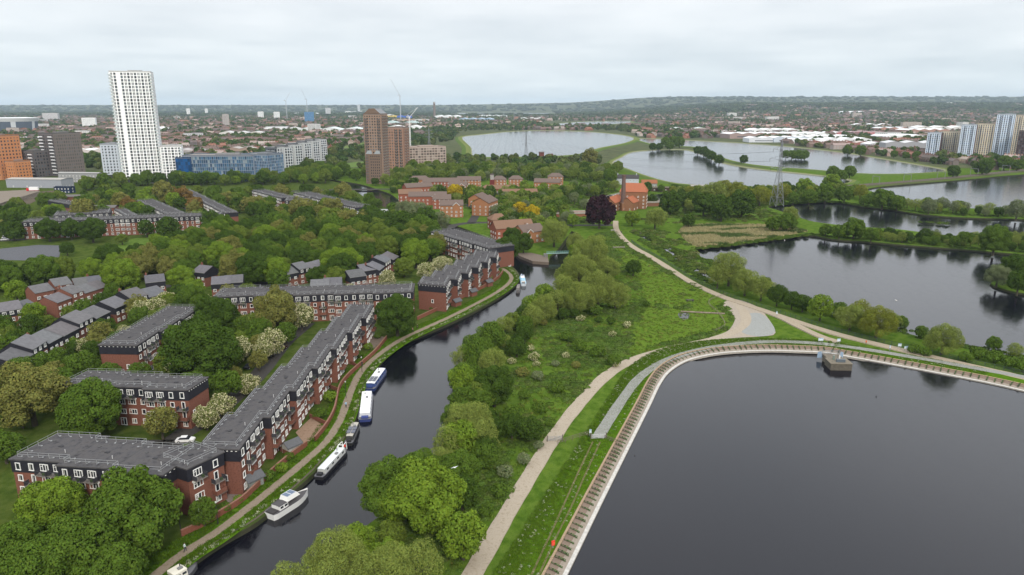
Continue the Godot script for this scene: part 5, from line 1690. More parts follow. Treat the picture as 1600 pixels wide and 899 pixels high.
	fill(pts([-123.3, -147.9, -204.6, -258.6, -180.2, -258.6, -173.5, -276.4, -144.5, -286.1, -125.7, -286.1, -107, -286.1, -85.5, -276.4, -75.5, -258.6, -76.5, -210.3, -78.9, -176.3, -83.8, -157.5, -105.5, -157.5, -124.3, -164.6]), 9.0, ["mid", "leafy", "cream", "olive", "dark", "mid", "dark"], 2.6, 4.8, "in the courts between the flat-roofed blocks", "in the courts", 100)
	# ---- around the lock and the brick houses
	fill(pts([-117, -649.6, -97.1, -674.6, -42.8, -592.4, -18.2, -500, -3.9, -431.8, 26, -405, 36.8, -447.7, 45.4, -500, 37, -584.4, 60.7, -674.6, 41, -762.2, -41, -762.2, -123, -762.2]), 9.5, ["dark", "mid", "leafy", "willow", "bright", "grey"], 3.0, 5.0, "between the orange houses", "between the orange houses", 190)
	fill(pts([-136.7, -762.2, -83.4, -775.6, -27.6, -768.8, 68.9, -768.8, 104.9, -730.7, 122, -826.2, 135.6, -892.6, 110.1, -949.6, 66.4, -929.9, -67.1, -939.7, -97.2, -991.8, -130.1, -910.9]), 14.0, ["dark", "leafy", "mid", "willow", "grey", "leafy"], 4.5, 7.0, "in the belt of woodland behind the orange houses", "behind the orange houses", 175)
	fill(pts([-199.6, -841.9, -162.7, -910.9, -84.4, -858.2, -91.8, -730.7, -103.9, -659.4, -125.1, -696, -162.7, -755.7]), 13.0, ["dark", "mid", "leafy", "willow"], 3.6, 6.0, "round the foot of the brown towers", "round the brown towers", 45)
	fill(pts([42.5, -674.6, 87.1, -718.7, 101.7, -685.2, 74.9, -592.4, 52.1, -547.5, 41.7, -576.7]), 11.0, ["dark", "mid", "leafy", "willow", "grey"], 3.2, 5.4, "between the orange houses and the engine house", "west of the engine house", 40)
	trees("willow", [24.2, -402.2, 8.8], "at the mouth of the lock channel", "")
	trees("dark", [6.3, -383.3, 5.6, -2.6, -360.6, 7.3, 0, -397.8, 5.8], "on the lock bank opposite the stepped block", "on the lock bank")
	# ---- the canal's eastern bank
	w = "on the canal's wild eastern bank"
	var g := "on the wild canal bank"
	trees("bright", [-16.3, -120.2, 7.5, -8.8, -111, 4.5], w, g)
	trees("mid", [-24.3, -125.4, 5.8, -11.1, -133.1, 5.3, -19.2, -133.1, 5.3], w, g)
	trees("willow", [-29.6, -102.4, 5.5, -20.6, -99.2, 5.4, -36.6, -100.5, 3.6, -15.5, -103.7, 4.3, -9.9, -156.2, 6.1, -14.2, -147.4, 4.4, -15.3, -139.8, 3.9], w, g)
	trees("mid", [-10.7, -204.5, 4.7, -14.1, -187.4, 4.3, -13.1, -173.6, 4, -9.9, -175.9, 3.4, -6.7, -220.7, 5, -12.4, -216.8, 3.7], w, g)
	trees("dark", [-4.8, -178.1, 5.8, 1.6, -216.8, 3.7, 4.4, -232, 3.1, 0, -158.9, 3.1, 4.3, -157.3, 3.4, -4.6, -157.9, 3.1, -6.1, -147.1, 3.2], w, g)
	trees("willow", [11.9, -254.8, 5.3, 17.9, -266.6, 5, 7.5, -248.2, 4.2, 26, -265.2, 6.7, 34.3, -272.6, 8.1, 41.4, -274, 6.1, 29.8, -307.2, 7.4, 38.5, -334.9, 9.2, 45, -325.1, 6, 35.1, -383.3, 5.6, 21.5, -289.3, 4.8], w, g)
	trees("dark", [57.9, -329.9, 4, 19.4, -257.5, 2.4, 23.9, -259.9, 2.2], w, g)
	# ---- shrubs on the meadow
	w = "on the rough meadow between canal and gravel path"
	trees("cream", [7.1, -213.4, 2, 17.3, -216.3, 1.4, 25.8, -256.5, 1.9, 42.2, -248.5, 1.6, 6.4, -223.1, 1.5, 35.3, -238, 1.4, 0, -211, 1.4, 32.2, -208.1, 1.2, 7.6, -208.7, 1.2], w, "on the meadow", true)
	trees("dark", [27.9, -242.3, 1.4, 20.4, -231.7, 1.5, 36.8, -252.5, 2.1, 32.4, -254.9, 1.9, 54.4, -276.8, 1.6], w, "on the meadow", true)
	trees("olive", [3.1, -200.2, 2.1, 11.8, -251.6, 1.7, 19.8, -207.1, 1.8, -3.2, -184.6, 1.6], w, "on the meadow", true)
	trees("grey", [7.6, -197.1, 2.1, 13.6, -208.7, 1.6, 2.6, -146.2, 1.7, 6.4, -153.9, 1.4, -1.4, -140.5, 2], w, "on the meadow", true)
	trees("mid", [31.9, -209, 2.6, 27.8, -216, 2.9, 22.2, -222.7, 2.7, 12.6, -187, 2.5, 7.6, -174.4, 2.2, 9.7, -165.7, 1.6, 18.8, -233.3, 2.6, -2.6, -132.1, 2.1, -5.1, -125.2, 1.9, 32.2, -264.4, 3, 0, -169.7, 2.5, 3.5, -183.3, 2.1], w, "on the meadow", true)
	trees("mid", [-57.4, -126.9, 1.3, -52.7, -139, 1.7, -51.3, -148.2, 1.5, -49.9, -170.8, 2, -49.6, -216.9, 1.7, -46.9, -235.9, 1.6, -31.9, -272.1, 1.3, -15.6, -304.9, 1.7], "in the canal gardens inside the towpath wall", "in the canal gardens", true)
	trees("bright", [-56.1, -130.2, 1.2, -51, -142.7, 1.7, -50.1, -181.6, 2.1, -48, -224.4, 1.7, -26.1, -279.6, 1.3, -10.4, -321.7, 1.8, -55.7, -137.5, 0.8], "in the canal gardens inside the towpath wall", "in the canal gardens", true)
	# ---- east of the gravel path, round the ponds
	w = "beside the gravel path and the ponds"
	g = "round the ponds"
	trees("dark", [117.3, -467.7, 4.7, 117.8, -525.6, 8.5, 140.8, -519.5, 9.4, 147.1, -495.4, 8.1, 167, -513.4, 10.2, 145.6, -566.7, 7.2, 107.4, -277.4, 4.1, 111.6, -272.6, 3.8, 114.5, -269, 3.8, 114.6, -577.6, 4.7], w, g)
	trees("willow", [94.2, -463.2, 7.6, 97.7, -310.8, 7.8, 99.6, -293.8, 6, 91.6, -306.8, 5.1, 103.6, -285.3, 4.8, 169.9, -590.2, 9.6, 140.5, -219.7, 5.8, 122.3, -245.5, 5.5, 190.9, -483.9, 6.1], w, g)
	trees("weeping", [127.6, -236.9, 6.2, 128, -249.9, 4.7, 188.3, -598.3, 9.7, 200.7, -574.5, 9.3, 227.1, -598.1, 8.6, 197.1, -661.3, 7.1, 301.4, -614.7, 6.6], w, g)
	trees("bright", [81.2, -475.7, 5.6, 116.4, -257.1, 4.6, 303.5, -676.8, 8.5, 267.9, -651.6, 8.2], w, g)
	trees("mid", [177.1, -453.1, 6.2, 168.1, -452.9, 4.9, 195, -436.4, 4, 199.8, -427.7, 4.3, 208.7, -428.1, 6.6, 213.1, -415.2, 4.6, 262.7, -380.2, 7.7, 262.3, -405.1, 4.1, 262, -593.9, 7.5, 278, -593.8, 7, 290.8, -556, 8.5, 298.2, -548.5, 5.9, 245.4, -585.7, 6.9, 232.2, -585.5, 5.3], w, g)
	trees("dark", [227.8, -311.9, 7.5, 217.6, -295.7, 4.9, 497.4, -806.9, 7.2, 550, -837.8, 9.7, 232.5, -431.9, 3.5, 234.4, -414.9, 3.4, 244.6, -415.1, 4.2], w, g)
	trees("grey", [217.6, -309.2, 5.7, 313.4, -531.6, 5.8, 330.9, -545.1, 5.9, 333.7, -534.7, 4.4, 358.3, -501, 7.3, 347.5, -518.4, 3.3, 255.9, -423.3, 3.5], w, g)
	trees("mid", [149.7, -215.4, 2.9, 152.7, -211.9, 2.8, 154.4, -207.3, 2.8, 156.1, -204, 2.7, 131.9, -220.2, 2.5, 134.2, -217.6, 2.1, 144.1, -212.9, 2.4], "under the fence of the gravel path", "under the path fence", true)
	fill(pts([107.8, -685.2, 155.5, -664.4, 269.1, -664.4, 335.3, -690.5, 305, -626.4, 216.9, -600.5, 144.4, -530.7, 110.7, -530.7, 144.8, -617.5, 105.8, -617.5]), 10.5, ["dark", "mid", "leafy", "willow", "weeping"], 3.4, 5.4, "between the inn and the ponds", "between inn and ponds", 130)
	# ---- islands and banks of the far reservoirs
	trees("mid", [416.3, -1095.2, 6.8, 431.3, -1108.8, 6.9, 441.1, -1108.8, 6.9, 445.5, -1095.2, 6.8, 425.9, -1081.8, 5.8, 430.4, -1068.9, 5.7], "on the round island of the upper reservoir", "on the island")
	trees("mid", [302.6, -1425.9, 10.1, 322.7, -1448.9, 11.5, 325.3, -1403.7, 9.9, 289, -1321.2, 8.2], "on the spit between the reservoirs", "on the spit")
	trees("dark", [308.1, -1197.8, 7.4, 310.5, -1166.7, 8.3, 292.9, -1056.4, 7.5, 304, -1122.7, 7, 284.3, -986.3, 7, 324.8, -1008.5, 6.3, 253.7, -1302, 6.9, 269.1, -1321.1, 7], "on the causeway between the reservoirs", "on the causeway")
	trees("mid", [550.4, -1182.1, 8.4, 563.9, -1166.8, 9.3, 595.2, -1122.6, 6, 599.3, -1095.1, 5.8, 607.5, -1081.9, 6.7, 361.9, -806.9, 7.2, 380.6, -806.9, 7.2, 352.4, -764.8, 6.2, 607.5, -915.4, 8.2, 621.5, -906.1, 8.9, 625.2, -887.9, 7.9], "along the bank below the striped towers", "below the striped towers")
	trees("olive", [105.8, -976, 12.1], "on the embankment corner of the great reservoir", "")
	fill(pts([-35.3, -106.9, -28.9, -117.6, -22.7, -128.6, -18.4, -141.5, -15.8, -160.3, -15.7, -184, -15.4, -206.4, -11.9, -227.5, 0, -252.9, 11.7, -276.4, 20.1, -299.8, 24.5, -329.9, 29.6, -364.6, 39.6, -374.3, 32.7, -319.6, 24.1, -286.1, 12, -254.5, 0, -228.8, -4.9, -204.7, -6.3, -184.9, -4.7, -161, -6.8, -136.6, -12.1, -118, -17.8, -106.9]), 7.0, ["mid", "willow", "leafy", "dark", "willow", "bright"], 2.6, 4.6, "crowding the canal's wild eastern bank", "on the wild canal bank", 120)
	fill(pts([194, -514.9, 204.2, -485.8, 226.4, -459.8, 246.5, -450.1, 265.9, -427.5, 308.4, -421.1, 342.1, -414.9, 312.8, -377.7, 282.9, -384.6, 256.5, -399.2, 233.5, -410.9, 213, -423.2, 187.9, -445.4]), 6.5, ["mid", "willow", "dark", "leafy"], 1.8, 3.3, "along the strip between the ponds", "along the pond strip", 85)
	fill(pts([285.2, -584.4, 301.2, -554.5, 331, -521.1, 369.7, -508.8, 408.9, -500, 433.1, -530.7, 389.6, -537.3, 349.3, -551, 322.2, -584.4, 326.5, -635.5]), 10.0, ["mid", "willow", "grey", "dark"], 2.4, 4.4, "on the bank between the ponds and the railway", "on the railway-side bank", 60)
	fill(pts([101.3, -359.9, 103.2, -337.9, 111.8, -299.8, 119.1, -269.9, 127.2, -254.5, 138.2, -243.6, 144.4, -234.2, 151, -226.8, 163.9, -214.4, 166.4, -218, 153, -230.1, 140.2, -247.4, 129.1, -258.6, 121.7, -276.4, 112.5, -310, 105.7, -346.4]), 6.0, ["mid", "dark", "willow"], 1.8, 3.4, "between the gravel path fence and the pond", "below the path fence", 60)
	undergrowth()


func undergrowth() -> void:
	# brambles, nettles and rough grass: too many to count
	var r := RandomNumberGenerator.new()
	r.seed = 5
	var bush := MB.new()
	for k in 260:
		var d := Vector3(r.randfn(), absf(r.randfn()) * 0.8 + 0.15, r.randfn()).normalized()
		var wob := 1.0 + 0.25 * sin(d.x * 5.0) * cos(d.z * 4.0)
		leaf_face(bush, d * Vector3(1.0, 0.62, 1.0) * wob * r.randf_range(0.85, 1.05), d, 0.15, r, Color.WHITE * r.randf_range(0.6, 1.0))
	var tuft := MB.new()
	for k in 14:
		var a := r.randf() * TAU
		var p := Vector3(r.randf_range(-0.5, 0.5), 0, r.randf_range(-0.5, 0.5))
		var tip := p + Vector3(cos(a) * 0.2, r.randf_range(0.22, 0.5), sin(a) * 0.2)
		var s := Vector3(-sin(a), 0, cos(a)) * 0.09
		tuft.tri(p - s, tip, p + s, Color.WHITE * r.randf_range(0.55, 1.0))
	var nz := FastNoiseLite.new()
	nz.seed = 12
	nz.frequency = 0.035
	var meadow := pts([-32.8, -93.5, -35.3, -106.9, -29, -118, -22.8, -129.1, -18.4, -142.1, -15.8, -161, -15.8, -184.9, -15.5, -207.5, -12, -228.8, 0, -254.5, 11.7, -278.3, 20.3, -302, 24.6, -332.5, 28.9, -364.6, 37.1, -405, 55.2, -447.7, 67.2, -454.9, 69, -395.5, 77.8, -343.5, 87.6, -293.3, 86.8, -276.4, 86, -262.8, 75.8, -242.9, 54.4, -228.8, 38.1, -215.6, 26.9, -199.4, 16.4, -177.1, 10.3, -161, 5.1, -145.8, -1.9, -124.9, -7.2, -106.9, -10.9, -93.5])
	var open := pts([59.2, -431.8, 63, -399.2, 70, -361.4, 78, -323.4, 84.4, -302, 89.5, -290.2, 82.9, -276.4, 83.1, -261.1, 77.6, -248.9, 63.4, -239.2, 50.3, -230.1, 39.4, -223.6, 43.7, -242.9, 54.4, -276.4, 59.4, -319.6, 58.3, -361.4])
	var path_zone: PackedVector2Array = Geometry2D.offset_polyline(low_path, 2.3)[0]
	var bx := []
	var bc := []
	var gx := []
	var gc := []
	var box := Rect2(meadow[0], Vector2.ZERO)
	for p in meadow: box = box.expand(p)
	for k in 30000:
		var p := Vector2(rng.randf_range(box.position.x, box.end.x), rng.randf_range(box.position.y, box.end.y))
		if not inside(p, meadow) or inside(p, path_zone): continue
		var v := nz.get_noise_2d(p.x, p.y)
		var in_open := inside(p, open)
		var thick := v + (0.22 if not in_open else -0.35)
		if thick > rng.randf_range(-0.05, 0.5) and bx.size() < 5200:
			var s := rng.randf_range(0.5, 1.25) * (1.0 + maxf(v, 0.0))
			bx.append(Transform3D(Basis(Vector3.UP, rng.randf() * TAU).scaled(Vector3(s, s * rng.randf_range(0.5, 0.95), s)), Vector3(p.x, 1.15, p.y)))
			bc.append(jit(Color(0.10, 0.165, 0.03) if rng.randf() < 0.65 else Color(0.11, 0.155, 0.04), 0.25))
		else:
			var s := rng.randf_range(0.8, 1.6)
			gx.append(Transform3D(Basis(Vector3.UP, rng.randf() * TAU).scaled(Vector3(s, s * 0.9, s)), Vector3(p.x, 1.18, p.y)))
			gc.append(jit(Color(0.14, 0.215, 0.03) if rng.randf() < 0.8 else Color(0.18, 0.18, 0.05), 0.25))
	multi("bramble_undergrowth", bush.mesh(M.leaf), bx, bc, "brambles and nettles over the meadow beside the canal", "undergrowth")
	# grass of the crest and the verge
	var cn := normals2(coping)
	var fl := []
	var fc := []
	for k in 16000:
		var i := rng.randi_range(12, coping.size() - 2)
		var p := coping[i].lerp(coping[i + 1], rng.randf()) + cn[i] * rng.randf_range(3.9, 11.5)
		if p.y > -60 or p.y < -330: continue
		var s := rng.randf_range(0.5, 0.9)
		gx.append(Transform3D(Basis(Vector3.UP, rng.randf() * TAU).scaled(Vector3(s * 1.3, s * 0.5, s * 1.3)), Vector3(p.x, 1.5, p.y)))
		gc.append(jit(Color(0.085, 0.15, 0.013), 0.2))
		if rng.randf() < 0.05:
			fl.append(Transform3D(Basis(Vector3.UP, rng.randf() * TAU).scaled(Vector3(s, s * 0.6, s) * 0.7), Vector3(p.x, 1.55, p.y)))
			fc.append(jit(Color(0.55, 0.56, 0.42), 0.2))
	var tn := normals2(tow_path)
	for k in 7000:
		var i := rng.randi_range(2, tow_path.size() - 2)
		var side := rng.randf_range(1.1, 3.4) if rng.randf() < 0.45 else rng.randf_range(-4.6, -1.1)
		var p := tow_path[i].lerp(tow_path[i + 1], rng.randf()) + tn[i] * side
		var s := rng.randf_range(0.6, 1.1)
		gx.append(Transform3D(Basis(Vector3.UP, rng.randf() * TAU).scaled(Vector3(s, s * 0.9, s)), Vector3(p.x, 1.2, p.y)))
		gc.append(jit(Color(0.09, 0.16, 0.014), 0.22))
		if side > 2.2 and rng.randf() < 0.12:
			fl.append(Transform3D(Basis(Vector3.UP, rng.randf() * TAU).scaled(Vector3(s, s, s)), Vector3(p.x, 1.3, p.y)))
			fc.append(jit(Color(0.5, 0.52, 0.36), 0.2))
	multi("rough_grass", tuft.mesh(M.leaf), gx, gc, "rough green grass of the meadow, embankment and towpath verge", "grass")
	multi("cow_parsley", tuft.mesh(M.leaf), fl, fc, "white wild flowers dotted through the bank grass", "flowers")
	# reeds
	var rp := pts([108.7, -454.9, 116.8, -475.1, 136.3, -483.1, 166.2, -480.4, 188.4, -469.9, 191.7, -454.9, 157.2, -429.6, 128.6, -412.9, 107.5, -401.1, 105.1, -425.3])
	var rb := Rect2(rp[0], Vector2.ZERO)
	for p in rp: rb = rb.expand(p)
	var rx := []
	var rc := []
	for k in 9000:
		var p := Vector2(rng.randf_range(rb.position.x, rb.end.x), rng.randf_range(rb.position.y, rb.end.y))
		if not inside(p, rp): continue
		var s := rng.randf_range(1.6, 2.6)
		rx.append(Transform3D(Basis(Vector3.UP, rng.randf() * TAU).scaled(Vector3(s, s * 1.6, s)), Vector3(p.x, 1.2, p.y)))
		rc.append(jit(Color(0.42, 0.37, 0.2) if nz.get_noise_2d(p.x * 0.6, p.y * 2.0) > -0.12 else Color(0.10, 0.15, 0.045), 0.2))
	multi("reeds", tuft.mesh(M.leaf), rx, rc, "straw-coloured reeds of the bed beside the pond", "reeds")
	# scrub on the pond banks
	var sx := []
	var sc := []
	var lines := [[187.9, -445.4, 199.3, -436.2, 215.1, -427.5, 235.6, -414.9, 257.6, -401.1, 285.4, -388.2], [287.6, -494.2, 300.6, -485.8], [209.8, -469.9, 224.1, -454.9, 244, -445.4, 252.7, -431.8, 260.9, -419, 298.5, -406.9], [303.1, -558.1, 313.6, -540.7, 334.9, -527.5, 376.1, -518], [101.4, -369.4, 104.8, -343.5, 108, -323.4, 113, -303.1, 120.2, -272.6, 128.7, -257.8, 139.8, -246.6, 145.6, -236.3, 152.2, -228.8, 165.1, -216.2], [85.4, -445.4, 89.1, -405, 93.8, -377.7, 96.1, -346.4, 97.8, -329.9], [77.8, -425.3, 82.8, -391.8, 86, -358.3, 88.7, -329.9, 90.4, -313.5], [103.9, -397.3, 127.4, -408.9, 155.7, -425.3, 186.1, -443], [196.9, -572.8, 228.6, -588.4, 271.1, -600.5, 286.8, -576.7, 301.2, -554.5], [141.5, -991.8, 147.5, -892.6, 153.9, -818.6, 170.5, -730.7, 209.7, -707.2, 258.5, -701.6]]
	for l in lines:
		var p := smooth(pts(l), 6)
		for i in p.size() - 1:
			var n := int(p[i].distance_to(p[i + 1]) / 0.7)
			for j in n:
				var q := p[i].lerp(p[i + 1], rng.randf()) + Vector2(rng.randf_range(-2.5, 2.5), rng.randf_range(-2.5, 2.5))
				var s := rng.randf_range(0.7, 1.9)
				sx.append(Transform3D(Basis(Vector3.UP, rng.randf() * TAU).scaled(Vector3(s, s * 0.85, s)), Vector3(q.x, 1.1, q.y)))
				sc.append(jit(Color(0.085, 0.135, 0.025), 0.3))
	var wild := [pts([83.6, -497.1, 115.8, -485.8, 123.4, -502.9, 178.8, -491.4, 201, -521.1, 203.3, -576.7, 267.5, -604.7, 316, -649.6, 308.1, -685.2, 157.8, -674.6, 123.1, -592.4, 139.8, -561.7, 110, -527.5]), pts([31.8, -500, 59, -480.4, 74.4, -547.5, 72.4, -617.5, 106.2, -674.6, 64.6, -718.7, 36.4, -674.6, -26.2, -730.7, -103.3, -718.7, -55.7, -617.5, -18.2, -500]), pts([76.8, -454.9, 84.7, -464.8, 106.3, -447.7, 102.6, -391.8, 100.1, -349.3, 108.1, -305.4, 103.8, -305.4, 91.1, -339.3, 85.2, -386.4])]
	for poly in wild:
		var bb := Rect2(poly[0], Vector2.ZERO)
		for p in poly: bb = bb.expand(p)
		for k in int(bb.get_area() / 9.0):
			var q := Vector2(rng.randf_range(bb.position.x, bb.end.x), rng.randf_range(bb.position.y, bb.end.y))
			if not inside(q, poly) or not free_at(q) or nz.get_noise_2d(q.x, q.y) < -0.18: continue
			var s := rng.randf_range(0.9, 2.4)
			sx.append(Transform3D(Basis(Vector3.UP, rng.randf() * TAU).scaled(Vector3(s, s * 0.8, s)), Vector3(q.x, 1.1, q.y)))
			sc.append(jit(Color(0.095, 0.145, 0.028) if rng.randf() < 0.7 else Color(0.13, 0.155, 0.05), 0.3))
	print("scrub ", sx.size())
	multi("bank_scrub", bush.mesh(M.leaf), sx, sc, "low green scrub along the pond and stream banks", "scrub")


# ---------------------------------------------------------------- waterside furniture

func post_fence(label: String, p: PackedVector2Array, gap: float, h: float, rails: Array, col: Color, y: float, mesh_fill := false, thick := 0.09) -> void:
	var t := thing("fence", label, "fence")
	var ps := MB.new()
	var rl := MB.new()
	var left := 0.0
	for k in p.size() - 1:
		var l := p[k].distance_to(p[k + 1])
		while left < l:
			var q := p[k].lerp(p[k + 1], left / l)
			ps.bar(v3(q, y - 0.2), v3(q, y + h), thick, col)
			left += gap
		left -= l
		for r in rails:
			rl.bar(v3(p[k], y + float(r)), v3(p[k + 1], y + float(r)), thick * 0.75, col)
		if mesh_fill:
			var d := (p[k + 1] - p[k])
			var n := int(l / 0.35)
			for j in n:
				var q := p[k] + d * (j + 0.5) / n
				rl.bar(v3(q, y + 0.1), v3(q, y + h - 0.1), 0.03, col)
	part("post", ps, M.plain, t, "stuff")
	part("rail", rl, M.plain, t, "stuff")


func pylon(label: String, p: Vector2, h: float, turn: float) -> void:
	var t := thing("electricity_pylon", label, "pylon", v3(p, 1.0), turn)
	var col := Color(0.22, 0.235, 0.25)
	var m := MB.new()
	var wid := func(y: float) -> float: return lerpf(h * 0.075, h * 0.02, minf(1.0, y / (h * 0.55))) if y < h * 0.55 else lerpf(h * 0.02, h * 0.008, (y - h * 0.55) / (h * 0.45))
	var ys := [0.0, 0.14, 0.27, 0.38, 0.48, 0.56, 0.64, 0.72, 0.8, 0.88, 0.96]
	for k in ys.size() - 1:
		var y0: float = ys[k] * h
		var y1: float = ys[k + 1] * h
		var w0: float = wid.call(y0)
		var w1: float = wid.call(y1)
		var c0 := [Vector3(-w0, y0, -w0), Vector3(w0, y0, -w0), Vector3(w0, y0, w0), Vector3(-w0, y0, w0)]
		var c1 := [Vector3(-w1, y1, -w1), Vector3(w1, y1, -w1), Vector3(w1, y1, w1), Vector3(-w1, y1, w1)]
		for j in 4:
			m.bar(c0[j], c1[j], 0.26, col)
			m.bar(c0[j], c1[(j + 1) % 4], 0.12, col)
			m.bar(c0[(j + 1) % 4], c1[j], 0.12, col)
			m.bar(c1[j], c1[(j + 1) % 4], 0.12, col)
	m.bar(Vector3(0, 0.94 * h, 0), Vector3(0, h, 0), 0.3, col)
	part("lattice_mast", m, M.metal, t)
	for a in [[0.58, 0.17], [0.72, 0.2], [0.86, 0.15]]:
		m = MB.new()
		var y: float = h * a[0]
		var l: float = h * a[1]
		for s in [-1, 1]:
			m.bar(Vector3(0, y - h * 0.02, 0.3), Vector3(s * l, y + 0.4, 0), 0.26, col)
			m.bar(Vector3(0, y + h * 0.045, 0), Vector3(s * l, y + 0.5, 0), 0.22, col)
			m.bar(Vector3(0, y - h * 0.02, -0.3), Vector3(s * l, y + 0.4, 0), 0.26, col)
			m.bar(Vector3(s * l * 0.5, y, 0), Vector3(s * l * 0.5, y + h * 0.025, 0), 0.18, col)
			m.bar(Vector3(s * l, y + 0.4, 0), Vector3(s * l, y - h * 0.04, 0), 0.2, Color(0.1, 0.1, 0.1))
		part("cross_arm", m, M.metal, t)


func build_waterside() -> void:
	# planted timber ribs down the stone apron
	var r := RandomNumberGenerator.new()
	r.seed = 9
	var rib := MB.new()
	rib.at(0, 0.05, 0, 0.16, 0.22, 2.2, Color(0.10, 0.085, 0.06))
	for k in 70:
		leaf_face(rib, Vector3(r.randf_range(-0.16, 0.16), 0.16 + r.randf() * 0.3, r.randf_range(-1.15, 1.0)), Vector3.UP, 0.13, r, Color(0.055, 0.10, 0.03) * r.randf_range(0.8, 1.4), 0.8)
	var rm := rib.mesh(M.plain)
	var n := normals2(coping)
	var left := 0.0
	for k in coping.size() - 1:
		var l := coping[k].distance_to(coping[k + 1])
		while left < l:
			var q := coping[k].lerp(coping[k + 1], left / l) + n[k] * 2.1
			if q.y < -95.0 and q.x < 175.0:
				var o := inst("rib", rm, apron)
				o.position = v3(q, 1.28)
				o.rotation.y = atan2(-n[k].x, -n[k].y) + r.randf_range(-0.06, 0.06)
				o.rotation.x = 0.26
				o.scale = Vector3(1, r.randf_range(0.6, 1.3), r.randf_range(0.85, 1.05))
			left += 1.95 * r.randf_range(0.92, 1.08)
		left -= l
	# valve platform on the reservoir
	var pc := Vector2(102.4, -213.9)
	var t := thing("valve_platform", "concrete valve platform with blue railed gate standing in the reservoir edge", "platform", v3(pc, 0.0), -0.06)
	var m := MB.new()
	m.at(0, 0.9, 4.6, 6.4, 3.6, 5.2, Color(0.17, 0.15, 0.12))
	m.at(0, 0.95, 0.2, 5.0, 3.5, 4.4, Color(0.25, 0.215, 0.165))
	m.at(0, 2.76, 4.6, 6.7, 0.16, 5.4, Color(0.27, 0.235, 0.18))
	part("deck", m, M.concrete, t)
	m = MB.new()
	m.at(-1.2, 3.5, 3.6, 0.5, 1.4, 0.5, Color(0.16, 0.2, 0.18))
	m.at(0.5, 3.5, 3.8, 0.3, 1.5, 0.3, Color(0.7, 0.7, 0.7))
	m.at(0.2, 3.3, 5.6, 2.6, 0.9, 0.8, Color(0.10, 0.12, 0.14))
	m.tube(Vector3(0.5, 2.2, 2.2), Vector3(0.5, 4.6, 2.2), 0.07, 0.05, 6, Color(0.1, 0.1, 0.1))
	part("winding_gear", m, M.metal, t)
	m = MB.new()
	for s in [-1, 1]:
		m.quad(Vector3(s * 2.6, 1.4, -1.8), Vector3(s * 3.0, 3.7, -1.8), Vector3(s * 4.0, 3.3, -2.2), Vector3(s * 4.1, 1.3, -2.3), Color(0.27, 0.36, 0.47))
	part("wing_guard", m, M.metal, t)
	m = MB.new()
	for k in 13: m.bar(Vector3(-2.5 + k * 0.416, 2.2, -1.9), Vector3(-2.5 + k * 0.416, 3.9, -1.9), 0.05, Color(0.2, 0.23, 0.27))
	for y in [2.3, 3.1, 3.9]: m.bar(Vector3(-2.6, y, -1.9), Vector3(2.6, y, -1.9), 0.07, Color(0.2, 0.23, 0.27))
	for x in [-2.6, 0.0, 2.6]: m.bar(Vector3(x, 2.0, -1.9), Vector3(x, 4.2, -1.9), 0.14, Color(0.16, 0.18, 0.2))
	part("gate", m, M.metal, t)
	# fences
	var fp := PackedVector2Array()
	var mn := normals2(main_path)
	for k in range(12, main_path.size() - 1): fp.append(main_path[k] - mn[k] * 3.0)
	post_fence("dark green railing along the pond side of the gravel path", fp, 2.5, 1.5, [0.3, 0.75, 1.4], Color(0.05, 0.07, 0.06), 1.25, true, 0.10)
	post_fence("wooden post and rail fence crossing the embankment beside the gate", smooth(pts([11, -155.6, 14.3, -157.6, 17.6, -159.7, 19.5, -160]), 2), 2.2, 1.2, [0.4, 0.8, 1.15], Color(0.14, 0.11, 0.085), 1.45)
	post_fence("short wooden rail fence between gate and reservoir lip", pts([22.6, -158.3, 24, -156.9, 25.2, -155.9]), 2.0, 1.1, [0.4, 0.8, 1.05], Color(0.14, 0.11, 0.085), 1.5)
	post_fence("low wooden fence round the dipping pond by the gravel yard", smooth(pts([92.6, -295.4, 83.7, -287.1, 80.5, -279.2, 80.8, -267.2, 79.9, -256.9, 78.3, -249.7, 73.5, -244.3]), 3), 2.4, 1.0, [0.45, 0.9], Color(0.2, 0.17, 0.13), 1.25)
	for g in [[Vector2(21.1, -158.6), 0.1, "white-railed metal gate across the embankment path", Color(0.5, 0.5, 0.5)], [Vector2(10.4, -157.5), 0.15, "low metal barrier across the gravel path", Color(0.25, 0.25, 0.25)]]:
		t = thing("gate", g[2], "gate", v3(g[0], 1.4), g[1])
		m = MB.new()
		for y in [0.2, 0.5, 0.8, 1.15]: m.bar(Vector3(-1.7, y, 0), Vector3(1.7, y, 0), 0.07, g[3])
		m.bar(Vector3(-1.7, 0.2, 0), Vector3(1.7, 1.15, 0), 0.07, g[3])
		for x in [-1.7, 0.0, 1.7]: m.bar(Vector3(x, 0.15, 0), Vector3(x, 1.2, 0), 0.08, g[3])
		part("leaf", m, M.metal, t)
		for x in [-1.9, 1.9]:
			m = MB.new()
			m.bar(Vector3(x, -0.4, 0), Vector3(x, 1.5, 0), 0.2, Color(0.13, 0.11, 0.09))
			part("post", m, M.plain, t)
	# signs and small furniture
	for s in [[Vector2(105.4, -230.3), 1.6, "blue and white notice board nearest the valve platform", 0.0], [Vector2(111.2, -229.6), 1.1, "small notice board where the paths join", 0.1], [Vector2(129.2, -224.4), 1.1, "first notice board on the grass between the two paths", 0.0], [Vector2(129.9, -221.8), 1.1, "second notice board on the grass between the two paths", 0.0], [Vector2(19.2, -159.7), 0.5, "small white notice on a post beside the embankment gate", 0.0], [Vector2(102, -262.5), 0.5, "white marker post on the grass triangle", 0.0], [Vector2(125.1, -222.7), 0.3, "short dark marker post beside the gravel path", 0.0]]:
		t = thing("notice_board", s[2], "sign", v3(s[0], 1.45), s[3])
		m = MB.new()
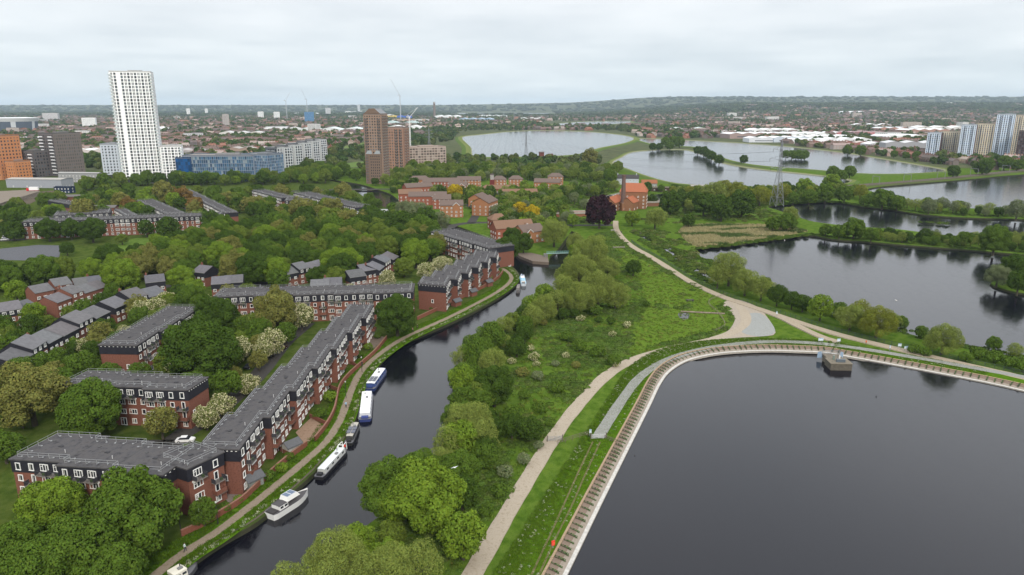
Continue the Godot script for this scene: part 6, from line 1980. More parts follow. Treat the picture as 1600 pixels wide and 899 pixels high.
		for x in [-0.42, 0.42]: m.bar(Vector3(x * float(s[1]), -0.2, 0), Vector3(x * float(s[1]), 1.9, 0), 0.09, Color(0.2, 0.22, 0.24))
		part("post", m, M.metal, t)
		m = MB.new()
		m.at(0, 1.45, 0.06, 1.05 * float(s[1]), 0.95, 0.05, Color(0.55, 0.62, 0.68))
		m.at(0, 1.8, 0.10, 0.9 * float(s[1]), 0.14, 0.02, Color(0.1, 0.25, 0.45))
		part("panel", m, M.plain, t)
	t = thing("lifebuoy_post", "red lifebuoy housing on a post in the embankment grass", "lifebuoy", v3(Vector2(7.5, -114.2), 1.5), 0.4)
	m = MB.new()
	m.bar(Vector3(0, -0.2, 0), Vector3(0, 0.9, 0), 0.1, Color(0.3, 0.3, 0.3))
	part("post", m, M.metal, t)
	m = MB.new()
	m.at(0, 1.1, 0.06, 0.66, 0.95, 0.2, Color(0.62, 0.05, 0.03))
	m.tube(Vector3(0, 1.1, 0.16), Vector3(0, 1.1, 0.22), 0.3, 0.3, 12, Color(0.7, 0.09, 0.05))
	part("housing", m, M.plain, t)
	t = thing("boardwalk", "brown timber boardwalk beside the dipping pond", "boardwalk", v3(Vector2(74.9, -267.8), 1.25), -0.18)
	for k in 28:
		m = MB.new()
		m.at(-8.1 + k * 0.6, 0.22, 0, 0.54, 0.08, 1.6, jit(Color(0.2, 0.155, 0.115), 0.2))
		part("plank", m, M.plain, t)
	m = MB.new()
	for z in [-0.7, 0.7]: m.at(0, 0.1, z, 17, 0.14, 0.12, Color(0.12, 0.09, 0.07))
	part("bearer", m, M.plain, t)
	m = MB.new()
	m.cap(smooth(pts([65.2, -266.9, 68.3, -269.5, 69.2, -266, 67.3, -259.9, 64.9, -259.1, 64.4, -262.5]), 3, true), 1.29, Color.WHITE)
	struct("dipping_pond", m, M.canal)
	for g in [[Vector2(61.2, -399.2), "row of pale stone baskets on the mown grass beside the path bend", 7.0, Color(0.24, 0.21, 0.18)], [Vector2(74.1, -285.1), "dark timber table on the meadow near the boardwalk", 3.0, Color(0.07, 0.06, 0.055)], [Vector2(65.9, -457.3), "pale picnic table on the grass by the copper beech", 3.0, Color(0.4, 0.37, 0.33)]]:
		t = thing("picnic_table", g[1], "table", v3(g[0], 1.2), 0.1)
		m = MB.new()
		m.at(0, 0.75, 0, g[2], 0.12, 0.9, g[3])
		part("top", m, M.plain, t)
		for z in [-0.8, 0.8]:
			m = MB.new()
			m.at(0, 0.45, z, g[2], 0.1, 0.35, g[3])
			part("bench", m, M.plain, t)
		m = MB.new()
		for x in [-0.4, 0.4]: m.at(x * float(g[2]), 0.36, 0, 0.14, 0.7, 1.7, g[3])
		part("leg_frame", m, M.plain, t)
	# footbridge at the lock
	var a := v3(Vector2(18.6, -374.1), 3.2)
	var b := v3(Vector2(32.1, -375.9), 3.2)
	t = thing("footbridge", "thin teal footbridge from the lock quay to the wild bank", "bridge")
	m = MB.new()
	m.bar(a, b, 1.3, Color(0.2, 0.3, 0.29), 0.25)
	part("deck", m, M.metal, t)
	m = MB.new()
	var side := Vector3(0, 0, 0.62)
	for s in [-1, 1]:
		for y in [0.55, 1.1]: m.bar(a + side * s + Vector3(0, y, 0), b + side * s + Vector3(0, y, 0), 0.07, Color(0.16, 0.32, 0.3))
		for k in 12:
			var q: Vector3 = a.lerp(b, k / 11.0) + side * s
			m.bar(q, q + Vector3(0, 1.1, 0), 0.06, Color(0.16, 0.32, 0.3))
	part("handrail", m, M.metal, t)
	m = MB.new()
	m.box(Transform3D(Basis(), a - Vector3(0.5, 1.6, 0)), Vector3(2.2, 3.0, 2.4), Color(0.26, 0.26, 0.25))
	m.box(Transform3D(Basis(), b + Vector3(0.5, -1.6, 0)), Vector3(2.2, 3.0, 2.4), Color(0.26, 0.26, 0.25))
	part("abutment", m, M.concrete, t)
	# pylons
	pylon("nearer lattice pylon rising from the trees before the small reservoir", Vector2(215.9, -578.1), 53.0, 0.35)
	pylon("lattice pylon on the bank of the great reservoir", Vector2(21.6, -1104.3), 40.0, 0.5)
	pylon("lattice pylon in the woods behind the brown towers", Vector2(-150.3, -1313.2), 42.0, 0.6)
	# wires between the two nearer pylons
	var wt := thing("power_line", "thin sagging cables strung between the two reservoir pylons", "cable")
	var pa := v3(Vector2(215.9, -578.1), 1.0)
	var pb := v3(Vector2(21.6, -1104.3), 1.0)
	for q in [[0.58, 0.17], [0.72, 0.2], [0.86, 0.15]]:
		for s in [-1.0, 1.0]:
			var wm := MB.new()
			var e0: Vector3 = pa + Vector3(53.0 * q[1] * s, 53.0 * (q[0] - 0.035), 0).rotated(Vector3.UP, 0.35)
			var e1: Vector3 = pb + Vector3(40.0 * q[1] * s, 40.0 * (q[0] - 0.035), 0).rotated(Vector3.UP, 0.5)
			for k in 16:
				var u0 := k / 16.0
				var u1 := (k + 1) / 16.0
				wm.bar(e0.lerp(e1, u0) - Vector3(0, 44.0 * u0 * (1 - u0), 0), e0.lerp(e1, u1) - Vector3(0, 44.0 * u1 * (1 - u1), 0), 0.09, Color(0.06, 0.06, 0.065))
			part("wire", wm, M.metal, wt)
	for q in [[Vector2(10.2, -3868.8), "nearer distant pylon of the far northern line"], [Vector2(1311.4, -3868.8), "distant pylon above the eastern terraces"]]:
		pylon(q[1], q[0], 45.0, 0.4)
	# valve houses on the great reservoir's bank
	for q in [[Vector2(46.3, -1132), 8.0, "taller brick valve house on the great reservoir's bank"], [Vector2(59.6, -1117.8), 6.0, "lower brick valve house on the great reservoir's bank"], [Vector2(217.6, -2470.7), 9.0, "brick valve house on the far bank of the great reservoir"]]:
		gabled("valve_house", q[2], "building", q[0], 0.2, 7, 6, q[1], 1.4, Color(0.2, 0.075, 0.06), Color(0.14, 0.09, 0.08), {"cols": 1, "floors": 1, "group": ""})
	# railway along the third pond
	var rw := smooth(pts([268.6, -663.5, 345.1, -718.6, 403.3, -749.6, 474.3, -790.5, 558.4, -844, 669.3, -914.5, 952.3, -1070.2]), 4)
	m = MB.new()
	sweep(rw, [[-9, 1.2], [-6, 2.4], [6, 2.4], [9, 1.2]], [Color(0.1, 0.12, 0.05), Color(0.14, 0.115, 0.095), Color(0.1, 0.12, 0.05)], m)
	struct("railway_bank", m, M.gravel)
	m = MB.new()
	for o in [-3.6, -2.1, 2.1, 3.6]: sweep(rw, [[o - 0.09, 2.42], [o - 0.06, 2.6], [o + 0.06, 2.6], [o + 0.09, 2.42]], [Color(0.12, 0.1, 0.09)], m)
	struct("railway_track", m, M.metal)
	for k in range(3, rw.size() - 2, 3):
		t = thing("overhead_gantry", "steel overhead-line gantry spanning the railway by the ponds", "gantry", v3(rw[k], 2.3), 0.1, "overhead gantries of the railway")
		m = MB.new()
		for z in [-6.0, 6.0]: m.bar(Vector3(0, 0, z), Vector3(0, 8.0, z), 0.32, Color(0.2, 0.2, 0.2))
		part("mast", m, M.metal, t)
		m = MB.new()
		m.bar(Vector3(0, 7.6, -6), Vector3(0, 7.6, 6), 0.3, Color(0.2, 0.2, 0.2), 0.5)
		part("beam", m, M.metal, t)
	# brick garden walls along the towpath
	for w in [[[-62.4, -118.2, -59.7, -121.6, -57.4, -125.8, -55.4, -130.1, -54.2, -135.6, -52.8, -142.4, -51, -149.2, -49, -155], "brick garden wall below the near half of the long canal block"], [[-47.7, -157.3, -46.9, -166.2, -47.3, -176, -49.4, -189.3, -49.2, -198.1, -47.7, -207.2, -45.1, -220.1, -43.7, -235.3], "brick garden wall below the far half of the long canal block"], [[-36, -258.3, -28.3, -274.1, -21.1, -289.8, -12.3, -308.4, -6.6, -324.3, -4.4, -337.5], "low brick garden wall in front of the stepped block"], [[-93.1, -154, -86.5, -152.1, -75.9, -150.2], "brick yard wall behind the white car"]]:
		t = thing("garden_wall", w[1], "wall")
		m = MB.new()
		var p := smooth(pts(w[0]), 3)
		sweep(p, [[-0.14, 1.0], [-0.14, 2.55], [0.14, 2.55], [0.14, 1.0]], [Color(0.29, 0.12, 0.08)], m)
		part("brickwork", m, M.brick, t)
		m = MB.new()
		sweep(p, [[-0.2, 2.55], [-0.2, 2.65], [0.2, 2.65], [0.2, 2.55]], [Color(0.36, 0.2, 0.15)], m)
		part("capping", m, M.brick, t)
	# cross walls, paving and sheds in the gardens
	for q in [[[-51, -149.2, -56, -154], "cross wall"], [[-46.9, -166.2, -52.8, -171.2], "cross wall"], [[-49.2, -188.4, -55, -193.1], "cross wall"], [[-47.7, -207.2, -54.4, -214.7], "cross wall"], [[-54.2, -135.6, -58.1, -139.6], "cross wall"]]:
		t = thing("garden_cross_wall", "low brick wall dividing two canal gardens", "wall", Vector3.ZERO, 0.0, "walls dividing the canal gardens")
		m = MB.new()
		sweep(pts(q[0]), [[-0.12, 1.0], [-0.12, 2.3], [0.12, 2.3], [0.12, 1.0]], [Color(0.27, 0.12, 0.085)], m)
		part("brickwork", m, M.brick, t)
	for q in [[[-49.4, -155.4, -47.4, -165.6, -52.4, -170.9, -53.9, -162.3], Color(0.36, 0.25, 0.18)], [[-45.1, -223.4, -44.2, -236.9, -49.1, -241.2, -50, -228.6], Color(0.25, 0.2, 0.17)], [[-56.7, -128, -54.4, -135.5, -57.9, -139.2, -60.1, -132.6], Color(0.26, 0.22, 0.2)]]:
		m = MB.new()
		m.cap(pts(q[0]), 1.28, q[1])
		struct("patio", m, M.gravel)
	for q in [[Vector2(-55.4, -136.9), "grey-roofed garden shed by the towpath wall", Color(0.3, 0.32, 0.3)], [Vector2(-51.8, -152.3), "white-sided garden shed with dark roof behind the towpath wall", Color(0.55, 0.55, 0.52)], [Vector2(-22.7, -278.3), "lean-to porch with grey roof against the stepped block", BRICK], [Vector2(-17, -294.4), "second lean-to porch with grey roof against the stepped block", BRICK], [Vector2(-10.7, -311.2), "third lean-to porch with grey roof against the stepped block", BRICK]]:
		gabled("garden_shed", q[1], "shed", q[0], 0.9, 3.4, 2.6, 2.2, 0.9, q[2], Color(0.15, 0.155, 0.165), {"cols": 0, "floors": 0, "group": ""})


# ---------------------------------------------------------------- boats

func boat(label: String, stern: Vector2, bow: Vector2, beam: float, hull: Color, cabin: Color, roof: Color, style: String) -> void:
	var d := bow - stern
	var L := d.length()
	var t := thing("canal_boat" if style != "cruiser" else "motor_cruiser", label, "boat", v3((bow + stern) / 2, 0.0), -d.angle())
	var hb := beam / 2
	var sharp := 3.2 if style != "cruiser" else L * 0.42
	var ol := PackedVector2Array([Vector2(-L / 2, -hb * 0.8), Vector2(-L / 2 + 0.8, -hb)])
	for k in 6:
		var q := k / 5.0
		ol.append(Vector2(L / 2 - sharp * (1 - q), -hb * (1 - pow(q, 1.8) * 0.93)))
	for k in 6:
		var q := 1.0 - k / 5.0
		ol.append(Vector2(L / 2 - sharp * (1 - q), hb * (1 - pow(q, 1.8) * 0.93)))
	ol.append_array([Vector2(-L / 2 + 0.8, hb), Vector2(-L / 2, hb * 0.8)])
	var m := MB.new()
	var deck := 0.85 if style != "cruiser" else 1.35
	var low := PackedVector2Array()
	for p in ol: low.append(p * Vector2(0.97, 0.86))
	for k in ol.size():
		var e := (k + 1) % ol.size()
		var y0 := deck + (0.35 * pow(maxf(0.0, ol[k].x / (L / 2)), 3.0) if true else 0.0)
		var y1 := deck + 0.35 * pow(maxf(0.0, ol[e].x / (L / 2)), 3.0)
		m.quad(v3(low[k], -0.4), v3(ol[k], y0), v3(ol[e], y1), v3(low[e], -0.4), hull)
	part("hull", m, M.metal, t)
	m = MB.new()
	m.cap(ol, deck - 0.02, roof if style == "cruiser" else Color(0.12, 0.12, 0.13))
	part("deck", m, M.plain, t)
	var x0 := -L / 2 + (1.6 if style != "cruiser" else 1.8)
	var x1 := L / 2 - (2.6 if style != "cruiser" else L * 0.62)
	var w0 := hb * (0.84 if style != "cruiser" else 0.75)
	var w1 := hb * 0.72
	var ch := deck + (1.05 if style != "cruiser" else 0.85)
	m = MB.new()
	for s in [-1, 1]:
		m.quad(Vector3(x0, deck - 0.05, s * w0), Vector3(x0, ch, s * w1), Vector3(x1, ch, s * w1), Vector3(x1, deck - 0.05, s * w0), cabin)
	for x in [x0, x1]:
		m.quad(Vector3(x, deck - 0.05, -w0), Vector3(x, ch, -w1), Vector3(x, ch, w1), Vector3(x, deck - 0.05, w0), cabin)
	part("cabin", m, M.metal, t)
	m = MB.new()
	m.quad(Vector3(x0 - 0.1, ch, -w1), Vector3(x0 - 0.1, ch + 0.1, 0), Vector3(x1 + 0.1, ch + 0.1, 0), Vector3(x1 + 0.1, ch, -w1), roof)
	m.quad(Vector3(x0 - 0.1, ch + 0.1, 0), Vector3(x0 - 0.1, ch, w1), Vector3(x1 + 0.1, ch, w1), Vector3(x1 + 0.1, ch + 0.1, 0), roof)
	for s in [-1, 1]: m.bar(Vector3(x0, ch + 0.06, s * w1), Vector3(x1, ch + 0.06, s * w1), 0.06, roof)
	part("cabin_roof", m, M.plain, t)
	var n := maxi(2, int((x1 - x0) / 2.2))
	for k in n:
		for s in [-1, 1]:
			m = MB.new()
			var x := lerpf(x0, x1, (k + 0.5) / n)
			var zz: float = s * (lerpf(w0, w1, 0.55) + 0.02)
			m.at(x, (deck + ch) / 2 + 0.08, zz, 0.75, 0.42, 0.05, GLASS)
			part("window", m, M.glass, t)
	if "solar" in style:
		for k in 4:
			m = MB.new()
			m.at(x0 + 2.2 + (k % 2) * 1.9, ch + 0.2, -0.55 + (k / 2) * 1.1, 1.7, 0.06, 0.95, Color(0.03, 0.035, 0.06))
			part("solar_panel", m, M.glass, t)
	if style != "cruiser":
		m = MB.new()
		m.at(lerpf(x0, x1, 0.7), ch + 0.2, 0.2, 0.8, 0.3, 0.6, Color(0.2, 0.2, 0.2))
		m.tube(Vector3(lerpf(x0, x1, 0.85), ch, -0.4), Vector3(lerpf(x0, x1, 0.85), ch + 0.7, -0.4), 0.08, 0.08, 6, Color(0.05, 0.05, 0.05))
		m.at(-L / 2 + 0.8, deck + 0.3, 0, 0.9, 0.5, beam * 0.5, hull)
		part("roof_fittings", m, M.plain, t, "stuff")
	if "frame" in style:
		m = MB.new()
		var xa := L / 2 - 2.8
		for s in [-1, 1]:
			m.bar(Vector3(xa, deck, s * hb * 0.7), Vector3(xa, deck + 1.9, s * hb * 0.5), 0.12, WHITE)
			m.bar(Vector3(xa + 1.8, deck, s * hb * 0.5), Vector3(xa + 1.8, deck + 1.8, s * hb * 0.4), 0.12, WHITE)
			m.bar(Vector3(xa, deck + 1.9, s * hb * 0.5), Vector3(xa + 1.8, deck + 1.8, s * hb * 0.4), 0.12, WHITE)
			m.bar(Vector3(xa, deck + 1.9, s * hb * 0.5), Vector3(xa - 1.5, deck + 1.0, s * hb * 0.6), 0.12, WHITE)
		m.bar(Vector3(xa, deck + 1.9, -hb * 0.5), Vector3(xa, deck + 1.9, hb * 0.5), 0.12, WHITE)
		part("canopy_frame", m, M.metal, t)
		m = MB.new()
		m.tube(Vector3(L / 2 - 0.9, deck + 0.5, 0), Vector3(L / 2 - 0.9, deck + 0.9, 0), 0.3, 0.3, 8, Color(0.6, 0.06, 0.04))
		part("fender", m, M.plain, t)
	if style == "cruiser":
		m = MB.new()
		var wx := L * 0.02
		m.quad(Vector3(wx - 1.6, ch, -w1), Vector3(wx - 1.3, ch + 0.9, -w1 * 0.85), Vector3(wx + 1.2, ch + 0.9, -w1 * 0.85), Vector3(wx + 1.9, ch, -w1), WHITE)
		m.quad(Vector3(wx - 1.6, ch, w1), Vector3(wx - 1.3, ch + 0.9, w1 * 0.85), Vector3(wx + 1.2, ch + 0.9, w1 * 0.85), Vector3(wx + 1.9, ch, w1), WHITE)
		m.quad(Vector3(wx - 1.3, ch + 0.9, -w1 * 0.85), Vector3(wx - 1.3, ch + 0.9, w1 * 0.85), Vector3(wx + 1.2, ch + 0.9, w1 * 0.85), Vector3(wx + 1.2, ch + 0.9, -w1 * 0.85), Color(0.45, 0.47, 0.5))
		m.quad(Vector3(wx - 1.6, ch, -w1), Vector3(wx - 1.3, ch + 0.9, -w1 * 0.85), Vector3(wx - 1.3, ch + 0.9, w1 * 0.85), Vector3(wx - 1.6, ch, w1), WHITE)
		var wh := part("wheelhouse", m, M.metal, t)
		m = MB.new()
		m.quad(Vector3(wx + 1.25, ch + 0.85, -w1 * 0.8), Vector3(wx + 1.25, ch + 0.85, w1 * 0.8), Vector3(wx + 1.9, ch + 0.05, w1 * 0.9), Vector3(wx + 1.9, ch + 0.05, -w1 * 0.9), Color(0.1, 0.13, 0.17))
		for s in [-1, 1]: m.at(wx - 0.1 + s * 0.62, ch + 0.94, 0, 0.95, 0.03, w1 * 1.3, Color(0.06, 0.1, 0.18))
		part("windscreen", m, M.glass, wh)
		m = MB.new()
		m.at(-L / 2 + 0.9, deck + 0.05, 0, 1.4, 0.3, beam * 0.6, Color(0.05, 0.045, 0.045))
		part("cockpit", m, M.plain, t)


func build_boats() -> void:
	var white := Color(0.74, 0.74, 0.73)
	boat("wide boat with cream roof, its bow just past the bramble bank", Vector2(-59.7, -105.1), Vector2(-56.2, -110.5), 3.2, Color(0.08, 0.08, 0.09), Color(0.6, 0.58, 0.5), Color(0.68, 0.65, 0.56), "barge")
	boat("white motor cruiser with dark grey decks and glazed wheelhouse", Vector2(-48.4, -125.8), Vector2(-43.3, -135), 3.2, white, white, Color(0.075, 0.072, 0.078), "cruiser")
	boat("silver-topped narrowboat with white canopy frame at its bow", Vector2(-42.7, -141.2), Vector2(-39.7, -155.4), 2.4, Color(0.03, 0.03, 0.035), Color(0.45, 0.46, 0.45), Color(0.62, 0.64, 0.65), "frame")
	boat("short dark narrowboat with cluttered cream roof", Vector2(-39.7, -157.4), Vector2(-39.9, -169.2), 2.2, Color(0.03, 0.03, 0.03), Color(0.06, 0.06, 0.06), Color(0.4, 0.38, 0.33), "solar")
	boat("broad white-roofed boat with blue stern and clear roof", Vector2(-38.4, -170.8), Vector2(-41.4, -189.6), 3.6, Color(0.05, 0.07, 0.22), Color(0.6, 0.62, 0.66), Color(0.74, 0.74, 0.74), "barge")
	boat("blue-hulled white-roofed boat with rows of solar panels", Vector2(-41.3, -191.5), Vector2(-39.9, -207.9), 3.4, Color(0.03, 0.05, 0.16), Color(0.05, 0.08, 0.22), Color(0.72, 0.72, 0.72), "solar")
	boat("small blue and white cruiser moored off the bend", Vector2(5.3, -315.1), Vector2(4.6, -332.8), 2.6, Color(0.6, 0.66, 0.72), white, Color(0.3, 0.5, 0.62), "cruiser")
	boat("little grey covered launch beside the bend", Vector2(2.5, -302.5), Vector2(3.2, -313.9), 1.9, Color(0.14, 0.13, 0.13), Color(0.2, 0.19, 0.18), Color(0.2, 0.18, 0.17), "launch")
	boat("white boat moored behind the point of the towpath", Vector2(-1, -350.9), Vector2(-5.4, -366.2), 2.6, Color(0.5, 0.52, 0.55), white, Color(0.7, 0.72, 0.74), "barge")


# ---------------------------------------------------------------- people, cars, lamps, gull

func person_mesh(pose: String, shirt: Color, legs: Color) -> Mesh:
	# joints with radii joined by a smooth minimum on a grid and meshed as surface nets
	var skin := Color(0.42, 0.26, 0.19)
	var hair := Color(0.05, 0.035, 0.03)
	var st := 0.26 if pose == "walk" else 0.06
	var b := []
	var add := func(a: Vector3, c: Vector3, ra: float, rc: float, col: Color) -> void: b.append([a, c, ra, rc, col])
	add.call(Vector3(0, 0.95, 0), Vector3(0, 1.2, 0), 0.15, 0.14, shirt)
	add.call(Vector3(-0.14, 1.38, 0), Vector3(0.14, 1.38, 0), 0.09, 0.09, shirt)
	add.call(Vector3(0, 1.2, 0), Vector3(0, 1.36, 0), 0.14, 0.15, shirt)
	add.call(Vector3(0, 1.42, 0), Vector3(0, 1.54, 0.01), 0.055, 0.055, skin)
	add.call(Vector3(0, 1.60, 0.02), Vector3(0, 1.66, 0.015), 0.088, 0.095, skin)
	add.call(Vector3(0, 1.70, -0.02), Vector3(0, 1.66, -0.04), 0.085, 0.09, hair)
	add.call(Vector3(0, 1.62, 0.11), Vector3(0, 1.60, 0.12), 0.016, 0.02, skin)
	for s in [-1, 1]:
		var f: float = s * st
		add.call(Vector3(s * 0.09, 0.93, 0), Vector3(s * 0.1, 0.5, f * 0.7 + 0.05), 0.1, 0.07, legs)
		add.call(Vector3(s * 0.1, 0.5, f * 0.7 + 0.05), Vector3(s * 0.1, 0.08, f - 0.02), 0.068, 0.045, legs)
		add.call(Vector3(s * 0.1, 0.045, f - 0.05), Vector3(s * 0.11, 0.04, f + 0.15), 0.045, 0.04, hair)
		add.call(Vector3(s * 0.2, 1.37, 0), Vector3(s * 0.25, 1.1, -f * 0.5), 0.06, 0.05, shirt)
		add.call(Vector3(s * 0.25, 1.1, -f * 0.5), Vector3(s * 0.24, 0.88, -f * 0.8 + 0.1), 0.043, 0.032, skin)
		for k in 4: add.call(Vector3(s * 0.24, 0.86, -f * 0.8 + 0.09 + k * 0.02), Vector3(s * 0.235, 0.76 + absf(k - 1.5) * 0.012, -f * 0.8 + 0.1 + k * 0.022), 0.012, 0.009, skin)
		add.call(Vector3(s * 0.235, 0.86, -f * 0.8 + 0.13), Vector3(s * 0.21, 0.8, -f * 0.8 + 0.17), 0.012, 0.01, skin)
	var cell := 0.03
	var lo := Vector3(-0.36, -0.03, -0.45)
	var nx := 24
	var ny := 62
	var nz := 30
	var field := PackedFloat32Array()
	field.resize(nx * ny * nz)
	var near := PackedInt32Array()
	near.resize(nx * ny * nz)
	for x in nx:
		for y in ny:
			for z in nz:
				var p := lo + Vector3(x, y, z) * cell
				var best := 9.0
				var sm := 0.0
				var bi := 0
				for k in b.size():
					var e: Array = b[k]
					var a: Vector3 = e[0]
					if absf(p.y - (a.y + (e[1] as Vector3).y) * 0.5) > 0.42: continue
					var ab: Vector3 = e[1] - a
					var h := clampf((p - a).dot(ab) / ab.length_squared(), 0, 1)
					var dd := (p - a - ab * h).length() - lerpf(e[2], e[3], h)
					if dd < best:
						best = dd
						bi = k
					sm += exp(-dd * 70.0)
				var idx := (x * ny + y) * nz + z
				field[idx] = -log(maxf(sm, 1e-30)) / 70.0
				near[idx] = bi
	var mb := MB.new()
	var vid := {}
	for x in nx - 1:
		for y in ny - 1:
			for z in nz - 1:
				var sum := Vector3.ZERO
				var cnt := 0
				for e in 12:
					var ax := e / 4
					var o := Vector3i((e & 1) if ax != 0 else 0, ((e & 1) if ax == 0 else (e >> 1) & 1) if ax != 1 else 0, ((e >> 1) & 1) if ax != 2 else 0)
					var q := o
					q[ax] = 1
					var f0 := field[((x + o.x) * ny + y + o.y) * nz + z + o.z]
					var f1 := field[((x + q.x) * ny + y + q.y) * nz + z + q.z]
					if (f0 < 0) != (f1 < 0):
						sum += Vector3(o).lerp(Vector3(q), f0 / (f0 - f1))
						cnt += 1
				if cnt:
					vid[Vector3i(x, y, z)] = mb.v.size()
					mb.v.append(lo + (Vector3(x, y, z) + sum / cnt) * cell)
					mb.c.append(b[near[(x * ny + y) * nz + z]][4])
	for x in range(1, nx - 1):
		for y in range(1, ny - 1):
			for z in range(1, nz - 1):
				var f0 := field[(x * ny + y) * nz + z]
				for ax in 3:
					var q := Vector3i(x, y, z)
					q[ax] += 1
					var f1 := field[(q.x * ny + q.y) * nz + q.z]
					if (f0 < 0) == (f1 < 0): continue
					var u := Vector3i.ZERO
					var v := Vector3i.ZERO
					u[(ax + 1) % 3] = 1
					v[(ax + 2) % 3] = 1
					var c := Vector3i(x, y, z)
					var ids := [c, c - u, c - u - v, c - v]
					if not ids.all(func(i): return vid.has(i)): continue
					var w := ids.map(func(i): return vid[i])
					if f0 < 0: w.reverse()
					mb.i.append_array(PackedInt32Array([w[0], w[1], w[2], w[0], w[2], w[3]]))
	return mb.mesh(M.plain)


func car(p: Vector2, turn: float, col: Color, label: String, group := "") -> void:
	var t := thing("parked_car", label, "car", v3(p, 1.28), turn, group)
	if not shared.has("car_glass"):
		var g := MB.new()
		var lo := [Vector2(-1.5, 0.9), Vector2(-1.0, 1.38), Vector2(0.5, 1.4), Vector2(1.15, 0.92)]
		for s in [-1, 1]:
			g.quad(Vector3(lo[0].x, lo[0].y, s * 0.83), Vector3(lo[1].x, lo[1].y, s * 0.68), Vector3(lo[2].x, lo[2].y, s * 0.68), Vector3(lo[3].x, lo[3].y, s * 0.83), GLASS)
		for k in [0, 2]:
			g.quad(Vector3(lo[k].x, lo[k].y, -0.83 if k == 0 else -0.68), Vector3(lo[k].x, lo[k].y, 0.83 if k == 0 else 0.68), Vector3(lo[k + 1].x, lo[k + 1].y, 0.68 if k == 0 else 0.83), Vector3(lo[k + 1].x, lo[k + 1].y, -0.68 if k == 0 else -0.83), GLASS)
		shared["car_glass"] = g.mesh(M.glass)
		var w := MB.new()
		w.tube(Vector3(0, 0, -0.1), Vector3(0, 0, 0.1), 0.32, 0.32, 12, Color(0.02, 0.02, 0.02))
		w.tube(Vector3(0, 0, 0.1), Vector3(0, 0, 0.12), 0.19, 0.18, 8, Color(0.4, 0.4, 0.4))
		w.tube(Vector3(0, 0, -0.1), Vector3(0, 0, -0.12), 0.19, 0.18, 8, Color(0.4, 0.4, 0.4))
		shared["wheel"] = w.mesh(M.plain)
	var m := MB.new()
	var pr := [Vector2(-2.1, 0.3), Vector2(-2.15, 0.8), Vector2(-1.6, 0.93), Vector2(1.1, 0.95), Vector2(2.0, 0.78), Vector2(2.15, 0.5), Vector2(2.1, 0.3)]
	for k in pr.size() - 1:
		m.quad(Vector3(pr[k].x, pr[k].y, -0.86), Vector3(pr[k].x, pr[k].y, 0.86), Vector3(pr[k + 1].x, pr[k + 1].y, 0.86), Vector3(pr[k + 1].x, pr[k + 1].y, -0.86), col)
	for s in [-1, 1]:
		for k in range(1, pr.size() - 2):
			m.tri(Vector3(pr[0].x, pr[0].y, s * 0.86), Vector3(pr[k].x, pr[k].y, s * 0.86), Vector3(pr[k + 1].x, pr[k + 1].y, s * 0.86), col)
		m.tri(Vector3(pr[0].x, pr[0].y, s * 0.86), Vector3(pr[5].x, pr[5].y, s * 0.86), Vector3(pr[6].x, pr[6].y, s * 0.86), col)
	m.quad(Vector3(-1.02, 1.4, -0.69), Vector3(-1.02, 1.4, 0.69), Vector3(0.52, 1.42, 0.69), Vector3(0.52, 1.42, -0.69), col)
	part("body", m, M.metal, t)
	inst("glazing", shared["car_glass"], t)
	for x in [-1.3, 1.3]:
		for z in [-0.8, 0.8]:
			var o := inst("wheel", shared["wheel"], t)
			o.position = Vector3(x, 0.32, z)
	for z in [-0.62, 0.62]:
		m = MB.new()
		m.at(2.08, 0.66, z, 0.12, 0.14, 0.36, Color(0.7, 0.7, 0.68))
		part("headlight", m, M.glass, t)


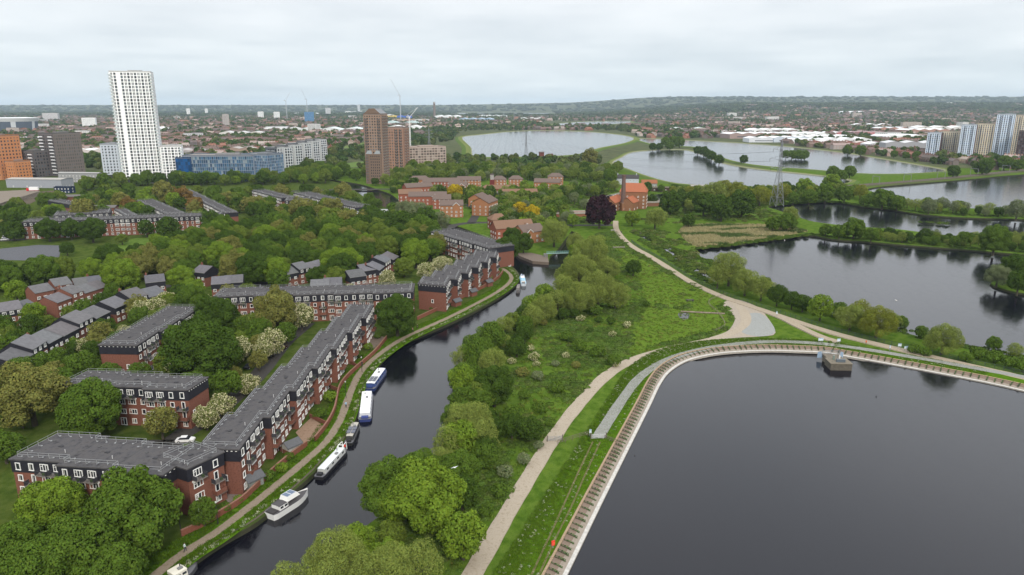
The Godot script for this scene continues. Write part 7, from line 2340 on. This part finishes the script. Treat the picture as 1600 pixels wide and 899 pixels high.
func build_street() -> void:
	# walkers
	for q in [[Vector2(-44.7, -177.3), "person in pale blue top walking on the towpath", "walk", Color(0.28, 0.45, 0.6), Color(0.03, 0.03, 0.05), 0.3], [Vector2(-59.6, -113.5), "person in white and teal running top on the towpath", "walk", Color(0.5, 0.6, 0.58), Color(0.03, 0.04, 0.06), 2.4], [Vector2(-46.7, -208.3), "person in black on the towpath verge", "stand", Color(0.015, 0.015, 0.018), Color(0.02, 0.02, 0.02), 0.4], [Vector2(-34.5, -247.1), "person in dark coat on the towpath near the stepped block", "walk", Color(0.03, 0.03, 0.04), Color(0.02, 0.02, 0.03), 1.0], [Vector2(-35.7, -243.3), "person in pink top on the towpath near the stepped block", "walk", Color(0.45, 0.2, 0.22), Color(0.03, 0.03, 0.05), 1.0], [Vector2(69.8, -447.1), "person in dark clothes on the gravel path by the copper beech", "walk", Color(0.02, 0.02, 0.03), Color(0.02, 0.02, 0.03), 0.2], [Vector2(120.4, -229.2), "person in orange top on the grass between the paths", "stand", Color(0.6, 0.12, 0.03), Color(0.2, 0.15, 0.1), 0.2]]:
		var t := thing("person", q[1], "person", v3(q[0], 1.3), q[5])
		inst("body", person_mesh(q[2], q[3], q[4]), t)
	# lamp posts
	for p in [Vector2(-46.2, -184), Vector2(-57.1, -122.2), Vector2(-62.5, -118.4), Vector2(-45.8, -203.7)]:
		var t := thing("lamp_post", "slim dark lamp post with pale globe beside the towpath", "lamp post", v3(p, 1.2), 0.0, "lamp posts along the towpath")
		var m := MB.new()
		m.tube(Vector3(0, -0.2, 0), Vector3(0, 4.6, 0), 0.09, 0.06, 6, Color(0.03, 0.03, 0.035))
		part("pole", m, M.metal, t)
		m = MB.new()
		m.tube(Vector3(0, 4.6, 0), Vector3(0, 4.85, 0), 0.1, 0.22, 8, Color(0.5, 0.5, 0.48))
		m.tube(Vector3(0, 4.85, 0), Vector3(0, 5.05, 0), 0.22, 0.08, 8, Color(0.5, 0.5, 0.48))
		part("lantern", m, M.plain, t)
	# cars
	car(Vector2(-79, -157.2), 0.1, Color(0.72, 0.72, 0.72), "white hatchback parked behind the roof of the long canal block")
	car(Vector2(-89.6, -155.5), 0.05, Color(0.02, 0.02, 0.022), "black car parked behind the foreground block")
	car(Vector2(-130.7, -207.5), 0.4, Color(0.02, 0.025, 0.03), "black car parked by the windowless slate end wall")
	for k in 5: car(Vector2(-81.5, -207.5) + Vector2(k * 1.2, -k * 4.2), 1.3, [Color(0.02, 0.02, 0.025), Color(0.5, 0.5, 0.5), Color(0.03, 0.03, 0.035), Color(0.3, 0.31, 0.33), Color(0.06, 0.02, 0.02)][k], ["black car at the near end of the court row", "silver car second in the court row", "dark car in the middle of the court row", "grey car fourth in the court row", "maroon car at the far end of the court row"][k])
	for k in 5: car(Vector2(-32.4, -569.1) + Vector2(k * 0.9, -k * 5.0), 0.2, Color(0.02, 0.03, 0.06), "dark blue car in the row by the three-storey orange house", "cars by the orange houses")
	for k in 8: car(Vector2(83.1, -635.5) + Vector2(k * 5.0, -k * 2.6), 0.9, [Color(0.4, 0.42, 0.44), Color(0.03, 0.03, 0.03), Color(0.6, 0.6, 0.6), Color(0.05, 0.06, 0.1)][k % 4], ["grey", "black", "silver", "dark blue"][k % 4] + " car in the car park before the white inn", "cars before the white inn")
	for k in 6: car(Vector2(-306.7, -423.2) + Vector2(-k * 2.0, -k * 3.4), 0.3, [Color(0.6, 0.6, 0.6), Color(0.05, 0.05, 0.06)][k % 2], ["white", "black"][k % 2] + " car parked beyond the sports court", "cars beyond the sports court")
	# lorry and container
	var lt := thing("delivery_lorry", "red lorry with white box body on the railway bridge road", "lorry", v3(Vector2(-458.6, -681.6), 1.2), 0.1)
	var m2 := MB.new()
	m2.at(1.0, 2.3, 0, 8.0, 3.0, 2.5, Color(0.72, 0.72, 0.72))
	part("box_body", m2, M.plain, lt)
	m2 = MB.new()
	m2.at(-4.4, 1.6, 0, 2.2, 2.4, 2.4, Color(0.5, 0.03, 0.03))
	m2.at(0.0, 0.6, 0, 10.0, 0.5, 2.2, Color(0.35, 0.03, 0.03))
	part("cab", m2, M.metal, lt)
	for x in [-4.2, 1.5, 4.2]:
		for z in [-1.1, 1.1]:
			m2 = MB.new()
			m2.tube(Vector3(x, 0.0, z - 0.12), Vector3(x, 0.0, z + 0.12), 0.5, 0.5, 10, Color(0.02, 0.02, 0.02))
			part("wheel", m2, M.plain, lt)
	var ct := thing("storage_container", "yellow container standing behind the foreground block", "container", v3(Vector2(-77.7, -148.5), 1.25), 0.2)
	m2 = MB.new()
	m2.at(0, 1.2, 0, 3.2, 2.2, 2.0, Color(0.6, 0.38, 0.02))
	part("box", m2, M.metal, ct)
	m2 = MB.new()
	for k in 8: m2.at(-1.4 + k * 0.4, 1.2, 1.03, 0.16, 2.0, 0.06, Color(0.55, 0.34, 0.02))
	part("corrugation", m2, M.metal, ct)
	# swans and ducks on the ponds
	for q in [[Vector2(167.3, -429.1), 0.9, "white swan by the reed bed edge", Color(0.75, 0.75, 0.73)], [Vector2(197, -437.8), 0.9, "white swan under the pond strip bushes", Color(0.75, 0.75, 0.73)], [Vector2(102.7, -186.3), 0.6, "dark duck alone on the near reservoir", Color(0.03, 0.03, 0.03)], [Vector2(28.8, -151.5), 0.45, "dark duck close to the white coping", Color(0.04, 0.035, 0.03)], [Vector2(162.8, -290.1), 0.8, "pale swan in the middle of the pond", Color(0.7, 0.7, 0.68)]]:
		var wb := thing("water_bird", q[2], "bird", v3(q[0], 0.1 if (q[0] as Vector2).y < -215 else 0.6), rng.randf() * TAU)
		var bm := MB.new()
		var z: float = q[1]
		bm.tube(Vector3(0, 0.16, -0.6) * z, Vector3(0, 0.16, 0) * z, 0.05 * z, 0.26 * z, 8, q[3])
		bm.tube(Vector3(0, 0.16, 0) * z, Vector3(0, 0.2, 0.5) * z, 0.26 * z, 0.1 * z, 8, q[3])
		part("body", bm, M.plain, wb)
		bm = MB.new()
		bm.tube(Vector3(0, 0.2, 0.45) * z, Vector3(0, 0.75, 0.6) * z, 0.08 * z, 0.05 * z, 6, q[3])
		bm.tube(Vector3(0, 0.75, 0.55) * z, Vector3(0, 0.7, 0.78) * z, 0.08 * z, 0.03 * z, 6, q[3])
		part("neck", bm, M.plain, wb)
	# gull over the wild bank
	var g := thing("gull", "white gull gliding over the scrub beside the gravel path", "bird", Vector3(-10.0, 19.0, -112.0), 0.6)
	var gb := MB.new()
	gb.tube(Vector3(0, 0, 0.24), Vector3(0, 0.02, 0.0), 0.03, 0.08, 8, Color(0.8, 0.8, 0.8))
	gb.tube(Vector3(0, 0.02, 0.0), Vector3(0, 0, -0.34), 0.08, 0.02, 8, Color(0.8, 0.8, 0.8))
	part("body", gb, M.plain, g)
	for s in [-1, 1]:
		gb = MB.new()
		gb.quad(Vector3(s * 0.05, 0.04, 0.12), Vector3(s * 0.34, 0.14, 0.16), Vector3(s * 0.34, 0.14, 0.0), Vector3(s * 0.05, 0.04, -0.1), Color(0.75, 0.76, 0.78))
		gb.quad(Vector3(s * 0.34, 0.14, 0.16), Vector3(s * 0.72, 0.05, -0.06), Vector3(s * 0.68, 0.05, -0.12), Vector3(s * 0.34, 0.14, 0.0), Color(0.6, 0.61, 0.64))
		part("wing", gb, M.plain, g)
